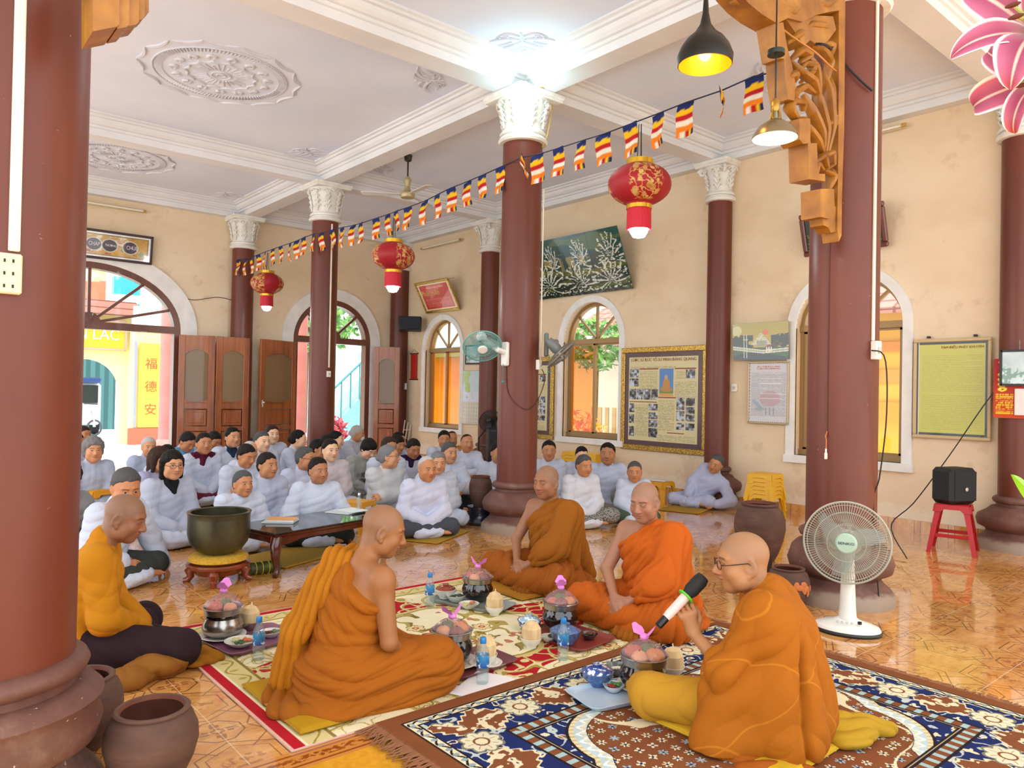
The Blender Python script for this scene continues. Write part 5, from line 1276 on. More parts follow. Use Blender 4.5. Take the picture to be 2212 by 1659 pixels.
def cloth_mat(name, rough=0.85, sheen=0.0, weave=260, wr=14):
    m = Mat(name, rough=rough, spec=0.25, sheen=sheen)
    oi = m.new('ShaderNodeObjectInfo'); f = m.noise(5, 4)
    m.base(m.mix(f*0.22, oi.outputs['Color'], m.mix(0.55, oi.outputs['Color'], '#000000')))
    h = m.noise(wr, 4, rough=0.65); m.bump(h*0.9+m.noise(weave, 2)*0.1, 0.012, 0.45); return m
M_cloth = cloth_mat('cotton_cloth'); M_trou = cloth_mat('trouser_cloth', 0.9)
def print_mat(name, a, b, sc):
    m = Mat(name, rough=0.9, spec=.2); v = m.voro(sc); n = m.noise(sc*.7, 3)
    m.base(m.mix((v+n*.4).gt(0.62, .03), a, b)); return m
M_print = print_mat('patterned_trouser_cloth', '#4c4c50', '#8f8e88', 60)

def paintobj(o, c, a=1.0): o.color = (*lin(c), a); return o
def solid(name, prims, h, mat, parent, color, disp=None, fld=None, alpha=1.0, head=None, smooth=1, clip=None):
    v = Vol(prims, h)
    if fld is not None: v.field(fld)
    V, Q = v.surf()
    if smooth: V = relax(V, Q, smooth, 0.5)
    if disp is not None:
        N = vnormals(V, Q); V = V+N*disp(V, N)[:, None]
    if clip is not None: V = clip(V)
    me = raw_mesh(name, V, [Q])
    if head is not None:
        C, R, k = head; hc = (V-C)@R/k; far = (np.abs(hc) > 0.16).any(1) | (hc[:, 2] < -0.128); hc[far] = (0, -9, -9)
        a = me.attributes.new('hc', 'FLOAT_VECTOR', 'POINT'); a.data.foreach_set('vector', hc.astype(np.float32).ravel())
    o = link(name, me, parent, mat); paintobj(o, color, alpha); return o

# ------------------------------------------------------------------ people
def head_prims(C, R, k=1.0, chub=1.0, ear=1.0):
    def T(*p): return C+R@(A_(*p)*k)
    def E(p, r, kk=.02, op='u', RR=None): return ell(T(*p), A_(*r)*k, R if RR is None else R@RR, kk*k, op)
    def Cc(a, b, ra, rb, kk=.012, op='u'): return cap(T(*a), T(*b), ra*k, rb*k, kk*k, op)
    L = [E((0, -.014, .032), (.077, .096, .086)), E((0, .022, -.03), (.063*chub, .068, .082), .035), E((0, .052, -.092), (.030*chub, .026, .024), .03),
         E((0, -.03, -.045), (.060*chub, .06, .06), .03)]
    for s in (-1, 1):
        L += [E((s*.044*chub, .05, -.030), (.024*chub, .026, .026), .02), E((s*.052*chub, .02, -.065), (.02*chub, .03, .03), .025)]
        L += [Cc((s*.014, .081, .031), (s*.046, .070, .028), .008, .007, .014)]
        L += [E((s*.031, .100, .006), (.019, .018, .012), .010, 's'), E((s*.031, .0745, .006), (.0165, .013, .0115), .006)]
    L += [Cc((0, .083, .012), (0, .106, -.028), .0085, .0125, .012), E((-.012, .094, -.034), (.010, .011, .008), .008), E((.012, .094, -.034), (.010, .011, .008), .008)]
    L += [E((0, .0855, -.0535), (.021, .012, .0058), .006), E((0, .0850, -.0650), (.018, .012, .0062), .006), E((0, .098, -.0592), (.022, .010, .0018), .003, 's')]
    for s in (-1, 1):
        RR = rotz(s*.35)@rotx(-.18)
        L += [E((s*.079, -.012, -.004), (.0095, .021*ear, .034*ear), .006, 'u', RR), E((s*.087, -.008, .002), (.006, .011*ear, .019*ear), .005, 's', RR), E((s*.077, -.004, -.034*ear), (.008, .009, .011), .006)]
    return L
def hand_prims(w, f, n, side, k=1.0, curl=0.35, spread=0.5, thumb=0.5, curls=None):
    """w wrist, f finger direction, n out of the back of the hand"""
    f = np.asarray(f, float); f = f/np.linalg.norm(f); n = np.asarray(n, float); n = n-f*(n@f); n /= np.linalg.norm(n)
    t = np.cross(n, f)*side; w = np.asarray(w, float); L = []
    pw = .037*k
    for o in (-.55, 0, .55): L.append(cap(w+f*.012*k+t*pw*o*.6, w+f*.078*k+t*pw*o, .016*k, .0135*k, .018*k))
    for i, (o, ln) in enumerate(zip((1, .34, -.34, -1), (.072, .080, .074, .058))):
        b = w+f*(.088-.006*abs(o))*k+t*pw*o*.88; d = f+t*o*.16*spread; d /= np.linalg.norm(d)
        c = curl if curls is None else curls[i]; a = 0; pts = [b-d*.01*k, b]
        for sg in (.45, .32, .23):
            a += c*1.25; dd = d*math.cos(a)-n*math.sin(a); pts.append(pts[-1]+dd*ln*k*sg)
        L += chain(pts, [r*k for r in (.0092, .0092, .0085, .0076, .0066)], .005*k)
    b = w+f*.022*k+t*.026*k; d = f*.62+t*.75-n*(.25+.5*thumb); d /= np.linalg.norm(d)
    p1 = b+d*.032*k; d2 = d*.75+f*.5-n*thumb*.35-t*thumb*.45; d2 /= np.linalg.norm(d2); p2 = p1+d2*.032*k; p3 = p2+(d2*.9-t*thumb*.4)*.024*k
    L += chain([b-d*.006, p1, p2, p3], [.0135*k, .011*k, .0095*k, .0078*k], .010*k)
    return L
def ik(a, c, l1, l2, pole):
    d = c-a; L = np.linalg.norm(d); L = min(L, (l1+l2)*.999); d = d/np.linalg.norm(d); x = (l1*l1-l2*l2+L*L)/(2*L); hgt = math.sqrt(max(l1*l1-x*x, 1e-6))
    p = np.asarray(pole, float); p = p-d*(p@d); p /= np.linalg.norm(p); return a+d*x+p*hgt, a+d*L
class Rig:
    def __init__(s, k=1.0, lean=0.12, side=0.0, twist=0.0, head=(0, 0, 0), R=None, L=None, poles=(None, None), knees=None, ankles=None, slump=0.02, headk=1.0, kw=.32):
        s.k = k; Rt = roty(side)@rotx(-lean); s.Rt = Rt; P0 = A_(0, 0, .10)*k; Tw = rotz(twist)
        def T(*p): return P0+Rt@(Tw@(A_(*p)*k-P0))
        s.T = T; s.pel = A_(0, 0, .11)*k; s.waist = T(0, -.01, .27); s.chest = T(0, 0, .42); s.neck = T(0, slump*.5, .56)
        s.sh = {1: T(.165, slump*.4, .525), -1: T(-.165, slump*.4, .525)}
        hy, hp, hr = head; s.Rh = rotz(hy)@rotx(-hp)@roty(hr); s.hk = headk*k
        s.headc = s.neck+Rt@A_(0, .012+slump, .0)*k+A_(0, 0, .055)*k+s.Rh@(A_(0, .022, .112)*k)
        wr = {1: R if R is not None else A_(.05, .25, .13)*k, -1: L if L is not None else A_(-.05, .25, .13)*k}
        s.el, s.wr = {}, {}
        for i in (1, -1):
            pole = poles[0 if i == 1 else 1]; pole = A_(i*.8, -.25, -.6) if pole is None else pole
            s.el[i], s.wr[i] = ik(s.sh[i], np.asarray(wr[i], float), .275*k, .245*k, pole)
        s.hip = {i: A_(i*.085, .02, .095)*k for i in (1, -1)}
        s.kn = knees or {i: A_(i*kw, .25, .085)*k for i in (1, -1)}
        s.an = ankles or {i: A_(-i*.10, .25+.05*(i > 0), .05)*k for i in (1, -1)}
    def body(s, hands, feet=True, chub=1.0, ear=1.0, tk=1.0):
        k = s.k; L = [cap(s.pel+A_(-.06, 0, 0)*k, s.pel+A_(.06, 0, 0)*k, .10*k*tk, None, .04)]
        L += [cap(s.pel, s.waist, .115*k*tk, .105*k*tk, .05), cap(s.waist, s.chest, .105*k*tk, .11*k*tk, .05)]
        for i in (1, -1):
            sh = s.sh[i]; c = s.chest+(sh-s.neck)*.38
            L += [cap(s.waist+(sh-s.neck)*A_(1, 1, 0)*.3, c, .085*k, .10*k, .05), cap(c, sh+A_(0, 0, -.02)*k, .085*k, .056*k, .04), cap(s.neck+A_(0, -.01, -.01)*k, sh, .050*k, .052*k, .04)]
            L += [cap(sh, s.el[i], .051*k, .039*k, .02), cap(s.el[i], s.wr[i], .037*k, .0255*k, .012)]
            L += [cap(s.hip[i], s.kn[i], .082*k, .058*k, .03), cap(s.kn[i], s.an[i], .055*k, .036*k, .02)]
            if feet:
                d = (s.an[i]-s.kn[i]); d /= np.linalg.norm(d); toe = s.an[i]+(d*A_(.11, .06, .02)+A_(0, .03, -.012))*k
                toe[2] = max(toe[2], .02); L += [cap(s.an[i], toe, .031*k, .021*k, .02)]
                for j in range(5):
                    q = np.cross(d, A_(0, 0, 1)); L.append(cap(toe, toe+(toe-s.an[i])*.22+q*(j-2)*.011*k, .0095*k, .008*k, .004))
        hd = s.headc; L += [cap(s.neck+A_(0, -.012, 0)*k, hd+s.Rh@(A_(0, -.022, -.06)*s.hk), .056*k, .052*k, .03)]
        L += head_prims(hd, s.Rh, s.hk, chub, ear)
        for h in hands: L += h
        return L
    def hand(s, side, f=None, n=None, **kw):
        w = s.wr[side]
        if f is None: f = w-s.el[side]
        if n is None: n = A_(side*.2, .2, 1)
        return hand_prims(w, f, n, side, s.k, **kw)
    def torso_cloth(s, t=0.018, hips=True, tk=1.0):
        k = s.k; L = [cap(s.pel+A_(-.07, -.01, 0)*k, s.pel+A_(.07, -.01, 0)*k, .115*k*tk+t, None, .06)]
        L += [cap(s.pel, s.waist, .125*k*tk+t, .115*k*tk+t, .06), cap(s.waist, s.chest, .112*k*tk+t, .115*k+t, .06)]
        for i in (1, -1):
            sh = s.sh[i]; c = s.chest+(sh-s.neck)*.38
            L += [cap(s.waist+(sh-s.neck)*A_(1, 1, 0)*.35, c, .09*k*tk+t, .10*k+t, .05), cap(c, sh+A_(0, 0, -.02)*k, .09*k+t*.6, .057*k+t*.8, .04), cap(s.neck+A_(0, -.015, -.02)*k, sh, .052*k+t*.5, .053*k+t*.7, .04)]
        return L
    def sleeve(s, i, t=0.022, cuff=0.95, flare=1.0):
        k = s.k; sh, el, wr = s.sh[i], s.el[i], s.wr[i]; e = el+(wr-el)*cuff
        return [cap(sh, el, .054*k+t*.8, .044*k+t*1.1, .03), cap(el, e, .043*k+t*1.1, (.030*k+t)*flare, .03), cap(el+A_(0, 0, -.02), el+(e-el)*.6+A_(0, 0, -.03), .03*k+t*.6, .02*k+t*.5, .04)]
    def legs_cloth(s, t=0.016, k2=.04, shin=0.92):
        k = s.k; L = []
        for i in (1, -1):
            e = s.kn[i]+(s.an[i]-s.kn[i])*shin
            L += [cap(s.hip[i], s.kn[i], .095*k+t, .064*k+t, k2), cap(s.kn[i], e, .062*k+t, .045*k+t, k2)]
        L += [cap(s.hip[1], s.hip[-1], .10*k+t, None, k2)]
        return L
def hair_solid(root, rig, kind, color, h=.006, seed=0):
    C, R, k = rig.headc, rig.Rh, rig.hk
    def T(*p): return C+R@(A_(*p)*k)
    def E(p, r, kk=.02, op='u'): return ell(T(*p), A_(*r)*k, R, kk*k, op)
    g = {'short': .009, 'buzz': .005, 'bun': .008, 'bob': .012, 'long': .011, 'curly': .024, 'tail': .008, 'thin': .004, 'fringe': .012}[kind]
    L = [E((0, -.015, .033), (.077+g, .096+g, .087+g)), E((0, -.034, -.02), (.070+g, .068+g*.6, .072), .03)]
    if kind in ('bob', 'long'):
        for s in (-1, 1): L.append(cap(T(s*.074, -.012, .03), T(s*.078, -.02, -.10 if kind == 'bob' else -.17), .026*k, .02*k, .03))
        L.append(cap(T(0, -.08, 0), T(0, -.085, -.10 if kind == 'bob' else -.2), .05*k, .05*k, .04))
    if kind == 'bun': L.append(E((0, -.115, -.01), (.036, .028, .034), .02))
    if kind == 'tail': L += [E((0, -.11, .0), (.024, .024, .024), .02), cap(T(0, -.12, -.01), T(0, -.13, -.15), .028*k, .018*k, .02)]
    c0 = {'short': .002, 'buzz': .0, 'bun': -.004, 'bob': -.016, 'long': -.02, 'curly': -.016, 'tail': -.004, 'thin': .032, 'fringe': -.034}[kind]
    zmin = {'bob': -.15, 'long': -.25, 'tail': -.2, 'bun': -.09, 'curly': -.11}.get(kind, -.085)
    def fld(d, X, Y, Z):
        x, y, z = X-C[0], Y-C[1], Z-C[2]
        q = [(R[0, i]*x+R[1, i]*y+R[2, i]*z)/k for i in range(3)]
        keep = q[2]*.66-q[1]*.75-c0-np.abs(q[0])*(.10 if kind in ('short', 'thin', 'buzz') else 0.0)
        if kind in ('bob', 'long', 'curly', 'fringe'): keep = np.maximum(keep, np.minimum(-q[1]+.022, 0.05-q[2]*0))
        keep = np.minimum(keep, q[2]-zmin)+.004*np.sin(q[0]*90+seed+3*np.sin(q[1]*50))+.003*np.sin(q[2]*140+q[1]*60)
        d = d+g*k*.8*np.clip(1-keep/.040, 0, 1)**2
        return np.maximum(d, -keep*k)
    sd = seed
    amp = .014 if kind == 'curly' else (.005 if kind in ('short', 'bob', 'fringe') else .0025)
    return solid('hair', L, h, M_hair, root, color, fld=fld, smooth=1, disp=lambda P, N: amp*(vnoise(P*(42 if kind == 'curly' else 60), sd)-.4))
def glasses_part(root, rig, col='#2a1a14', rim=True):
    C, R, k = rig.headc, rig.Rh, rig.hk
    def T(*p): return C+R@(A_(*p)*k)
    mb = MB()
    for s in (-1, 1):
        mb.tube([T(s*.034+.024*math.cos(a), .100-abs(.024*math.cos(a)*s+.034)*.12, .002+.017*math.sin(a)) for a in np.linspace(0, 2*PI, 17)[:-1]], .0016*k, 6, closed=True)
        mb.tube([T(s*.058, .093, .006), T(s*.074, .07, .008), T(s*.083, -.005, .012), T(s*.081, -.022, -.004)], .0018*k, 6)
    mb.tube([T(-.010, .100, .004), T(0, .105, .007), T(.010, .100, .004)], .0016*k, 6)
    return mb.obj('glasses', plain(col, .3, .3), root)
# ------------------------------------------------------------------ placing people by the top of the head
class Seat:
    def __init__(s, px, py, phi, z0=0.03, **rk):
        s.rk = rk; g = Rig(**rk); top = g.headc+g.Rh@(A_(0, -.01, .115)*g.hk); s.rz = math.radians(phi)-PI/2; s.R = rotz(s.rz)
        w = gz(px, py, z0+top[2]); s.loc = w-s.R@top; s.loc[2] = z0
    def loc_of(s, w): return s.R.T@(np.asarray(w, float)-s.loc)
    def world(s, l): return s.loc+s.R@np.asarray(l, float)
    def rig(s, **kw): return Rig(**{**s.rk, **kw})
SKIN = ['#c99a78', '#b98560', '#a9744f', '#d3a989', '#9c6a48']
def wrinkly(P, N, amp=.006, seed=0): return amp*(folds(P, (.35, .2, 1.0), .075, seed, 1.6)+.5*folds(P, (1, .3, .15), .06, seed+11, 1.4)+.35*crinkle(P, seed))

def bare_cut(rg, e=.012):
    """leaves the right shoulder bare, with a rolled edge"""
    A = rg.T(-.045, 0, .60); n = rg.Rt@A_(.627, 0, .78)
    def f(d, X, Y, Z):
        q = (X-A[0])*n[0]+(Y-A[1])*n[1]+(Z-A[2])*n[2]
        d = d-e*np.exp(-((q+.012)/.022)**2)
        return np.maximum(d, q)
    return f
H_M = 0.0045; H_C = 0.006
def monk(seat, label, rig, hands, skin, ear=1.1, chub=1.0, eyes=0.0, tk=1.0, feet=True):
    root = thing('person', label, 'person', seat.loc, seat.rz, 'monks seated on the rugs')
    solid('body', rig.body(hands, feet=feet, chub=chub, ear=ear, tk=tk), H_M, M_mskin, root, skin, alpha=eyes, head=(rig.headc, rig.Rh, rig.hk), smooth=1)
    return root

# monk in a long-sleeved saffron shirt and dark trousers
s = Seat(285, 1071, -16, 0.03, lean=.16, head=(-.30, .33, 0), slump=.035, headk=1.0)
k1 = s.loc_of(gz(392, 1405, .10)); k1[2] = .085
rg = s.rig(R=A_(.04, .27, .15), L=A_(-.06, .27, .14), knees={1: k1, -1: A_(-.30, .28, .09)}, poles=(A_(.8, -.5, -.3), A_(-.8, -.5, -.3)))
m1 = monk(s, 'shaven monk in saffron long-sleeved shirt and dark trousers, head bowed', rg, [rg.hand(1, curl=.5, n=A_(.3, .2, 1)), rg.hand(-1, curl=.5, n=A_(-.3, .2, 1))], '#8f6144')
pr = rg.torso_cloth(.022)+rg.sleeve(1, .026, .97)+rg.sleeve(-1, .026, .97)+[ell((0, -.02, .07), (.21, .18, .10), k=.06), cap(rg.neck+A_(0, -.004, .01), rg.neck+A_(0, .0, .052), .066, .062, .015)]
solid('shirt', pr, H_C, M_cloth, m1, '#c07e10', disp=lambda P, N: .0045*folds(P, (.5, .15, 1), .085, 3, 2.2)*(P[:, 2] < .62)+.0055*folds(P, (1, -.5, .45), .10, 5, 1.8)+.004*crinkle(P, 2, 9), clip=lambda V: np.where(V[:, 2:] < .004, V*A_(1, 1, 0)+A_(0, 0, .004), V))
solid('trousers', rg.legs_cloth(.020), H_C, M_trou, m1, '#2c1c22', disp=lambda P, N: .008*folds(P, (1, .3, .4), .08, 9, 1.6))

# monk seen from behind, robe over one shoulder
s = Seat(842, 1094, 2, 0.045, lean=.17, head=(-.55, .30, 0), slump=.03)
rg = s.rig(R=A_(.10, .26, .12), L=A_(-.03, .27, .12), poles=(A_(.6, -.55, -.35), None), knees={1: A_(.21, .36, .085), -1: A_(-.28, .32, .085)})
m2 = monk(s, 'monk seen from behind in ochre robe, one shoulder bare, on yellow mat', rg, [rg.hand(1, curl=.5), rg.hand(-1, curl=.5)], '#9c683f')
wrap = rg.torso_cloth(.022, tk=1.03)+rg.sleeve(-1, .03)[:2]
f0 = bare_cut(rg, .014)
def disp2(P, N):
    up = np.clip((P[:, 2]-.20)/.12, 0, 1)
    a = folds(P, (.55, 0, .80), .068, 21, 1.1)+.6*folds(P, (.75, .1, .55), .040, 22, 1.0); b = folds(P, (.1, .15, 1.0), .060, 23, 1.3)
    return .012*(a*up+b*(1-up))+.003*crinkle(P, 8, 11)
solid('robe', wrap, .0055, M_cloth, m2, '#a25a0c', fld=f0, disp=disp2)
sk = rg.legs_cloth(.045, .09)+[ell((0, .12, .07), (.25, .28, .10), k=.08), ell((0, -.03, .10), (.22, .19, .14), k=.08), ell((.02, -.10, -.01), (.25, .18, .05), k=.06), ell((.10, .18, -.01), (.20, .28, .055), k=.06)]
solid('lower_robe', sk, .0055, M_cloth, m2, '#a0580c', disp=lambda P, N: .013*folds(P, (.25, -.12, 1.0), .066, 31, 1.0, 2.2)+.006*folds(P, (.1, -.3, 1.0), .034, 33, 1.2), clip=lambda V: np.where(V[:, 2:] < -.035, V*A_(1, 1, 0)+A_(0, 0, -.035), V))
dr = chain([rg.T(-.07, .10, .50), rg.T(-.105, .03, .585), rg.T(-.125, -.06, .56), rg.T(-.14, -.115, .44), A_(-.17, -.145, .26), A_(-.19, -.165, .10), A_(-.20, -.18, .0)], [.042, .045, .052, .058, .062, .070, .078], .03)
dr += chain([rg.T(-.045, -.05, .575), rg.T(-.05, -.12, .43), A_(-.10, -.19, .25), A_(-.13, -.22, .05)], [.035, .038, .045, .05], .05)
solid('shoulder_drape', dr, .0055, M_cloth, m2, '#b4700f', disp=lambda P, N: .013*ridge(2*PI*(P[:, 0]*.8+P[:, 1]*.55-P[:, 2]*.09)/.040+3.5*(vnoise(P*3, 4)-.5)))
tr = [ell((-.13, -.22, -.012), (.12, .10, .045), k=.03), ell((.01, -.27, -.015), (.11, .085, .045), k=.03), ell((-.20, -.14, -.01), (.09, .11, .05), k=.03), cap((.08, -.26, -.01), (.16, -.20, -.015), .045, .03, .03)]
solid('robe_end', tr, .0055, M_cloth, m2, '#98560c', disp=lambda P, N: .014*folds(P, (.6, .8, .5), .075, 41, 2.0)+.007*crinkle(P, 6, 16), clip=lambda V: np.where(V[:, 2:] < -.03, V*A_(1, 1, 0)+A_(0, 0, -.03), V))

# the two monks facing them
def front_monk(px, py, phi, label, skin, c1, c2, c3, seed, head, wide=1.0, seatk=1.0, wr=None):
    s = Seat(px, py, phi, 0.035, lean=.02, head=head, slump=.01, k=seatk)
    rg = s.rig(R=wr or A_(.06, .285, .175), L=A_(-.045, .295, .165), poles=(A_(.9, -.15, -.4), A_(-.9, -.1, -.5)))
    root = monk(s, label, rg, [rg.hand(1, f=A_(-.5, .62, -.5), n=A_(.35, .7, .6), curl=.32), rg.hand(-1, f=A_(.72, .55, -.38), n=A_(-.2, .8, .55), curl=.38)], skin, ear=1.15, feet=False)
    b = rg.torso_cloth(.022)+rg.sleeve(-1, .036, .62)[:2]+[cap(rg.sh[-1]+A_(-.01, 0, -.05), rg.el[-1]+A_(.02, .05, -.03), .075, .06, .05), ell(rg.el[-1]+A_(.05, .03, -.02), (.09, .11, .10), k=.05), cap(rg.sh[-1]+A_(-.01, -.05, -.02), rg.el[-1]+A_(-.02, -.14, -.12), .06, .05, .06), cap(rg.sh[-1]+A_(.03, -.07, -.05), A_(-.20, -.20, .06), .06, .05, .08)]
    def dp(P, N):
        a = folds(P, (.62, .05, .76), .060, seed, 1.2)+.5*folds(P, (.8, .2, .5), .036, seed+1, 1.0); c = folds(P, (-.35, .75, .35), .062, seed+2, 1.3)
        m = np.clip((-P[:, 0]-.09)/.07, 0, 1); return .0125*(a*(1-m)+c*m)+.003*crinkle(P, seed, 11)
    solid('robe', b, H_C, M_cloth, root, c1, fld=bare_cut(rg, .012), disp=dp)
    lg = rg.legs_cloth(.036, .07)+[ell((0, .18, .045), (.26*wide, .15, .055), k=.07), ell((0, -.02, .07), (.24, .20, .10), k=.06), ell((-.22, .05, .04), (.18, .22, .06), k=.06)]
    solid('lower_robe', lg, H_C, M_cloth, root, c2, disp=lambda P, N: .011*folds(P, (.5, .6, .5), .075, seed+4, 1.4)+.004*folds(P, (1, .2, .3), .04, seed+5), clip=lambda V: np.where(V[:, 2:] < -.03, V*A_(1, 1, 0)+A_(0, 0, -.03), V))
    kn = [cap(A_(-.02, .30, .03), A_(-.10, .36, -.005), .035, .04, .03), cap(A_(-.05, .32, .05), A_(-.02, .37, .0), .03, .03, .02), ell((-.09, .36, -.01), (.08, .05, .03), k=.03)]
    solid('robe_knot', kn, H_C, M_cloth, root, c3, disp=lambda P, N: .010*folds(P, (1, .4, .2), .035, seed+8, 1.6), clip=lambda V: np.where(V[:, 2:] < -.03, V*A_(1, 1, 0)+A_(0, 0, -.03), V))
    return root, rg, s
m3, rg3, s3 = front_monk(1180, 1007, 183, 'upright monk in brown ochre robe with one bare shoulder, by the clay jar', '#98684a', '#93550e', '#96500e', '#8a4e0e', 51, (.10, .10, 0))
m4, rg4, s4 = front_monk(1390, 1044, 186, 'monk in bright orange robe with one bare shoulder and lowered eyes', '#a4745a', '#bf5a10', '#b8580f', '#98580f', 71, (.12, .22, 0), seatk=1.0)

# elder with a microphone
s = Seat(1602, 1151, 120, 0.05, k=.93, lean=.09, head=(.30, .10, 0), slump=.05, headk=1.13)
wl = s.loc_of(dep(1498, 1368, 3.12)); 
lk = s.loc_of(gz(1408, 1515, .10)); lk[2] = .075
rg = s.rig(L=wl, R=A_(.06, .26, .12), poles=(None, A_(-.55, -.15, -.85)), knees={-1: lk, 1: A_(.28, .20, .08)}, ankles={-1: A_(lk[0]+.20, lk[1]+.06, .04), 1: A_(.0, .26, .05)})
mt = s.loc_of(dep(1428, 1346, 3.11)); mh = s.loc_of(dep(1512, 1255, 3.17)); md = (mh-mt)/np.linalg.norm(mh-mt)
fdir = s.loc_of(dep(1480, 1305, 3.12))-wl
to_mic = (mt+md*np.dot(wl+fdir-mt, md))-(wl+fdir*.6)
nb = -(to_mic-fdir*np.dot(to_mic, fdir)/np.dot(fdir, fdir)); nb = nb if np.linalg.norm(nb) > 1e-3 else A_(-1, 0, 0)
side_cam = s.R.T@(-FW)
m5 = monk(s, 'elder monk with spectacles in a wide saffron robe holding a microphone', rg, [hand_prims(rg.wr[-1], fdir, side_cam*.8+nb/np.linalg.norm(nb)*.5, -1, 1.02, curls=(.62, .66, .70, .74), thumb=.6), rg.hand(1, curl=.5)], '#ad7a50', ear=1.25, chub=1.14, feet=False)
el = rg.el[-1]
cp = rg.torso_cloth(.035, tk=1.12)
for i in (1, -1):
    sh = rg.sh[i]
    cp += [cap(sh, A_(i*.20, .0, .08), .078, .095, .10), cap(sh+A_(0, -.05, -.03), A_(i*.155, -.09, .05), .08, .08, .10)]
cp += [cap(rg.chest+A_(0, -.04, 0), A_(0, -.11, .06), .12, .105, .10), cap(rg.sh[-1], el, .078, .080, .05), cap(el, A_(el[0]-.03, el[1]+.05, .0), .068, .075, .05), cap(A_(el[0]-.03, el[1]+.04, .02), A_(-.19, -.02, .04), .075, .09, .10), cap(el+A_(0, 0, -.08), A_(-.17, .0, .20), .07, .09, .10), cap(el, el+(rg.wr[-1]-el)*.30, .07, .05, .03), cap(rg.neck+A_(0, -.03, -.03), rg.neck+A_(0, -.02, .03), .085, .075, .03)]

def disp5(P, N):
    q = P-A_(-.10, -.02, .56); th = np.arctan2(q[:, 0]+.02, -q[:, 1]*.6-q[:, 2]*.9)
    a = ridge(th*16+4*(vnoise(P*3.2, 61)-.5)); b = folds(P, (.85, .45, .25), .085, 62, 1.5)
    dn = np.clip((.50-P[:, 2])/.2, 0, 1)
    return .017*a*dn*(.4+.9*vnoise(P*4, 66))+.009*b*(.4+.6*dn)+.004*crinkle(P, 64, 10)-.030*np.exp(-((P[:, 1]+.085+(.5-P[:, 2])*.06)/.011)**2)*(P[:, 0] < .05)*np.clip((.50-P[:, 2])/.1, 0, 1)
def seam(P): return 0
robe5 = solid('robe', cp, .0055, None, m5, '#a55e0c', disp=disp5, clip=lambda V: np.where(V[:, 2:] < -.01, V*A_(1, 1, 0)+A_(0, 0, -.01), V))
mm = cloth_mat('patched_robe_cloth')      # cloth with sewn patches
x, y, z = mm.xyz(mm.coord())
nz = mm.noise(2.2, 2); u = (x*.8+z*.6+nz*.02)*4.2; v = (z*.8-x*.5+y*.5+nz*.02)*3.4
sm = ((u.fract()-.5).abs()-.488).gt(0.0, .004).max(((v.fract()-.5).abs()-.490).gt(0.0, .004))
old = mm.b.inputs['Base Color'].links[0].from_socket; mm.base(mm.mix(sm*.28, old, '#d98f2c')); robe5.data.materials.append(mm.m)
solid('trousers', [cap(rg.hip[-1], lk, .12, .085, .05), cap(lk, A_(lk[0]+.24, lk[1]+.10, .03), .085, .06, .05), cap(rg.hip[1], A_(.28, .20, .08), .11, .08, .05), cap(A_(.28, .20, .08), A_(0, .30, .04), .08, .06, .05)], .006, M_trou, m5, '#bf8d28', disp=lambda P, N: .009*folds(P, (.8, .6, -.3), .075, 81, 1.5), clip=lambda V: np.where(V[:, 2:] < -.035, V*A_(1, 1, 0)+A_(0, 0, -.035), V))
he = [ell((-.27, .10, -.03), (.07, .13, .035), k=.03), ell((-.30, -.04, -.035), (.07, .13, .032), k=.03), ell((-.34, .04, -.04), (.06, .09, .026), k=.03), cap((-.33, .12, -.04), (-.36, -.06, -.045), .03, .028, .03)]
solid('robe_hem', he, .0055, M_cloth, m5, '#9c500a', disp=lambda P, N: .013*folds(P, (.9, .3, .3), .07, 91, 2.0)+.006*crinkle(P, 5, 18), clip=lambda V: np.where(V[:, 2:] < -.035, V*A_(1, 1, 0)+A_(0, 0, -.035), V))
glasses_part(m5, rg)
# the microphone
mic = thing('microphone', 'white and black cordless microphone with a green ring, held by the elder monk', 'microphone', s.world(mt), R=None)
L = float(np.linalg.norm(mh-mt)); a, b, c = frame(s.R@md); Rm = np.stack([a, b, c], 1)
def tb(name, prof, mat): return MB().lathe(prof, 24, R=Rm, capb=True, capt=True).obj(name, mat, mic, sharp=35)
tb('handle', [(.0165, .03), (.0195, .05), (.021, L*.62)], plain('#e9c9c4', .3)); tb('tail', [(.012, -.02), (.0165, -.016), (.0165, .035)], plain('#121212', .3))
tb('ring', [(.024, L*.615), (.036, L*.62), (.037, L*.64), (.030, L*.655), (.024, L*.66)], plain('#55c81c', .4))
tb('head', [(.021, L*.62), (.025, L*.70), (.031, L*.76), (.032, L*1.0), (.026, L*1.09), (.0, L*1.12)], plain('#141416', .7))
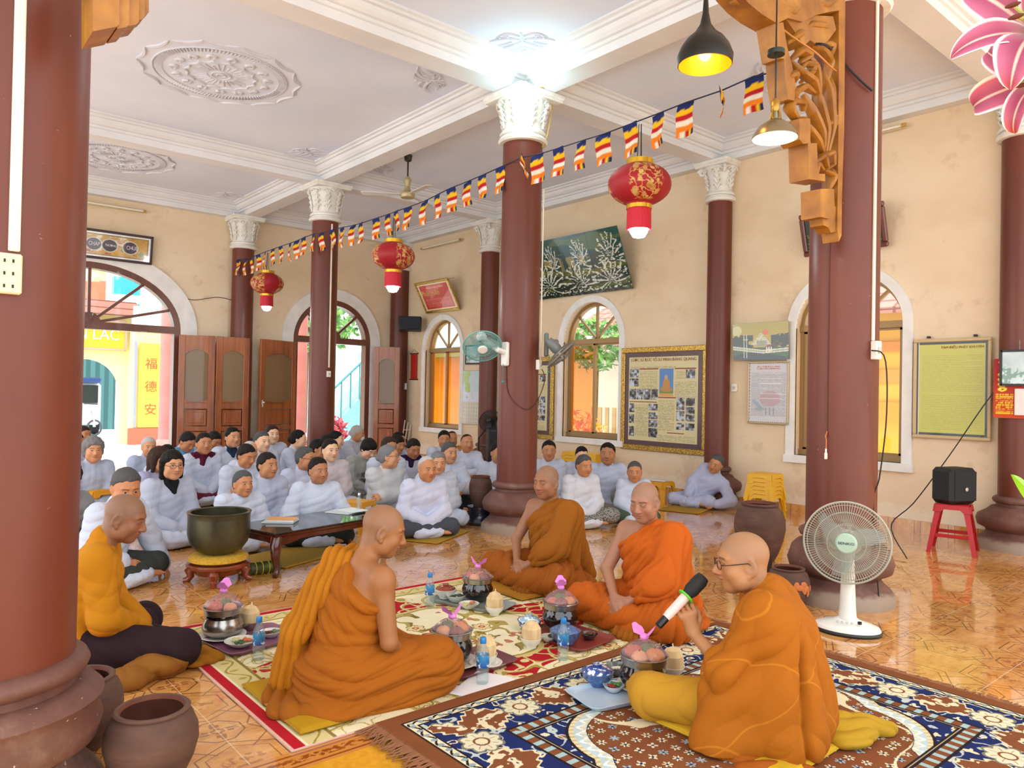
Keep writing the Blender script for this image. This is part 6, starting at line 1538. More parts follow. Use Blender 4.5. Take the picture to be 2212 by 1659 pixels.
# ------------------------------------------------------------------ the lay people
HAIR = dict(black='#15110f', brown='#35211a', dark='#1d1816', grey='#77787a', white='#b9bab8', salt='#4f4f50')
LAYG = 'lay worshippers in white robes seated on the floor'
PHI0 = math.degrees(YAW)+180
TAKEN = []
def lay(px, py, th, hd, label, skin=0, hair=('short', 'black'), robe='#c6cfe4', trou='#c3cbe0', pose='lap', k=.89, pitch=.08, roll=0.0, lean=.12, side=0.0, collar=None, scarf=None, gl=False, D=None, chub=1.0, hk=1.1, seed=None, knees=None, kneeup=False, pk=M_trou, eyes=1.0, mask=False):
    seed = seed if seed is not None else int(px*7+py) % 97
    phi = PHI0+th+math.degrees(math.atan2(px-1106, FPX))*-1.0
    rk = dict(k=k, lean=lean, side=side, head=(math.radians(hd-th), pitch, roll), slump=.03, headk=hk, kw=.27)
    s = Seat(px, py, phi, 0.03, **rk)
    if D is not None:
        g = Rig(**rk); top = g.headc+g.Rh@(A_(0, -.01, .115)*g.hk); w = dep(px, py, D); s.loc = w-s.R@top; s.loc[2] = 0.03
    # keep neighbours apart: slide along the line of sight
    best = None; base = s.loc.copy(); dirv = np.array([*(base-CAM)[:2], 0]); dirv /= np.linalg.norm(dirv)
    for q in sorted(np.arange(-.9, 1.3, .1), key=abs):
        if D is not None and abs(q) > .01: continue
        c = base+dirv*q
        if c[1] > 12.95 or c[0] > 8.05: continue
        m = min([np.linalg.norm((c-o)[:2]) for o in TAKEN]+[np.linalg.norm(c[:2]-np.array(o))-.08 for o in ((5.03, 5.82), (5.1, 10.4), (8.36, 10.5), (8.38, 5.72))]+[9.0])
        v = min(m, .62)-abs(q)*.12
        if best is None or v > best[0]: best = (v, c)
    if best: s.loc = best[1]
    s.loc[2] = 0.03; TAKEN.append(s.loc.copy())
    d = float((s.loc-CAM)@FW); hb = min(max(d*.00105, .007), .0125)
    P = dict(lap=(A_(.035, .25, .15), A_(-.035, .25, .14)), wide=(A_(.14, .24, .15), A_(-.14, .24, .15)), knees=(A_(.26, .26, .17), A_(-.26, .26, .17)), chin=(A_(.03, .20, .53), A_(-.05, .26, .15)),
             floor=(A_(.05, .25, .16), A_(-.36, .24, .05)), cross=(A_(-.14, .21, .30), A_(.14, .21, .28)), hug=(A_(.02, .36, .30), A_(-.04, .36, .30)), book=(A_(.08, .28, .26), A_(-.08, .28, .26)))[pose]
    kn = knees
    if kneeup: kn = {1: A_(.24, .26, .09)*k, -1: A_(-.20, .28, .30)*k}
    rg = s.rig(R=P[0]*k, L=P[1]*k, knees=kn)
    if kneeup: rg.an[-1] = A_(-.16, .40, .04)*k
    root = thing('person', label, 'person', s.loc, s.rz, LAYG)
    fn = lambda i: rg.hand(i, f=(A_(-i*.75, .5, -.3) if pose in ('lap', 'hug') else None), n=A_(i*.2, .75, .6) if pose != 'chin' else A_(.3, .9, .2), curl=.5 if pose != 'floor' else .2)
    sk = SKIN[skin % len(SKIN)]; sk2 = '#%02x%02x%02x' % tuple(min(255, int(v*1.14)) for v in (hx(sk)*255))
    solid('body', rg.body([fn(1), fn(-1)], chub=chub, feet=True), hb, M_skin, root, sk2, alpha=eyes, head=(rg.headc, rg.Rh, rg.hk))
    h2 = hb*1.25
    pr = rg.torso_cloth(.022)+rg.sleeve(1, .030, .93, 1.05)+rg.sleeve(-1, .030, .93, 1.05)+[ell((0, .02, .07), (.20*k, .17*k, .10*k), k=.06), cap(rg.neck+A_(0, -.004, .0), rg.neck+A_(0, .0, .040), .066, .060, .015)]
    if pose in ('lap', 'wide', 'floor', 'chin', 'cross'): pr += [ell(A_(0, .24, .05)*k, A_(.20, .15, .055)*k, k=.05), cap(A_(-.1, .30, .04)*k, A_(.1, .30, .03)*k, .05, .05, .04)]
    solid('robe', pr, h2, M_cloth, root, robe, disp=lambda V, N: wrinkly(V, N, .0055, seed))
    solid('trousers', rg.legs_cloth(.018), h2, pk, root, trou, disp=lambda V, N: .007*folds(V, (1, .4, .5), .08, seed+2, 1.5))
    hair_solid(root, rg, hair[0], HAIR[hair[1]], h=max(hb*.7, .006), seed=seed)
    if collar: solid('collar', [cap(rg.neck+A_(0, .002, .005), rg.neck+A_(0, .006, .050), .071, .064, .01), cap(rg.neck+A_(-.04, .05, .0), rg.neck+A_(0, .10, -.08), .03, .015, .02), cap(rg.neck+A_(.04, .05, .0), rg.neck+A_(0, .10, -.08), .03, .015, .02)], .008, M_cloth, root, collar)
    if scarf: solid('scarf', [cap(rg.neck+A_(0, -.02, 0), rg.sh[1]*.7+rg.neck*.3+A_(0, .02, .03), .062, .05, .04), cap(rg.neck+A_(0, -.02, 0), rg.sh[-1]*.7+rg.neck*.3+A_(0, .02, .03), .062, .05, .04), cap(rg.neck+A_(0, .03, .01), rg.chest+A_(.03, .11, .05), .045, .03, .03)], .009, M_cloth, root, scarf, disp=lambda V, N: .006*folds(V, (1, .2, .5), .05, seed))
    if mask: 
        c = rg.headc; solid('face_mask', [ell(c+rg.Rh@(A_(0, .078, -.062)*rg.hk), A_(.05, .035, .04)*rg.hk, rg.Rh)], .007, M_cloth, root, '#dfe6ee')
    if gl: glasses_part(root, rg, gl if isinstance(gl, str) else '#1c1714')
    return root, rg, s
W1, W2, W3, GREYR = '#c9d2e6', '#bcc4dc', '#d3d7e2', '#8f9094'
L = lay
# front rows, from the bell side
L(277, 1017, 48, 18, 'grey-haired old man in white leaning a fist on the floor behind the saffron shirt monk', 2, ('short', 'salt'), W1, '#3a3d3a', 'floor', .98, .34, lean=.30, chub=1.1)
L(373, 975, 30, 22, 'woman with spectacles and a black collar over her white robe', 1, ('bob', 'black'), '#b9c0d4', W1, 'lap', .95, .05, collar='#17181c', gl='#5a2a22', seed=3)
L(525, 1026, 20, 28, 'grey-haired thin man in white with a hand at his mouth, behind the bronze bell', 2, ('short', 'salt'), W1, W1, 'chin', .83, .0, lean=.40, chub=.92, D=6.35)
L(578, 987, 22, 40, 'woman with pulled back black hair in white, hands in lap, behind the low table', 2, ('bun', 'dark'), W2, W2, 'lap', .90, .0)
L(688, 996, 8, 30, 'man with combed black hair in white right behind the glass-topped table', 4, ('short', 'black'), W1, '#2d322e', 'wide', .88, .03, lean=.08, D=6.75)
L(714, 950, 12, 26, 'young man with thick black hair in a pinkish white robe', 3, ('short', 'black'), '#d2c9cd', W1, 'lap', .95, .03)
L(660, 961, 24, 62, 'grey-haired woman with dark spectacles looking sideways, beside the slim hall column', 2, ('short', 'salt'), W2, W1, 'lap', .90, .05, gl=True)
L(838, 971, 35, 78, 'old woman in profile with spectacles and a hair band, arms crossed on her knee', 1, ('bun', 'grey'), '#c9ccd0', '#c9ccd0', 'cross', .93, -.05, gl='#6a5a4a', kneeup=True, D=7.95)
L(923, 999, 18, 28, 'balding white-haired old man in white, fingers clasped, grey trousers, on a mat', 2, ('thin', 'white'), '#cdd3ea', '#474c55', 'lap', .90, .08, lean=.25, chub=1.06, D=7.15)
L(947, 982, 8, 10, 'grey-haired woman in white right behind the balding old man', 1, ('bun', 'grey'), '#c3c8d4', W1, 'lap', .88, .10)
L(971, 956, 18, 30, 'thin-faced woman in white between the grey-haired woman and the jar', 1, ('bun', 'salt'), W1, '#20222a', 'hug', .93, .03, chub=.94)
L(1009, 939, 15, 20, 'man with brushed back brown hair in white against the wall beside the pedestal fan', 2, ('thin', 'brown'), W1, '#22242a', 'hug', .93, .0)
L(1076, 957, 5, 30, 'dark-haired person in white half hidden by the fan column', 2, ('short', 'black'), W1, W1, 'lap', .92, .05)
L(1186, 953, 10, 5, 'thin man in white sitting just behind the upright monk', 2, ('short', 'black'), W1, W1, 'lap', .93, .03, chub=.93)
L(1263, 981, 30, 34, 'grey-haired person in white with patterned grey trousers on a mat', 2, ('short', 'salt'), W3, '#808080', 'lap', .86, .12, D=7.9, pk=M_print, knees={1: A_(.27, .24, .09), -1: A_(-.28, .25, .10)})
L(1258, 971, 20, 20, 'black-haired person hidden behind the one in patterned trousers', 3, ('short', 'black'), W2, W2, 'lap', .82, .2)
L(1313, 958, 12, -4, 'dark-skinned man upright in white beside the stacked yellow stools', 4, ('short', 'black'), W2, '#8d8676', 'wide', .95, .0, kneeup=True)
L(1371, 1007, 6, 0, 'small old woman with cropped grey hair in white, behind the bright orange robe', 2, ('buzz', 'salt'), W1, '#4c5a4a', 'lap', .74, .08, D=8.2, hk=1.3)
L(1553, 989, -18, -24, 'old woman with round spectacles leaning on the maroon wall column', 2, ('short', 'salt'), '#b7bedc', '#b7bedc', 'floor', .86, .12, side=-.66, roll=-.35, lean=.05, D=9.3, gl='#c9b27a', hk=1.15)
# rows behind
L(202, 948, 22, 12, 'curly grey-haired old woman in white in front of the wide doorway', 1, ('curly', 'grey'), '#b4c0d8', W2, 'lap', .95, .02)
L(147, 1003, 30, 25, 'person in a grey robe half hidden by the socket column, at a yellow stool', 2, ('curly', 'black'), GREYR, '#4a3a3a', 'book', .93, .15)
L(157, 920, 20, 20, 'bald person at the doorway half hidden by the socket column', 1, ('thin', 'white'), W1, W1, 'lap', .90, .03)
L(166, 936, 30, 50, 'woman with slick dark hair looking sideways by the doorway', 2, ('bun', 'dark'), '#b3bada', W1, 'lap', .90, .12)
L(181, 921, 25, 40, 'woman with reddish brown hair farthest back in the wide doorway', 2, ('bun', 'brown'), W2, W1, 'lap', .93, .05)
L(322, 946, 22, 14, 'white-haired old woman sitting alone near the porch column', 1, ('short', 'white'), '#aebbd8', W1, 'lap', .88, .05)
L(347, 967, 45, 55, 'brown-haired woman partly hidden by the woman with the black collar', 2, ('bob', 'brown'), '#b3b4d8', W1, 'lap', .92, .05)
L(364, 962, 35, 40, 'black-haired person of whom only the hair shows behind the black collar woman', 2, ('bun', 'black'), W1, W1, 'lap', .85, .15)
L(412, 937, 30, 40, 'dark-haired woman bowing her head, pale blue collar, before the open door leaf', 2, ('bun', 'dark'), '#b7c6e4', W1, 'lap', .95, .55, scarf='#6aa6c8', eyes=0)
L(441, 938, 24, 18, 'woman with a maroon scarf over one shoulder, at a yellow stool', 2, ('bun', 'dark'), W1, '#6a2438', 'lap', .97, -.02, scarf='#5a1030')
L(470, 941, 32, 42, 'woman bowing in a light blue robe next to the maroon scarf', 2, ('bun', 'dark'), '#86a9d6', '#86a9d6', 'lap', .92, .55, eyes=0)
L(502, 920, 20, 28, 'upright woman with open mouth in front of the door leaves', 1, ('bun', 'black'), W1, W1, 'lap', 1.0, -.02, collar='#20304a')
L(537, 962, 28, 40, 'woman with a low dark bun looking down, behind the man at his mouth', 2, ('bun', 'dark'), W1, '#3a3d42', 'lap', .92, .30, eyes=0)
L(541, 953, 25, 30, 'pale old woman peeping between two rows of worshippers', 1, ('thin', 'white'), W1, W1, 'lap', .88, .08)
L(567, 933, 25, 32, 'pale woman with short grey hair beside the chrome door handle', 3, ('short', 'salt'), W1, W1, 'lap', .97, .02)
L(588, 919, 22, 22, 'upright woman with parted brown hair before the third door leaf', 3, ('bun', 'brown'), W1, W1, 'lap', 1.0, .0)
L(645, 930, 65, 85, 'woman in profile with maroon trousers beside the slim hall column', 3, ('bun', 'black'), W1, '#43102c', 'hug', .95, .05)
L(690, 963, 40, 75, 'woman with a dark ponytail behind the young man', 2, ('tail', 'black'), W1, W1, 'lap', .90, .05)
L(710, 942, 40, 60, 'dark-haired person behind the slim hall column', 3, ('bun', 'black'), W1, W1, 'lap', .92, .05)
L(727, 935, 55, 80, 'dark-haired person in profile in the narrow doorway', 3, ('bun', 'black'), W2, W1, 'lap', .92, .05)
L(776, 928, 60, 82, 'white-haired old woman with a face mask in the narrow doorway', 1, ('bun', 'white'), W1, W1, 'hug', .95, .15, mask=True)
hd = L(804, 955, 30, 40, 'young person in a grey hooded sweatshirt bowing, black printed letters on the chest', 3, ('fringe', 'black'), '#9fa29f', '#6a675f', 'lap', .93, .60, pk=M_print, eyes=0)
L(841, 945, 25, 30, 'smiling woman with brown hair tied back, behind the old woman in profile', 2, ('bun', 'brown'), W1, '#35506a', 'lap', .97, .0)
L(861, 950, 28, 40, 'black-haired person beside the smiling woman', 2, ('fringe', 'black'), '#b6c6e6', W1, 'lap', .92, .15)
L(863, 937, 35, 50, 'person with thick short black hair before the corner door leaf', 2, ('short', 'black'), '#b9bde0', W1, 'lap', .92, .05)
L(895, 943, 28, 25, 'woman with a purple scarf looking down near the corner speaker', 4, ('bun', 'black'), '#c3c8dc', W2, 'lap', .92, .35, scarf='#2e1440', eyes=0)
L(960, 936, 18, 5, 'dark-haired woman in white by the wall under the first window', 2, ('bun', 'black'), W1, W1, 'lap', .95, .05)
L(977, 938, 22, 15, 'brown-faced person with an orange wrap beside the wall', 4, ('thin', 'brown'), '#c98a3c', W1, 'lap', .90, .05)
# letters on the sweatshirt
M_ink = plain('#16161a', .8)
r_, rg_, s_ = hd
Rt_ = np.stack([A_(-1, 0, 0), rg_.Rt@A_(0, 0, 1), A_(0, 1, 0)], 1); Rt_[:, 2] = np.cross(Rt_[:, 0], Rt_[:, 1])
for i, tx in enumerate(('IO 3', 'OR A')): text(tx, .085, M_ink, r_, rg_.T(0.0, .150, .36-.085*i), Rt_)
# ------------------------------------------------------------------ rugs
M_rug = vcol('rug_pile', .95, .15, bumpscale=350, bumpd=.002)
def flower(p, x, y, cx, cy_, r, petals, c1, c2, c3, rot=0.0):
    dx, dy = x-cx, y-cy_; d = np.sqrt(dx*dx+dy*dy)/r; th = np.arctan2(dy, dx)+rot
    b = .72+.28*np.abs(np.cos(th*petals/2)); p.on(d < b, c1).on((d < b) & (d > b-.13), c3).on((d < .80*b) & (np.abs(np.sin(th*petals/2)) < .16) & (d > .3), c3, .7).on(d < .34, c2).on(d < .14, c1)
def rug1_fn(u, v):
    W_, H_ = 2.50, 2.08; x, y = (u-.5)*W_, v*1.80+.28-H_/2; p = Paint(u, v, '#e4dcb8')
    e = np.minimum(W_/2-np.abs(x), H_/2-np.abs(y)); th = np.arctan2(y*1.5, x); 
    wx = x+.06*(n2(x, y, 4, 3)-.5); wy = y+.06*(n2(x, y, 4, 9)-.5)
    ax, ay = np.abs(wx), np.abs(wy); m = np.sqrt((x/.62)**2+(y/.50)**2)
    # red fields at the corners of the medallion, edged with golden scrolls
    red = (m > 1.04+.05*np.cos(th*10)) & (ax/.98+ay/.72 < 1.16+.10*np.sin(th*9))
    p.on(red, '#a81c24')
    c1 = n2(x, y, 5.2, 21, 2); c2_ = n2(x, y, 9.5, 5, 2)
    p.on((np.abs(c1-.5) < .030) & (m > 1.02), '#a38f45').on((np.abs(c1-.515) < .013) & (m > 1.02), '#d9cc96')
    p.on((np.abs(c2_-.5) < .028) & red, '#d8c890').on((np.abs(c2_-.46) < .014) & (m > 1.1) & ~red, '#b5a35c')
    edge = (np.abs(m-1.04-.05*np.cos(th*10)) < .035); p.on(edge, '#c9b878').on(np.abs(m-1.0-.05*np.cos(th*10)) < .014, '#8f7a34')
    # golden acanthus scrolls round the field
    for sx in (-1, 1):
        for sy in (-1, 1):
            for (cx, cy_, R0) in ((.78, .50, .17), (.40, .62, .13), (.98, .22, .13), (1.0, .60, .10)):
                dx, dy = x*sx-cx, y*sy-cy_; d = np.sqrt(dx*dx+dy*dy); t = np.arctan2(dy, dx); sp = np.abs(((d/R0*2.2-t/(2*PI)) % 1)-.5)
                p.on((d < R0) & (sp < .16), '#9c8840', .9).on((d < R0) & (sp < .06), '#dccf98', .9)
            flower(p, x*sx, y*sy, .62, .68, .075, 6, '#d8c48a', '#a8503a', '#8a7434'); flower(p, x*sx, y*sy, .99, .42, .07, 6, '#dccb94', '#9a4434', '#8a7434')
    # medallion bouquet
    ins = m < .95; lf = n2(x, y, 8, 33, 2); p.on(ins & (np.abs(lf-.5) < .045) & (m > .25), '#ab9a55').on(ins & (np.abs(lf-.53) < .016) & (m > .25), '#7d6b30').on(ins & (n2(x, y, 13, 8) > .70), '#b0604a', .8)
    for k in range(7): a = k*2*PI/7; flower(p, x, y, .27*math.cos(a), .21*math.sin(a), .062, 6, '#e0cf9c', '#b25a40', '#84702e', k)
    flower(p, x, y, 0, 0, .13, 8, '#d98a70', '#a8202a', '#8a3a2c')
    # borders
    p.on(e < .185, '#d2c48a'); s = np.where(W_/2-np.abs(x) < H_/2-np.abs(y), y, x); t = (e-.06)/.12
    p.on((e < .18) & (np.abs(np.sin(s*26)*.30+.5-t) < .05), '#9c8a3e').on((e < .18) & (((s*8.3) % 1-.5)**2*14+(t-.5)**2*5 < .16), '#b0a052').on(np.abs(e-.185) < .008, '#8a7a3a').on(np.abs(e-.065) < .006, '#e6dcb4')
    p.on(e < .058, '#b01a26').on(e < .010, '#d8b0a0'); p.noise(16, .06, 3); return p.c
def rug2_fn(u, v):
    W_, H_ = 2.36, 2.0; x, y = (u-.5)*W_, (v-.5)*H_; p = Paint(u, v, '#ddd8c4')
    ex, ey = W_/2-np.abs(x), H_/2-np.abs(y); e = np.minimum(ex, ey); s = np.where(ex < ey, y, x); NAVY, BRN, CRM, BLU, DK = '#1c2a5e', '#7e4a2c', '#ded2ae', '#9db4bc', '#241c22'
    th = np.arctan2(y, x); r = np.sqrt((x/.70)**2+(y/.63)**2); lob = 1+.075*np.abs(np.cos(th*5))-.03
    # cream corners with arabesques
    q = n2(x, y, 11, 5, 3); q2 = n2(x, y, 17, 15, 2)
    p.on(np.abs(q-.5) < .024, '#8a5a40').on(np.abs(q-.56) < .018, '#8fa6ae').on(q2 > .66, '#b99a6a').on(q2 > .72, NAVY).on(np.abs(q2-.40) < .016, DK, .7)
    p.on((n2(x, y, 6.5, 41, 2) > .62), '#e8d9a8').on(np.abs(n2(x, y, 6.5, 41, 2)-.62) < .012, DK)
    p.on(r < lob+.26+.05*np.cos(th*10), NAVY); nv = (r < lob+.26+.05*np.cos(th*10)) & (r > lob)
    g = n2(x, y, 26, 7, 2); p.on(nv & (g > .63), CRM).on(nv & (g > .70), '#8a5a3a').on(nv & (np.abs(n2(x, y, 14, 2)-.5) < .02), '#b8c4c4')
    p.on(r < lob+.085, CRM).on((r < lob+.085) & (np.sin(th*150) > .2) & (r > lob+.045), '#c9b484').on(np.abs(r-lob-.085) < .010, DK)
    p.on(r < lob+.045, '#b9cdd0').on((r < lob+.045) & (np.abs(((r-lob)/.045*.5+.5)-.5-.25*np.sin(th*70)) < .14), '#e6ece8').on((r < lob) & (r > lob-.035) & (np.sin(th*150) > 0), '#e0d6b4').on(np.abs(r-lob+.04) < .006, DK)
    ins = r < lob-.04; p.on(ins, BRN)
    # small scattered blossoms inside
    k = 15.0; i, j = np.floor(x*k), np.floor(y*k); h = lambda a: vnoise(np.stack([i*1.37+a, j*1.91+a, 0*i+a*.7], -1), 5)
    cx, cy_ = (i+.3+.4*h(1.3))/k, (j+.3+.4*h(4.7))/k; d = np.sqrt((x-cx)**2+(y-cy_)**2)*k; a = np.arctan2(y-cy_, x-cx); pt = .22+.12*np.cos(a*(4+2*(h(2.2) > .5))+h(7.1)*6)
    p.on(ins & (d < pt+.05) & (h(3.3) > .28), DK, .5).on(ins & (d < pt) & (h(3.3) > .28), CRM).on(ins & (d < pt) & (h(8.8) > .62), BLU).on(ins & (d < .10) & (h(3.3) > .28), NAVY)
    c3 = n2(x, y, 3.2, 77, 1); p.on(ins & (np.abs(c3-.5) < .008), CRM)
    core = np.sqrt((x/.22)**2+(y/.15)**2); cl = 1+.2*np.cos(th*8); p.on(core < cl, CRM).on(np.abs(core-cl) < .06, DK).on(core < cl-.18, '#b9cdd0').on((core < cl-.2) & (n2(x, y, 24, 3) > .55), NAVY).on((core < cl-.2) & (n2(x, y, 20, 13) > .66), CRM)
    # borders
    p.on(e < .46, '#c9b48c'); t = (e-.385)/.055; p.on((e < .44) & (e > .385), BRN).on((e < .44) & (e > .385) & (((s*16) % 1) < .42), '#9fbcbc').on((np.abs(e-.385) < .006) | (np.abs(e-.445) < .006) | (np.abs(e-.46) < .005), DK)
    p.on((e < .378), NAVY); L_ = .40; ss = ((s+.2) % L_)/L_-.5; tt = (e-.245)/.12
    g2 = n2(x, y, 24, 19, 2); p.on((e < .378) & (g2 > .64), CRM).on((e < .378) & (g2 > .71), NAVY).on((e < .378) & (np.abs(n2(x, y, 12, 23)-.5) < .02), '#b9c2bc')
    hx_ = np.abs(ss)*2.6+np.abs(tt)*.95+.08*np.cos(ss*60); b_ = (e < .378); p.on(b_ & (hx_ < 1.0), CRM).on(b_ & (hx_ < .90), BRN).on(b_ & (hx_ < .9) & (n2(x, y, 30, 29, 2) > .60), CRM).on(b_ & (hx_ < .20), CRM).on(b_ & (hx_ < .08), NAVY)
    s2 = ((s) % L_)/L_-.5; d2 = np.sqrt((s2*L_)**2+(e-.245)**2)/.095; a2 = np.arctan2(e-.245, s2*L_); b2 = .78+.22*np.abs(np.cos(a2*4)); p.on(b_ & (d2 < b2), '#d9d3b4').on(b_ & (d2 < b2) & (d2 > b2-.12), '#7d7a66').on(b_ & (np.abs(np.sin(a2*4)) < .15) & (d2 < .7) & (d2 > .35), '#8d8a74').on(b_ & (d2 < .30), CRM).on(b_ & (np.abs(d2-.32) < .05), BRN)
    p.on(e < .128, CRM).on((e < .128) & (e > .08) & (np.abs(np.sin(s*62)*.012+.104-e) < .006), DK).on((e < .128) & (((s*20) % 1-.5)**2*9+((e-.104)/.02)**2 < .5), '#8ba0a4').on(np.abs(e-.128) < .006, DK).on(np.abs(e-.078) < .005, DK)
    p.on(e < .074, '#7d4a2a'); p.noise(20, .07, 4); return p.c
r1 = painted('rug', rug1_fn, (1.25, 2.735, .012), (2.50, 0, 0), (0, 1.80, 0), 620, 450, M_rug, thick=.011)
tag(r1, 'cream and red floral rug with golden scrolls under the facing monks', 'rug')
r2 = tag(thing('rug', 'brown and navy oriental rug with a lobed medallion and fringed ends under the elder', 'rug', (2.785, 1.72, 0)))
painted('rug_pile', rug2_fn, (-1.18, -1.0, .026), (2.36, 0, 0), (0, 2.0, 0), 720, 610, M_rug, r2, thick=.022)
for sd in (-1, 1):
    g = np.random.default_rng(5+sd); mb = MB()
    for k in range(330):
        y0 = -1.0+2.0*k/330; L_ = g.uniform(.05, .10); w = g.normal(0, .02)
        mb.tube([(sd*1.175, y0, .022), (sd*(1.18+L_*.4), y0+w*.5, .018), (sd*(1.18+L_), y0+w*1.6, .008)], [.005, .0045, .002], 4, caps=False)
    tag(mb.obj('fringe', plain('#8a5a3a', .9), r2), kind='stuff')
# ------------------------------------------------------------------ cushions, mats and cloths
def cushion(label, c, size, h, col, rz=0.0, soft=.35, group='thin floor cushions', sag=0.0):
    r = thing('floor_cushion', label, 'cushion', c, rz, group); n = 40; u, v = np.meshgrid(np.linspace(-1, 1, n+1), np.linspace(-1, 1, n+1), indexing='ij')
    e = np.minimum(1-np.abs(u), 1-np.abs(v)); z = h*(.55+.45*np.clip(e/soft, 0, 1)**.5)+.006*(n2(u+2, v+2, 3, 5)-.5)
    P = np.stack([u*size[0]/2, v*size[1]/2, z], -1).reshape(-1, 3); B = np.stack([u*size[0]/2*.985, v*size[1]/2*.985, 0*z+.001], -1).reshape(-1, 3); N1 = len(P)
    idx = np.arange(N1).reshape(n+1, n+1); Q = np.stack([idx[:-1, :-1], idx[1:, :-1], idx[1:, 1:], idx[:-1, 1:]], -1).reshape(-1, 4)
    rim = np.concatenate([idx[:-1, 0], idx[-1, :-1], idx[:0:-1, -1], idx[0, :0:-1]]); R2 = np.roll(rim, -1); S_ = np.stack([rim+N1, R2+N1, R2, rim], 1)
    o = link('cover', raw_mesh('cover', np.concatenate([P, B]), [Q, Q[:, ::-1]+N1, S_]), r, M_cloth); paintobj(o, col)
    pr = P[rim]*A_(1.003, 1.003, 1)-A_(0, 0, h*.16); MB().tube(pr[::2], .0045, 5, closed=True).obj('piping', plain(col, .8), r)
    return r
cushion('mustard yellow square cushion under the monk seen from behind', (1.665, 3.13, .013), (.68, .62), .034, '#b0850a')
cushion('bright yellow square cushion under the elder with the microphone', (2.84, 1.70, .027), (.64, .60), .030, '#c9a01e')
cushion('dull orange cushion under the monk in the brown ochre robe', (3.62, 4.08, .013), (.62, .66), .028, '#a8741a')
cushion('dull orange cushion under the monk in the bright orange robe', (3.62, 3.02, .013), (.62, .68), .028, '#a06c18')
for px, py, lb, sz, rz in ((935, 1160, 'olive yellow mat under the balding old man with grey trousers', (.72, .60), .5), (1295, 1118, 'yellow mat under the person with patterned trousers', (.80, .62), .5), (1500, 1103, 'yellow mat beside the old woman leaning on the wall column', (.60, .5), .3), (650, 1205, 'olive mat under the man behind the glass-topped table', (.8, .55), .4), (390, 1150, 'brown mat under the woman with the black collar', (.85, .6), .3), (1050, 1052, 'brown mat below the wall fan column', (.8, .6), .4)):
    c = gz(px, py); cushion(lb, (c[0], c[1]+.12, 0), sz, .022, '#a8842c' if 'brown' not in lb else '#8a6430', rz)
def heap(name, label, cat, c, prims, col, seed, h=.006, amp=.012, wl=.05):
    r = thing(name, label, cat, c); solid('cloth', prims, h, M_cloth, r, col, disp=lambda P, N: amp*folds(P, (.7, .6, .6), wl, seed, 2.0)+amp*.9*crinkle(P, seed, 13), clip=lambda V: np.where(V[:, 2:] < .002, V*A_(1, 1, 0)+A_(0, 0, .002), V)); return r
c = gz(315, 1470); heap('folded_robe', 'crumpled tan robe lying on the tiles beside the saffron shirt monk', 'robe', (c[0]+.02, c[1], 0), [cap((-.13, 0, .03), (.10, .03, .035), .055, .06, .04), ell((.06, .02, .06), (.12, .10, .06), k=.04), ell((-.10, -.03, .04), (.10, .09, .05), k=.03), ell((.02, .09, .08), (.06, .06, .055), k=.03)], '#8f5c20', 5, .006, .011, .13)
c = gz(440, 1425); heap('robe_fold', 'end of a brown robe lying at the saffron shirt monk\'s knee', 'robe', (c[0], c[1], .012), [cap((-.05, .06, .03), (.04, -.06, .02), .045, .03, .03), ell((-.03, -.08, .01), (.10, .05, .03), k=.03)], '#9c6410', 9)
c = gz(1868, 1585, .03); heap('yellow_cloth', 'pale yellow cloth spread off the elder\'s cushion onto the rug', 'cloth', (c[0], c[1], .027), [cap((-.16, .10, .035), (.08, -.06, .025), .07, .035, .04), ell((-.10, .02, .03), (.14, .10, .045), k=.04)], '#b08a20', 13)
# ------------------------------------------------------------------ bell, low table and their neighbours
M_dkw = wood('dark_lacquered_wood', '#3a140e', '#5c2416', .15, .5, scale=1.5); M_redw = wood('red_brown_lacquered_wood', '#6a2a14', '#8a3c1e', .2, .5, scale=1.5)
bx_, by_ = 1.92, 5.50
st = thing('bell_stand', 'round red-brown carved stand with curved legs under the bronze bell', 'stand', (bx_, by_, 0))
MB().lathe([(.0, .10), (.19, .10), (.215, .115), (.22, .13), (.21, .142), (0, .145)], 36).obj('top', M_redw, st)
MB().lathe([(.15, .06), (.185, .10)], 36).obj('apron', M_redw, st)
for k in range(4):
    a = PI/4+k*PI/2+.3; e = A_(math.cos(a), math.sin(a), 0); MB().tube([e*.165+A_(0, 0, .105), e*.195+A_(0, 0, .075), e*.185+A_(0, 0, .04), e*.205+A_(0, 0, .016), e*.235+A_(0, 0, .012)], [.034, .036, .026, .024, .018], 10).obj('leg', M_redw, st)
tc = thing('bell_cushion', 'round yellow plush cushion between the bell and its stand', 'cushion', (bx_, by_, .143)); MB().lathe([(0, 0), (.17, .0), (.205, .018), (.205, .04), (.18, .056), (0, .06)], 40).obj('cushion', Mat('yellow_plush', rough=1).mott('#b88a20', '#d0a63a', 60, 2, .004), tc)
be = thing('bell_bowl', 'large bronze temple bell bowl on a yellow cushion beside the low table', 'bell', (bx_, by_, .202))
MB().lathe([(0, .0), (.10, .004), (.16, .03), (.20, .085), (.215, .15), (.213, .25), (.215, .285), (.222, .30), (.215, .305), (.195, .30), (.196, .24), (.195, .15), (.15, .05), (0, .03)], 56).obj('bowl', Mat('patinated_bronze', rough=.33, metal=.75).mott('#4a4a38', '#65614a', 4, 4), be)
t0 = thing('low_table', 'low dark lacquered table with curved legs and a glass top', 'table', (2.25, 5.28, 0), math.atan2(.30, 1.25)*1.0)
TL, TW = 1.20, .55
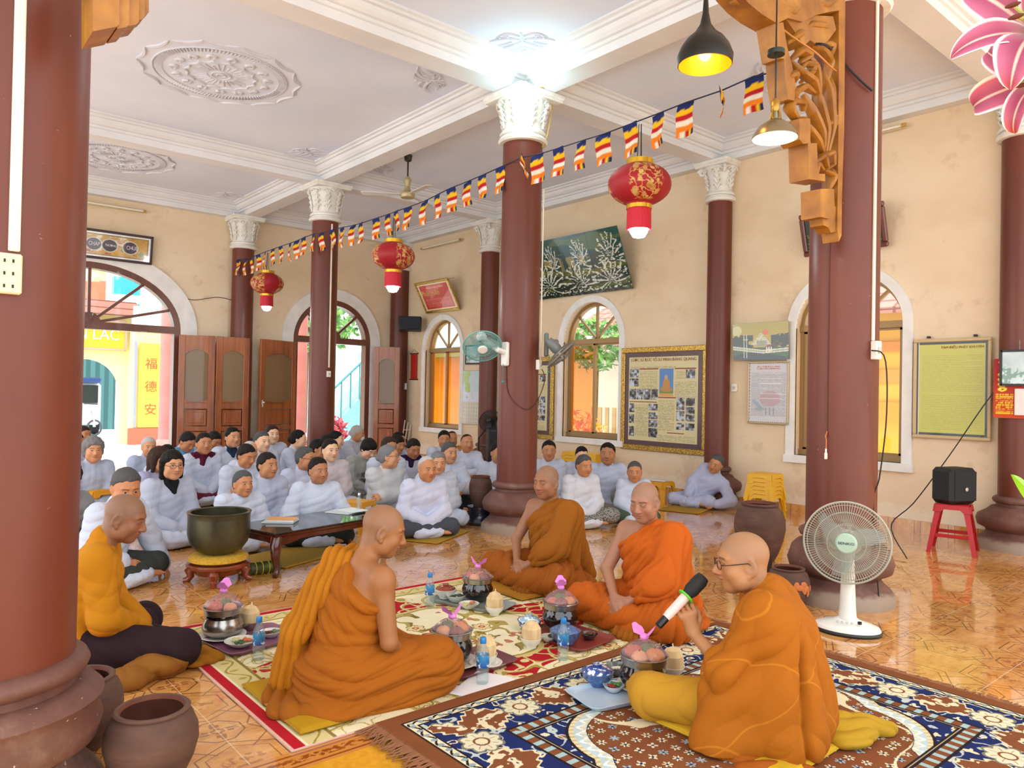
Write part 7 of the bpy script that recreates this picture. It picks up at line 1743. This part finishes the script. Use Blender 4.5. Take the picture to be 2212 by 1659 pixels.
MB().box((TL/2, TW/2, .315), (TL-.02, TW-.02, .03), bev=.008).obj('tabletop', M_dkw, t0, sharp=25); MB().box((TL/2, TW/2, .335), (TL+.01, TW+.01, .010), bev=.003).obj('glass_top', plain('#22322e', .04, 0, .8), t0, sharp=25)
mb = MB()
for y_ in (.03, TW-.03): mb.prism([(.04, .30), (.04, .24), (.14, .245), (.25, .27), (TL-.25, .27), (TL-.14, .245), (TL-.04, .24), (TL-.04, .30)], .03, (0, y_+.015, 0), (1, 0, 0), (0, 0, 1))
for x_ in (.03, TL-.03): mb.prism([(.04, .30), (.04, .24), (.12, .26), (TW-.12, .26), (TW-.04, .24), (TW-.04, .30)], .03, (x_-.015, 0, 0), (0, 1, 0), (0, 0, 1))
mb.obj('apron', M_dkw, t0, sharp=25)
for x_, sx in ((.05, -1), (TL-.05, 1)):
    for y_, sy in ((.05, -1), (TW-.05, 1)): MB().tube([(x_, y_, .295), (x_+sx*.028, y_+sy*.022, .24), (x_+sx*.02, y_+sy*.016, .16), (x_-sx*.008, y_-sy*.006, .08), (x_-sx*.002, y_, .03), (x_+sx*.022, y_+sy*.016, .012)], [.042, .044, .034, .026, .024, .020], 10).obj('leg', M_dkw, t0)
def book(label, px, py, z, cover, w=.16, h=.22, th=.014, rz=0.0, name='booklet'):
    c = gz(px, py, z); r = thing(name, label, 'booklet', (c[0], c[1], z), rz); MB().box((0, 0, th/2), (w*.98, h*.98, th*.8), bev=.001).obj('pages', plain('#e9eaea', .8), r, smooth=False); MB().box((0, 0, th*.95), (w, h, th*.12)).obj('cover', plain(cover, .5), r, smooth=False); return r
book('booklet with an orange cover on a pale one at the table end nearest the bell', 610, 1124, .352, '#d89a5c', rz=.9); book('pale blue booklet under the orange covered booklet', 606, 1127, .341, '#b9d0dc', .19, .25, .010, .9)
book('pale booklet lying at the table end farthest from the bell', 740, 1107, .341, '#c9d8dc', .18, .24, .010, .5); book('white booklet stacked at the table end farthest from the bell', 762, 1103, .352, '#e6eef0', .17, .22, .008, .2)
M_pet = glassmat('clear_plastic', '#eef6f8', .10); M_water = glassmat('water', '#e2eef2', .06)
def bottle(label, c, cap_='#2a80c8', label_c='#2a62b0', k=1.0, liquid=None):
    r = thing('water_bottle', label, 'bottle', c); P = [(0, 0), (.026, 0), (.030, .008), (.030, .03), (.027, .04), (.030, .05), (.030, .062), (.0285, .07), (.030, .08), (.030, .135), (.026, .155), (.015, .175), (.0125, .182), (.0125, .20)]
    MB().lathe([(a*k, z*k) for a, z in P], 24).obj('bottle', M_pet, r)
    if label_c: MB().lathe([(.0306*k, .078*k), (.0306*k, .135*k)], 24).obj('label', LAB if label_c == '#2a62b0' else plain(label_c, .4), r)
    if liquid: MB().lathe([(0, .004), (.028*k, .006), (.028*k, .09*k), (0, .09*k)], 20).obj('drink', plain(liquid, .2), r)
    MB().lathe([(.0145*k, .188*k), (.0155*k, .19*k), (.0155*k, .212*k), (.013*k, .216*k), (0, .216*k)], 20).obj('cap', plain(cap_, .35), r); return r
def lab_mat():
    m = Mat('bottle_label', rough=.3, coat=.3); x, y, z = m.xyz(m.coord()); n = m.noise(38, 2); m.base(m.mix((n.gt(.60, .03))*.9, m.mix((z*12.0-.9).max(0).min(1), '#1c3f8e', '#3fa8d8'), '#d6e8f2')); return m
LAB = lab_mat()
bottle('small clear bottle standing on the low table behind the bowed monk', gz(775, 1105, .34), '#e6e8ea', None, .75)
bottle('red-capped bottle of pink drink on the tiles among the seated people', gz(198, 1102), '#b8302c', None, 1.15, '#c8606a')
rl = thing('wrapped_rice_roll', 'leaf-wrapped dark green rice roll under the low table', 'rice roll', gz(572, 1238)+A_(0, 0, .045)); MB().lathe([(0, -.12), (.04, -.115), (.045, -.10), (.046, .10), (.04, .115), (0, .12)], 20, R=roty(PI/2)@rotx(0)).obj('leaf_wrap', Mat('banana_leaf', rough=.5).mott('#2c3a14', '#56601e', 14, 3), rl)
mb = MB()
for k in (-.08, -.03, .02, .07): mb.tube([(k, .047*math.cos(a), .047*math.sin(a)) for a in np.linspace(0, 2*PI, 17)[:-1]], .004, 5, closed=True)
mb.obj('string', plain('#c9b438', .6), rl)
# ------------------------------------------------------------------ alms bowls, trays and offerings
M_blk = plain('#0e0e12', .12, 0, .7, .6); M_steel = Mat('brushed_steel', '#a9a6a0', .25, .95); M_por = plain('#e8e6dc', .15, 0, .6, .4)
M_bag = glassmat('pink_tinted_bag', '#fcecf6', .11); M_knot = plain('#e48ad8', .4)
FR = ['#c88a2a', '#5a7a34', '#c06a3a', '#d8a868', '#7a4a34']
def almsbowl(label, c, steel=False, rad=.105):
    r = thing('alms_bowl', label, 'alms bowl', c, 0, 'monks\' alms bowls'); k = rad/.105
    P = [(0, 0), (.05, .0), (.085, .018), (.103, .05), (.105, .075), (.095, .10), (.088, .112), (.088, .118)] if not steel else [(0, 0), (.07, .0), (.10, .02), (.108, .045), (.10, .075), (.088, .10), (.088, .118)]
    MB().lathe([(a*k, z*k) for a, z in P], 44).obj('bowl', M_steel if steel else M_blk, r)
    if steel: MB().lathe([(.091*k, .098*k), (.093*k, .108*k), (.091*k, .116*k)], 40).obj('band', M_blk, r)
    MB().lathe([(.088*k, .114*k), (.097*k, .118*k), (.101*k, .148*k), (.106*k, .152*k), (.101*k, .154*k), (.094*k, .148*k), (.09*k, .125*k), (0, .118*k)], 44).obj('rim_tray', M_steel, r)
    return r, .12*k
def giftbag(label, c, rad, seed, fr, hgt=.10):
    g = np.random.default_rng(seed); fl = []
    for i in range(fr):
        a = 2*PI*i/fr+seed; q = rad*.52 if fr > 1 else 0; s = rad*g.uniform(.36, .44)
        f = thing('fruit', label.replace('knotted pink-tinted bag', ('tan', 'green', 'orange', 'pale', 'brown')[(i+seed) % 5]+' fruit in the bag'), 'fruit', (c[0]+q*math.cos(a), c[1]+q*math.sin(a), c[2]+s*.8), a)
        MB().ball((0, 0, 0), (s*1.1, s, s*.92), 16, 10).obj('flesh', Mat('fruit_skin', rough=.45).mott(FR[(i+seed) % 5], FR[(i+seed+2) % 5] if i == 9 else FR[(i+seed) % 5], 8), f); MB().tube([(0, 0, s*.9), (.004, 0, s*1.05)], .004, 6).obj('stem', plain('#4a3a20', .8), f)
    r = thing('gift_bag', label, 'gift bag', c, seed)
    n = 40; prof = [(.80, .0), (1.0, .16), (1.02, .38), (.82, .60), (.50, .78), (.16, .92), (.10, 1.0)]
    zz = np.array([p[1] for p in prof]); rr = np.array([p[0] for p in prof])
    MB().lathe([(float(np.interp(t, zz, rr))*rad, t*hgt) for t in np.linspace(0, 1, 14)], n, mod=lambda A, z: 1+.06*np.sin(A*7+seed+z*20)+.05*np.sin(A*17+z*60)).obj('bag', M_bag, r)
    MB().ball((0, 0, hgt*1.0), (.022, .022, .016), 10, 8).obj('knot', M_knot, r)
    mb = MB(); 
    for s in (-1, 1):
        V = [(0, 0, hgt)]; F = []
        for k in range(9):
            t = k/8; V.append((s*(.014+.042*math.sin(t*PI*.8)), .030*math.cos(t*PI)+.005*math.sin(k*2.2), hgt+.008+.050*math.sin(.25+t*2.6)))
        for k in range(1, 9): F.append((0, k, k+1))
        mb.add(V, F)
    mb.obj('ear', M_knot, r)
def coconut(label, c, bowl='white', k=1.0):
    b_ = thing('rice_bowl', label.replace('peeled young coconut', '%s bowl under the coconut' % bowl), 'bowl', c)
    MB().lathe([(0, .004), (.026, .004), (.027, 0), (.03, .0), (.032, .010), (.052, .030), (.060, .055), (.056, .055), (.048, .032), (.028, .014), (0, .012)], 32).obj('bowl', M_por if bowl == 'white' else M_steel, b_)
    r = thing('coconut', label, 'coconut', (c[0], c[1], c[2]+.028), .4, 'peeled young coconuts')
    MB().lathe([(0, 0), (.040, .0), (.048, .012), (.053, .05), (.051, .078), (.034, .104), (.012, .116), (0, .117)], 24, mod=lambda A, z: 1+.035*np.sign(np.cos(A*5))*np.clip(z*12, 0, 1)*.6+.02*np.cos(A*9)).obj('husk', Mat('coconut_husk', rough=.75).mott('#cfae7a', '#e6cfa4', 18, 4, .003, (1, 1, .3)), r, sharp=20)
    MB().tube([(.01, 0, .112), (.014, .004, .130)], .003, 6).obj('tip', plain('#e8dcc0', .7), r)
M_traym = {}
def tray(label, c, size, rz, col, h=.022):
    r = thing('tray', label, 'tray', c, rz, 'serving trays on the rugs'); a, b_ = size[0]/2, size[1]/2; rc = .05
    def rr(s, z):
        P = []
        for sx, sy, a0 in ((1, 1, 0), (-1, 1, PI/2), (-1, -1, PI), (1, -1, 3*PI/2)):
            for t in np.linspace(0, PI/2, 6): P.append(((a*s-rc)*sx+rc*math.cos(a0+t), (b_*s-rc)*sy+rc*math.sin(a0+t), z))
        return P
    rings = [rr(.90, .001), rr(.93, .006), rr(1.0, h), rr(.985, h+.001), rr(.90, .006), rr(.86, .004)]; V = sum(rings, []); n = len(rings[0]); F = []
    for i in range(len(rings)-1): F += [(i*n+j, i*n+(j+1) % n, (i+1)*n+(j+1) % n, (i+1)*n+j) for j in range(n)]
    F += [tuple(range(n))[::-1], tuple(range((len(rings)-1)*n, len(rings)*n))]
    MB().add(V, F).obj('tray', plain(col, .3, 0, .5, .2), r, sharp=30); return r
def plate(label, c, rad, col='#e4e2da', name='plate'):
    r = thing(name, label, name, c); MB().lathe([(0, .003), (rad*.55, .003), (rad*.6, .0), (rad*.66, .004), (rad*.95, .018), (rad, .020), (rad*.95, .0215), (rad*.62, .008), (0, .007)], 36).obj('dish', plain(col, .15, 0, .6, .3), r); return r
def dish(label, c, rad, foods, bowl_col='#d5d8cc', deep=.03):
    r = thing('side_dish', label, 'dish of food', c); MB().lathe([(0, .004), (rad*.5, .003), (rad*.52, 0), (rad*.58, .002), (rad*.9, deep*.7), (rad, deep), (rad*.96, deep), (rad*.8, deep*.55), (0, deep*.35)], 32).obj('dish', plain(bowl_col, .18, 0, .6, .3), r)
    g = np.random.default_rng(int(rad*1000)+len(foods))
    for j, (nm, col) in enumerate(foods):
        mb = MB(); a = 2*PI*j/len(foods)
        for k in range(9): mb.ball((rad*.38*math.cos(a)+g.normal(0, rad*.16), rad*.38*math.sin(a)+g.normal(0, rad*.16), deep*.75+g.uniform(0, .008)), (g.uniform(.010, .018), g.uniform(.006, .010), .006), 8, 6, R=rotz(g.uniform(0, 6)))
        o = mb.obj(nm, Mat(nm, rough=.5).mott(col, col, 20), r); o['kind'] = 'stuff'
    return r
def lidbowl(label, c, rad, body, lid, knob='#e8e8ea'):
    r = thing('lidded_bowl', label, 'bowl', c); MB().lathe([(0, .003), (rad*.5, .003), (rad*.5, 0), (rad*.56, .0), (rad*.6, .012), (rad*.9, rad*.45), (rad*.97, rad*.78), (rad*.99, rad*.80)], 36, capt=True).obj('bowl', body, r)
    MB().lathe([(rad*.90, rad*.79), (rad*.84, rad*.90), (rad*.5, rad*1.06), (rad*.26, rad*1.10), (rad*.25, rad*1.20), (rad*.31, rad*1.24), (0, rad*1.22)], 36).obj('lid', lid, r); return r
def blue_white(name, a, b, sc):
    m = Mat(name, rough=.12, coat=.4); n = m.noise(sc, 2); m.base(m.mix(n.gt(.52, .03), a, b)); return m
M_bw = blue_white('blue_white_porcelain', '#2a4a96', '#dfe6f0', 30); M_blp = Mat('mottled_blue_porcelain', rough=.15, coat=.4).mott('#2c4c82', '#5a7cae', 60, 3); M_brn = Mat('brown_banded_porcelain', '#8a3a22', .15, coat=.4)
Z1, Z2 = .013, .028
def G(px, py, z=Z1): c = gz(px, py, z); return (c[0], c[1], z)
def setmeal(): pass
# monk in saffron shirt
tray('lilac plastic tray by the saffron shirt monk', G(545, 1385), (.44, .36), .15, '#8a5a74'); plate('white saucer under the steel alms bowl', (*G(481, 1380)[:2], .02), .125)
c = (*G(481, 1377)[:2], .030); r_, h_ = almsbowl('stainless steel alms bowl with a black band, by the saffron shirt monk', c, True, .108); giftbag('knotted pink-tinted bag on the steel alms bowl', (c[0], c[1], c[2]+h_), .092, 1, 3, .12)
coconut('peeled young coconut in a steel bowl behind the lilac tray', G(540, 1362), 'steel')
dish('rectangular dish of carrot, cabbage and greens on the lilac tray', (*G(520, 1398)[:2], .022), .085, [('carrot', '#c86a34'), ('cabbage', '#c9c488'), ('greens', '#3a5a34')]); dish('dish of greens at the far end of the lilac tray', (*G(585, 1378)[:2], .022), .06, [('greens', '#5a7a50'), ('beet', '#5a1820')])
bottle('blue-capped water bottle in front of the lilac tray', G(558, 1424))
# brown ochre monk
tray('grey metal tray of covered dishes before the brown ochre robe monk', G(1020, 1305), (.26, .56), .35, '#8d9690')
c = G(1031, 1300); c = (c[0], c[1], .030); r_, h_ = almsbowl('black alms bowl at the end of the grey metal tray', c, False, .104); giftbag('knotted pink-tinted bag on the black bowl of the brown ochre monk', (c[0], c[1], c[2]+h_), .09, 2, 4, .10)
coconut('peeled young coconut at the corner of the grey metal tray', G(1068, 1328)); bottle('blue-capped water bottle beside the grey metal tray, nearest the bell', G(928, 1310))
lidbowl('white lidded bowl with a red-brown band on the grey metal tray', (*G(962, 1294)[:2], .022), .075, M_por, M_brn); dish('film-covered dish of dark greens on the grey metal tray', (*G(985, 1302)[:2], .022), .068, [('greens', '#35502e'), ('seaweed', '#26402a')], deep=.045); dish('dish of carrot and cabbage on the grey metal tray', (*G(1013, 1316)[:2], .022), .066, [('carrot', '#c8704a'), ('cabbage', '#c9c070')])
# monk seen from behind
tray('dark red tray with gilt edge in front of the bowed monk', G(1005, 1440), (.50, .30), .05, '#6a3038'); plate('white plate under the bowed monk\'s black bowl', (*G(980, 1437)[:2], .018), .13)
c = G(975, 1432); c = (c[0], c[1], .028); r_, h_ = almsbowl('large black alms bowl in front of the bowed monk', c, False, .108); giftbag('knotted pink-tinted bag on the bowed monk\'s black bowl', (c[0], c[1], c[2]+h_), .095, 3, 4, .10)
coconut('peeled young coconut behind the water bottle on the paper', (*G(1049, 1438)[:2], .020)); plate('white plate under the film-wrapped coconut', (*G(1049, 1439)[:2], .016), .085)
pp = thing('paper_sheet', 'white paper sheets on the rug under a water bottle', 'paper', (*G(1043, 1483)[:2], .015), .42); MB().box((0, 0, .001), (.30, .20, .002)).obj('sheet', plain('#eceaea', .8), pp, smooth=False); MB().box((.01, .006, .003), (.29, .19, .0015), R=rotz(.06)).obj('sheet', plain('#e6e4e6', .8), pp, smooth=False)
bottle('blue-capped water bottle standing on the white paper', (*G(1042, 1478)[:2], .020))
# bright orange monk
tray('red tray before the bright orange robe monk', G(1228, 1378), (.34, .46), .10, '#8a3a34'); c = G(1210, 1362); c = (c[0], c[1], .030); r_, h_ = almsbowl('black alms bowl beside the blue lidded dish', c, False, .106); giftbag('knotted pink-tinted bag on the bowl beside the blue lidded dish', (c[0], c[1], c[2]+h_), .09, 4, 4, .115)
lidbowl('dark blue lidded bowl on the red tray', (*G(1220, 1392)[:2], .022), .088, M_blp, M_blp); lidbowl('blue striped porcelain lidded bowl behind the coconut', G(1143, 1360), .072, M_bw, blue_white('striped_porcelain', '#8fb4c8', '#e2ecee', 50))
coconut('peeled young coconut beside the red tray', G(1147, 1398)); bottle('blue-capped water bottle in front of the red tray', G(1216, 1424)); dish('small dark dish at the red tray edge', (*G(1272, 1383)[:2], .022), .05, [('sauce', '#5a2c1c')], '#3a3230'); dish('saucer of sauce under the blue lidded bowl edge', (*G(1185, 1388)[:2], .022), .045, [('sauce', '#4a1c14')])
# elder
tray('pale blue tray by the elder\'s knee', G(1345, 1500, Z2), (.26, .50), 1.35, '#b4c8da'); plate('white plate under the elder\'s black bowl', (*G(1392, 1497)[:2], .036), .13)
c = gz(1390, 1490, .046); c = (c[0], c[1], .046); r_, h_ = almsbowl('glossy black alms bowl at the elder\'s knee', c, False, .112); giftbag('knotted pink-tinted bag on the elder\'s black bowl', (c[0], c[1], c[2]+h_), .10, 5, 4, .115)
lidbowl('blue and white porcelain lidded bowl on the pale blue tray', (*G(1290, 1488)[:2], .036), .078, M_blp, M_bw); coconut('peeled young coconut behind the elder\'s hand', G(1452, 1462, Z2)); dish('bowl of soup between the blue bowl and the elder\'s alms bowl', (*G(1335, 1465)[:2], .030), .06, [('greens', '#4a5a3a'), ('tofu', '#d8d0b8')], '#6a7474', .045); dish('small oval dish of peppers and greens on the pale blue tray', (*G(1325, 1503)[:2], .036), .05, [('greens', '#4a8a34'), ('pepper', '#8a2418')], '#c9d2da')
# ------------------------------------------------------------------ clay jars
M_clay = Mat('unglazed_clay', rough=.8); M_clay.base(M_clay.ramp(M_clay.noise(5, 5, stretch=(1, 1, 2.5)), [(.3, '#4e352a'), (.6, '#63463a'), (.8, '#75574a')])); M_clay.bump(M_clay.noise(14, 4, stretch=(1, 1, 6)), .004, .5); M_clayin = Mat('clay_inside', rough=.8).mott('#5e3020', '#7a4430', 6)
def jar(label, c, rad, h, mouth=.72, painted_=False):
    r = thing('clay_jar', label, 'jar', c, .6, 'unglazed clay jars'); m = mouth
    P = [(0, 0), (.58, 0), (.72, .12), (.90, .34), (1.0, .56), (.98, .72), (.86, .88), (m*.98, .945), (m*.97, .955), (m*1.08, .96), (m*1.10, .98), (m*1.04, 1.0), (m*.94, .995)]
    MB().lathe([(a*rad, z*h) for a, z in P], 48).obj('body', M_clay, r); MB().lathe([(m*.94*rad, .995*h), (m*.88*rad, .95*h), (.9*rad, .75*h), (.85*rad, .4*h), (.5*rad, .1*h), (0, .08*h)], 40).obj('inside', M_clayin, r)
    if painted_:
        mb = MB(); g = np.random.default_rng(4)
        for k in range(11):
            a = -3.3+.15*k+g.normal(0, .05); z = g.uniform(.30, .68); q = rad*np.interp(z, [b_[1] for b_ in P], [b_[0] for b_ in P]); e = A_(math.cos(a), math.sin(a), 0)
            mb.ball(e*q+A_(0, 0, z*h), (.022, .030, .020), 10, 6, R=np.stack([e, np.cross(A_(0, 0, 1), e), A_(0, 0, 1)], 1)@np.diag([.18, 1, 1])@rotx(g.uniform(0, 3)))
        mb.obj('painted_blossom', plain('#c8743a', .6), r)
    return r
c = gz(305, 1700); jar('large clay jar nearest the camera beside the socket column', (c[0]+.03, c[1], 0), .155, .272, .74)
c = gz(172, 1612); jar('clay jar wedged between the socket column and the nearest jar', (c[0], c[1], 0), .150, .275, .72)
c = gz(1658, 1212); jar('tallest clay jar behind the elder beside the thick column', (c[0], c[1]+.08, 0), .215, .49, .66)
jar('squat clay jar with painted orange blossoms beside the fan', (4.70, 2.63, 0), .140, .265, .70, True)
c = gz(1668, 1268); jar('small clay jar between the tallest jar and the blossom jar', (c[0]-.02, c[1]+.14, 0), .13, .27, .70)
c = gz(1052, 1135)+A_(0, .12, 0); pd = thing('plant_pedestal', 'dark blue glazed pedestal under a clay jar behind the fan column', 'pedestal', (c[0], c[1], 0)); MB().lathe([(.15, 0), (.16, .03), (.13, .06), (.12, .13), (.14, .17), (.14, .19)], 32, capt=True).obj('pedestal', plain('#1c2438', .2, 0, .6, .4), pd); jar('clay jar on a dark blue pedestal behind the fan column', (c[0], c[1], .19), .125, .32, .74)
# ------------------------------------------------------------------ plastic stools
M_ystool = plain('#dc9a10', .38); M_rstool = plain('#b01420', .38); M_ystack = plain('#e0ab14', .4)
def stool_proto(name, mat, w, h, taper=.76):
    r = thing(name, None, None); t = w*taper/2; b_ = w/2
    mb = MB().box((0, 0, h-.010), (2*t, 2*t, .020), bev=.008).box((0, 0, h-.004), (t*.7, t*.5, .012), bev=.003); mb.obj('seat', mat, r, sharp=30)
    ap = MB()
    for k in range(4):
        R = rotz(k*PI/2); z0 = h-.075; s = t+(b_-t)*.22
        q = [(-t, h-.01), (t, h-.01), (s, z0), (s*.62, z0), (s*.45, h-.05), (-s*.45, h-.05), (-s*.62, z0), (-s, z0)]
        ap.prism(q, .012, R@A_(0, -b_-.001, 0), R@A_(1, 0, 0), R@A_(0, (b_-t)/h, 1))
    ap.obj('apron', mat, r, sharp=30)
    for sx in (-1, 1):
        for sy in (-1, 1):
            V = []
            for z, tt in ((h-.02, 0.0), (h*.5, .5), (0.0, 1.0)):
                o = t+(b_-t)*tt; wd = .050-.014*tt
                V += [(sx*o, sy*o, z), (sx*(o-wd), sy*o, z), (sx*(o-wd*.75), sy*(o-.018), z), (sx*(o-.018), sy*(o-.018), z), (sx*(o-.018), sy*(o-wd*.75), z), (sx*o, sy*(o-wd), z)]
            F = [(i*6+j, i*6+(j+1) % 6, i*6+6+(j+1) % 6, i*6+6+j) for i in range(2) for j in range(6)]+[tuple(range(6)), tuple(range(12, 18))]
            MB().add(V, F).obj('leg', mat, r, smooth=False)
    return r
ys = stool_proto('plastic_stool', M_ystool, .34, .30); first = True
def put(label, c, rz=0.0, group='yellow plastic stools on the floor'):
    global first
    if first: ys.location = [float(v) for v in c]; ys.rotation_euler = (0, 0, rz); tag(ys, label, 'stool', group); first = False; return ys
    o = dup(ys, c, rz, label, group); o['category'] = 'stool'; return o
def under(px, py, z=.30): c = gz(px, py, z); return (c[0], c[1], 0)
put('yellow stool before the grey-robed person beside the socket column', under(168, 1118), .4); put('yellow stool in front of the curly grey-haired old woman', under(215, 1056), .3); put('yellow stool in front of the woman with the maroon scarf', under(455, 1026), .35)
put('yellow stool seen past the man behind the glass-topped table', under(770, 1081), .5); put('yellow stool with a booklet on it by the skirting', (7.72, 6.12, 0), .1)
bk = thing('booklet', 'small booklet lying on the yellow stool by the skirting', 'booklet', (7.70, 6.10, .304), .3); MB().box((0, 0, .010), (.14, .19, .020), bev=.002).obj('pages', plain('#d8d2c8', .7), bk, smooth=False)
ORD = ['topmost', 'second from the top', 'third from the top', 'fourth from the top', 'fifth from the top', 'lowest']
ys2 = stool_proto('plastic_stool', M_ystack, .36, .30)
for si, (c, n, lb) in enumerate((((7.86, 4.70, 0), 6, 'yellow stool, %s in the stack behind the tallest clay jar'), (gx(1243, 1000, 8.10)*A_(1, 1, 0), 6, 'yellow stool, %s in the stack under the second window'), (gx(1284, 1000, 8.12)*A_(1, 1, 0), 6, 'yellow stool, %s in the stack nearer the notice board'))):
    for k in range(n):
        z = .046*k; l_ = lb % ORD[n-1-k]; g_ = ('nested yellow stools behind the tallest clay jar', 'nested yellow stools under the second window', 'nested yellow stools near the notice board')[si]
        if si == 0 and k == 0: ys2.location = (c[0], c[1], 0); ys2.rotation_euler = (0, 0, .12); tag(ys2, l_, 'stool', g_)
        else:
            o = dup(ys2, (c[0], c[1], z), .12+.02*math.sin(k*2+si), l_, g_); o['category'] = 'stool'
rs = stool_proto('plastic_stool', M_rstool, .40, .45, .66); rs.location = (7.70, 2.66, 0); rs.rotation_euler = (0, 0, .25); tag(rs, 'tall red plastic stool carrying a black speaker by the wall', 'stool')
mb = MB()
for k in range(4): R = rotz(k*PI/2); mb.box(R@A_(0, -.158, .16), (.28, .014, .032), R=R, bev=.004)
mb.obj('stretcher', M_rstool, rs, sharp=25)
sk = thing('portable_speaker', 'black portable speaker standing on the red plastic stool', 'speaker', (7.70, 2.66, .452), -.35)
MB().box((0, 0, .165), (.33, .24, .33), bev=.035).obj('cabinet', plain('#15181b', .6), sk, sharp=30); MB().box((0, -.120, .165), (.27, .012, .27), bev=.005).obj('grille', plain('#1e2326', .85), sk, sharp=25)
MB().tube([(.168, -.05, .20), (.20, -.05, .22), (.20, .06, .22), (.168, .06, .20)], .010, 8).obj('handle', plain('#101214', .5), sk); MB().lathe([(0, .01), (.018, .008), (.018, 0)], 16, (0, -.128, .14), rotx(PI/2)).obj('badge', plain('#c9ccd0', .3, .8), sk)
# ------------------------------------------------------------------ flowers close to the camera
def petal_mat():
    m = Mat('lily_petal', rough=.5); a = m.attr('pc'); x, y, z = m.xyz(a.outputs['Vector'])   # x along, y across (-1..1)
    c = m.mix(x.gt(.10, .3), '#e2c0c6', '#b85c7c'); c = m.mix(y.abs().lt(.5, .45)*x.gt(.25, .3)*.75, c, '#84204a'); c = m.mix(y.abs().lt(.07, .05), c, '#d8b0a0'); c = m.mix(y.abs().gt(.84, .07), c, '#f2dce4'); m.base(c); m.bump(m.noise(60, 2), .002, .3); return m
M_petal = petal_mat()
def lily(label, c, axis, L, seed, a1=2.0):
    r = thing('lily_flower', label, 'flower', c); R = look(axis)
    for k in range(6):
        a = 2*PI*k/6+seed*.37; n, w = 20, 10; V, PC = [], []; rot = np.stack([math.cos(a)*R[:, 0]+math.sin(a)*R[:, 2], -math.sin(a)*R[:, 0]+math.cos(a)*R[:, 2], R[:, 1]], 1)
        wd = L*(.19 if k % 2 else .27); q = A_(.004, 0, -.002*(k % 2)); al = .75
        for i in range(n+1):
            t = i/n; al = .70+a1*t**2.2+.15*math.sin(seed+k*2); q = q+A_(math.sin(al), 0, math.cos(al))*L/n; ww = wd*math.sin(PI*min(1, t*.90+.09))**.75
            nn = A_(-math.cos(al), 0, math.sin(al))
            for j in range(w+1):
                s = 2*j/w-1; V.append(rot@(q+A_(0, s*ww, 0)+nn*(abs(s)**1.6*ww*.35+.012*L*math.sin(11*t+3*s+k)*abs(s)))); PC.append((t, s, 0))
        idx = np.arange((n+1)*(w+1)).reshape(n+1, w+1); Q = np.stack([idx[:-1, :-1], idx[1:, :-1], idx[1:, 1:], idx[:-1, 1:]], -1).reshape(-1, 4)
        me = raw_mesh('petal', np.array(V), [Q]); at = me.attributes.new('pc', 'FLOAT_VECTOR', 'POINT'); at.data.foreach_set('vector', np.array(PC, np.float32).ravel()); link('petal', me, r, M_petal)
    for k in range(6):
        a = 2*PI*k/6+.3; e = math.cos(a)*R[:, 0]+math.sin(a)*R[:, 2]; tip = R[:, 1]*L*.62+e*L*.16
        MB().tube([e*.005, R[:, 1]*L*.4+e*L*.06, tip], .0022, 6).obj('filament', plain('#b8c878', .5), r); MB().ball(tip, (.003, .009, .003), 8, 6).obj('anther', plain('#5a2410', .7), r)
    MB().tube([(0, 0, 0), -R[:, 1]*.05+IX*.03, IX*.10-A_(0, 0, .10), IX*.22-A_(0, 0, .3)], .0045, 8).obj('stalk', plain('#6f9a3c', .5), r)
lily('large pink and white lily hanging into the upper corner of the view', dep(2232, 70, .95), -FW*.62-IX*.50+A_(0, 0, .12), .105, 2, 1.9)
lily('dark pink lily below the large one', dep(2236, 172, 1.02), -FW*.45-IX*.6-A_(0, 0, .10), .088, 5, 2.3)
lf = thing('lily_leaf', 'bright green leaf tip at the edge of the view', 'leaf', dep(2214, 1075, 1.0)); lp = np.array(lf.location); V = []
for i in range(13):
    t = i/12; p = dep(2236-50*t, 1080-55*t, 1.0)-lp; w_ = .012*math.sin(PI*min(1, .25+t*.75))
    V += [p+A_(0, 0, w_)+FW*.003, p+FW*-.004*math.sin(t*3), p-A_(0, 0, w_)+FW*.003]
MB().add(V, [(3*i+j, 3*i+j+1, 3*i+j+4, 3*i+j+3) for i in range(12) for j in (0, 1)]).obj('blade', plain('#7ab82c', .4), lf)
MB().tube([dep(2226, 1076, 1.0)-lp, dep(2260, 1130, 1.0)-lp, dep(2270, 1659, 1.0)-lp], .004, 8).obj('stalk', plain('#6f9a3c', .5), lf)
# ------------------------------------------------------------------ small pieces that belong to a part
SUB = {'socket_hole': ('plate',), 'rocker': ('plate',), 'push_button': ('base',), 'dial_knob': ('base',), 'label': ('bottle',), 'handle': ('leaf_frame',), 'lettering': ('date_pad', 'name_board', 'picture', 'backing_card', 'hub_cap', 'robe'), 'badge': ('cabinet',), 'collar': ('robe',), 'scarf': ('robe',), 'board_border': ('name_board',), 'pillar_border': ('pillar',), 'hub_cap': ('grille',), 'stripe': ('wall',), 'windscreen': ('cab',), 'piping': ('cover',), 'painted_blossom': ('body',), 'string': ('leaf_wrap',), 'knot': ('bag',), 'ear': ('bag',), 'anther': ('filament',)}
_by = {}
for o in COL.objects:
    if o.parent is not None: _by.setdefault(o.parent.name, []).append(o)
for o in list(COL.objects):
    r = o.parent
    if r is None or r.parent is not None: continue
    for want in SUB.get(o.name.split('.')[0], ()):
        c = [k for k in _by[r.name] if k.name.split('.')[0] == want and k is not o and k.type == 'MESH']
        if want == 'date_pad' and o.type == 'MESH' and c and o.matrix_local.translation.z > .24: continue
        if c:
            o.parent = c[0]; break
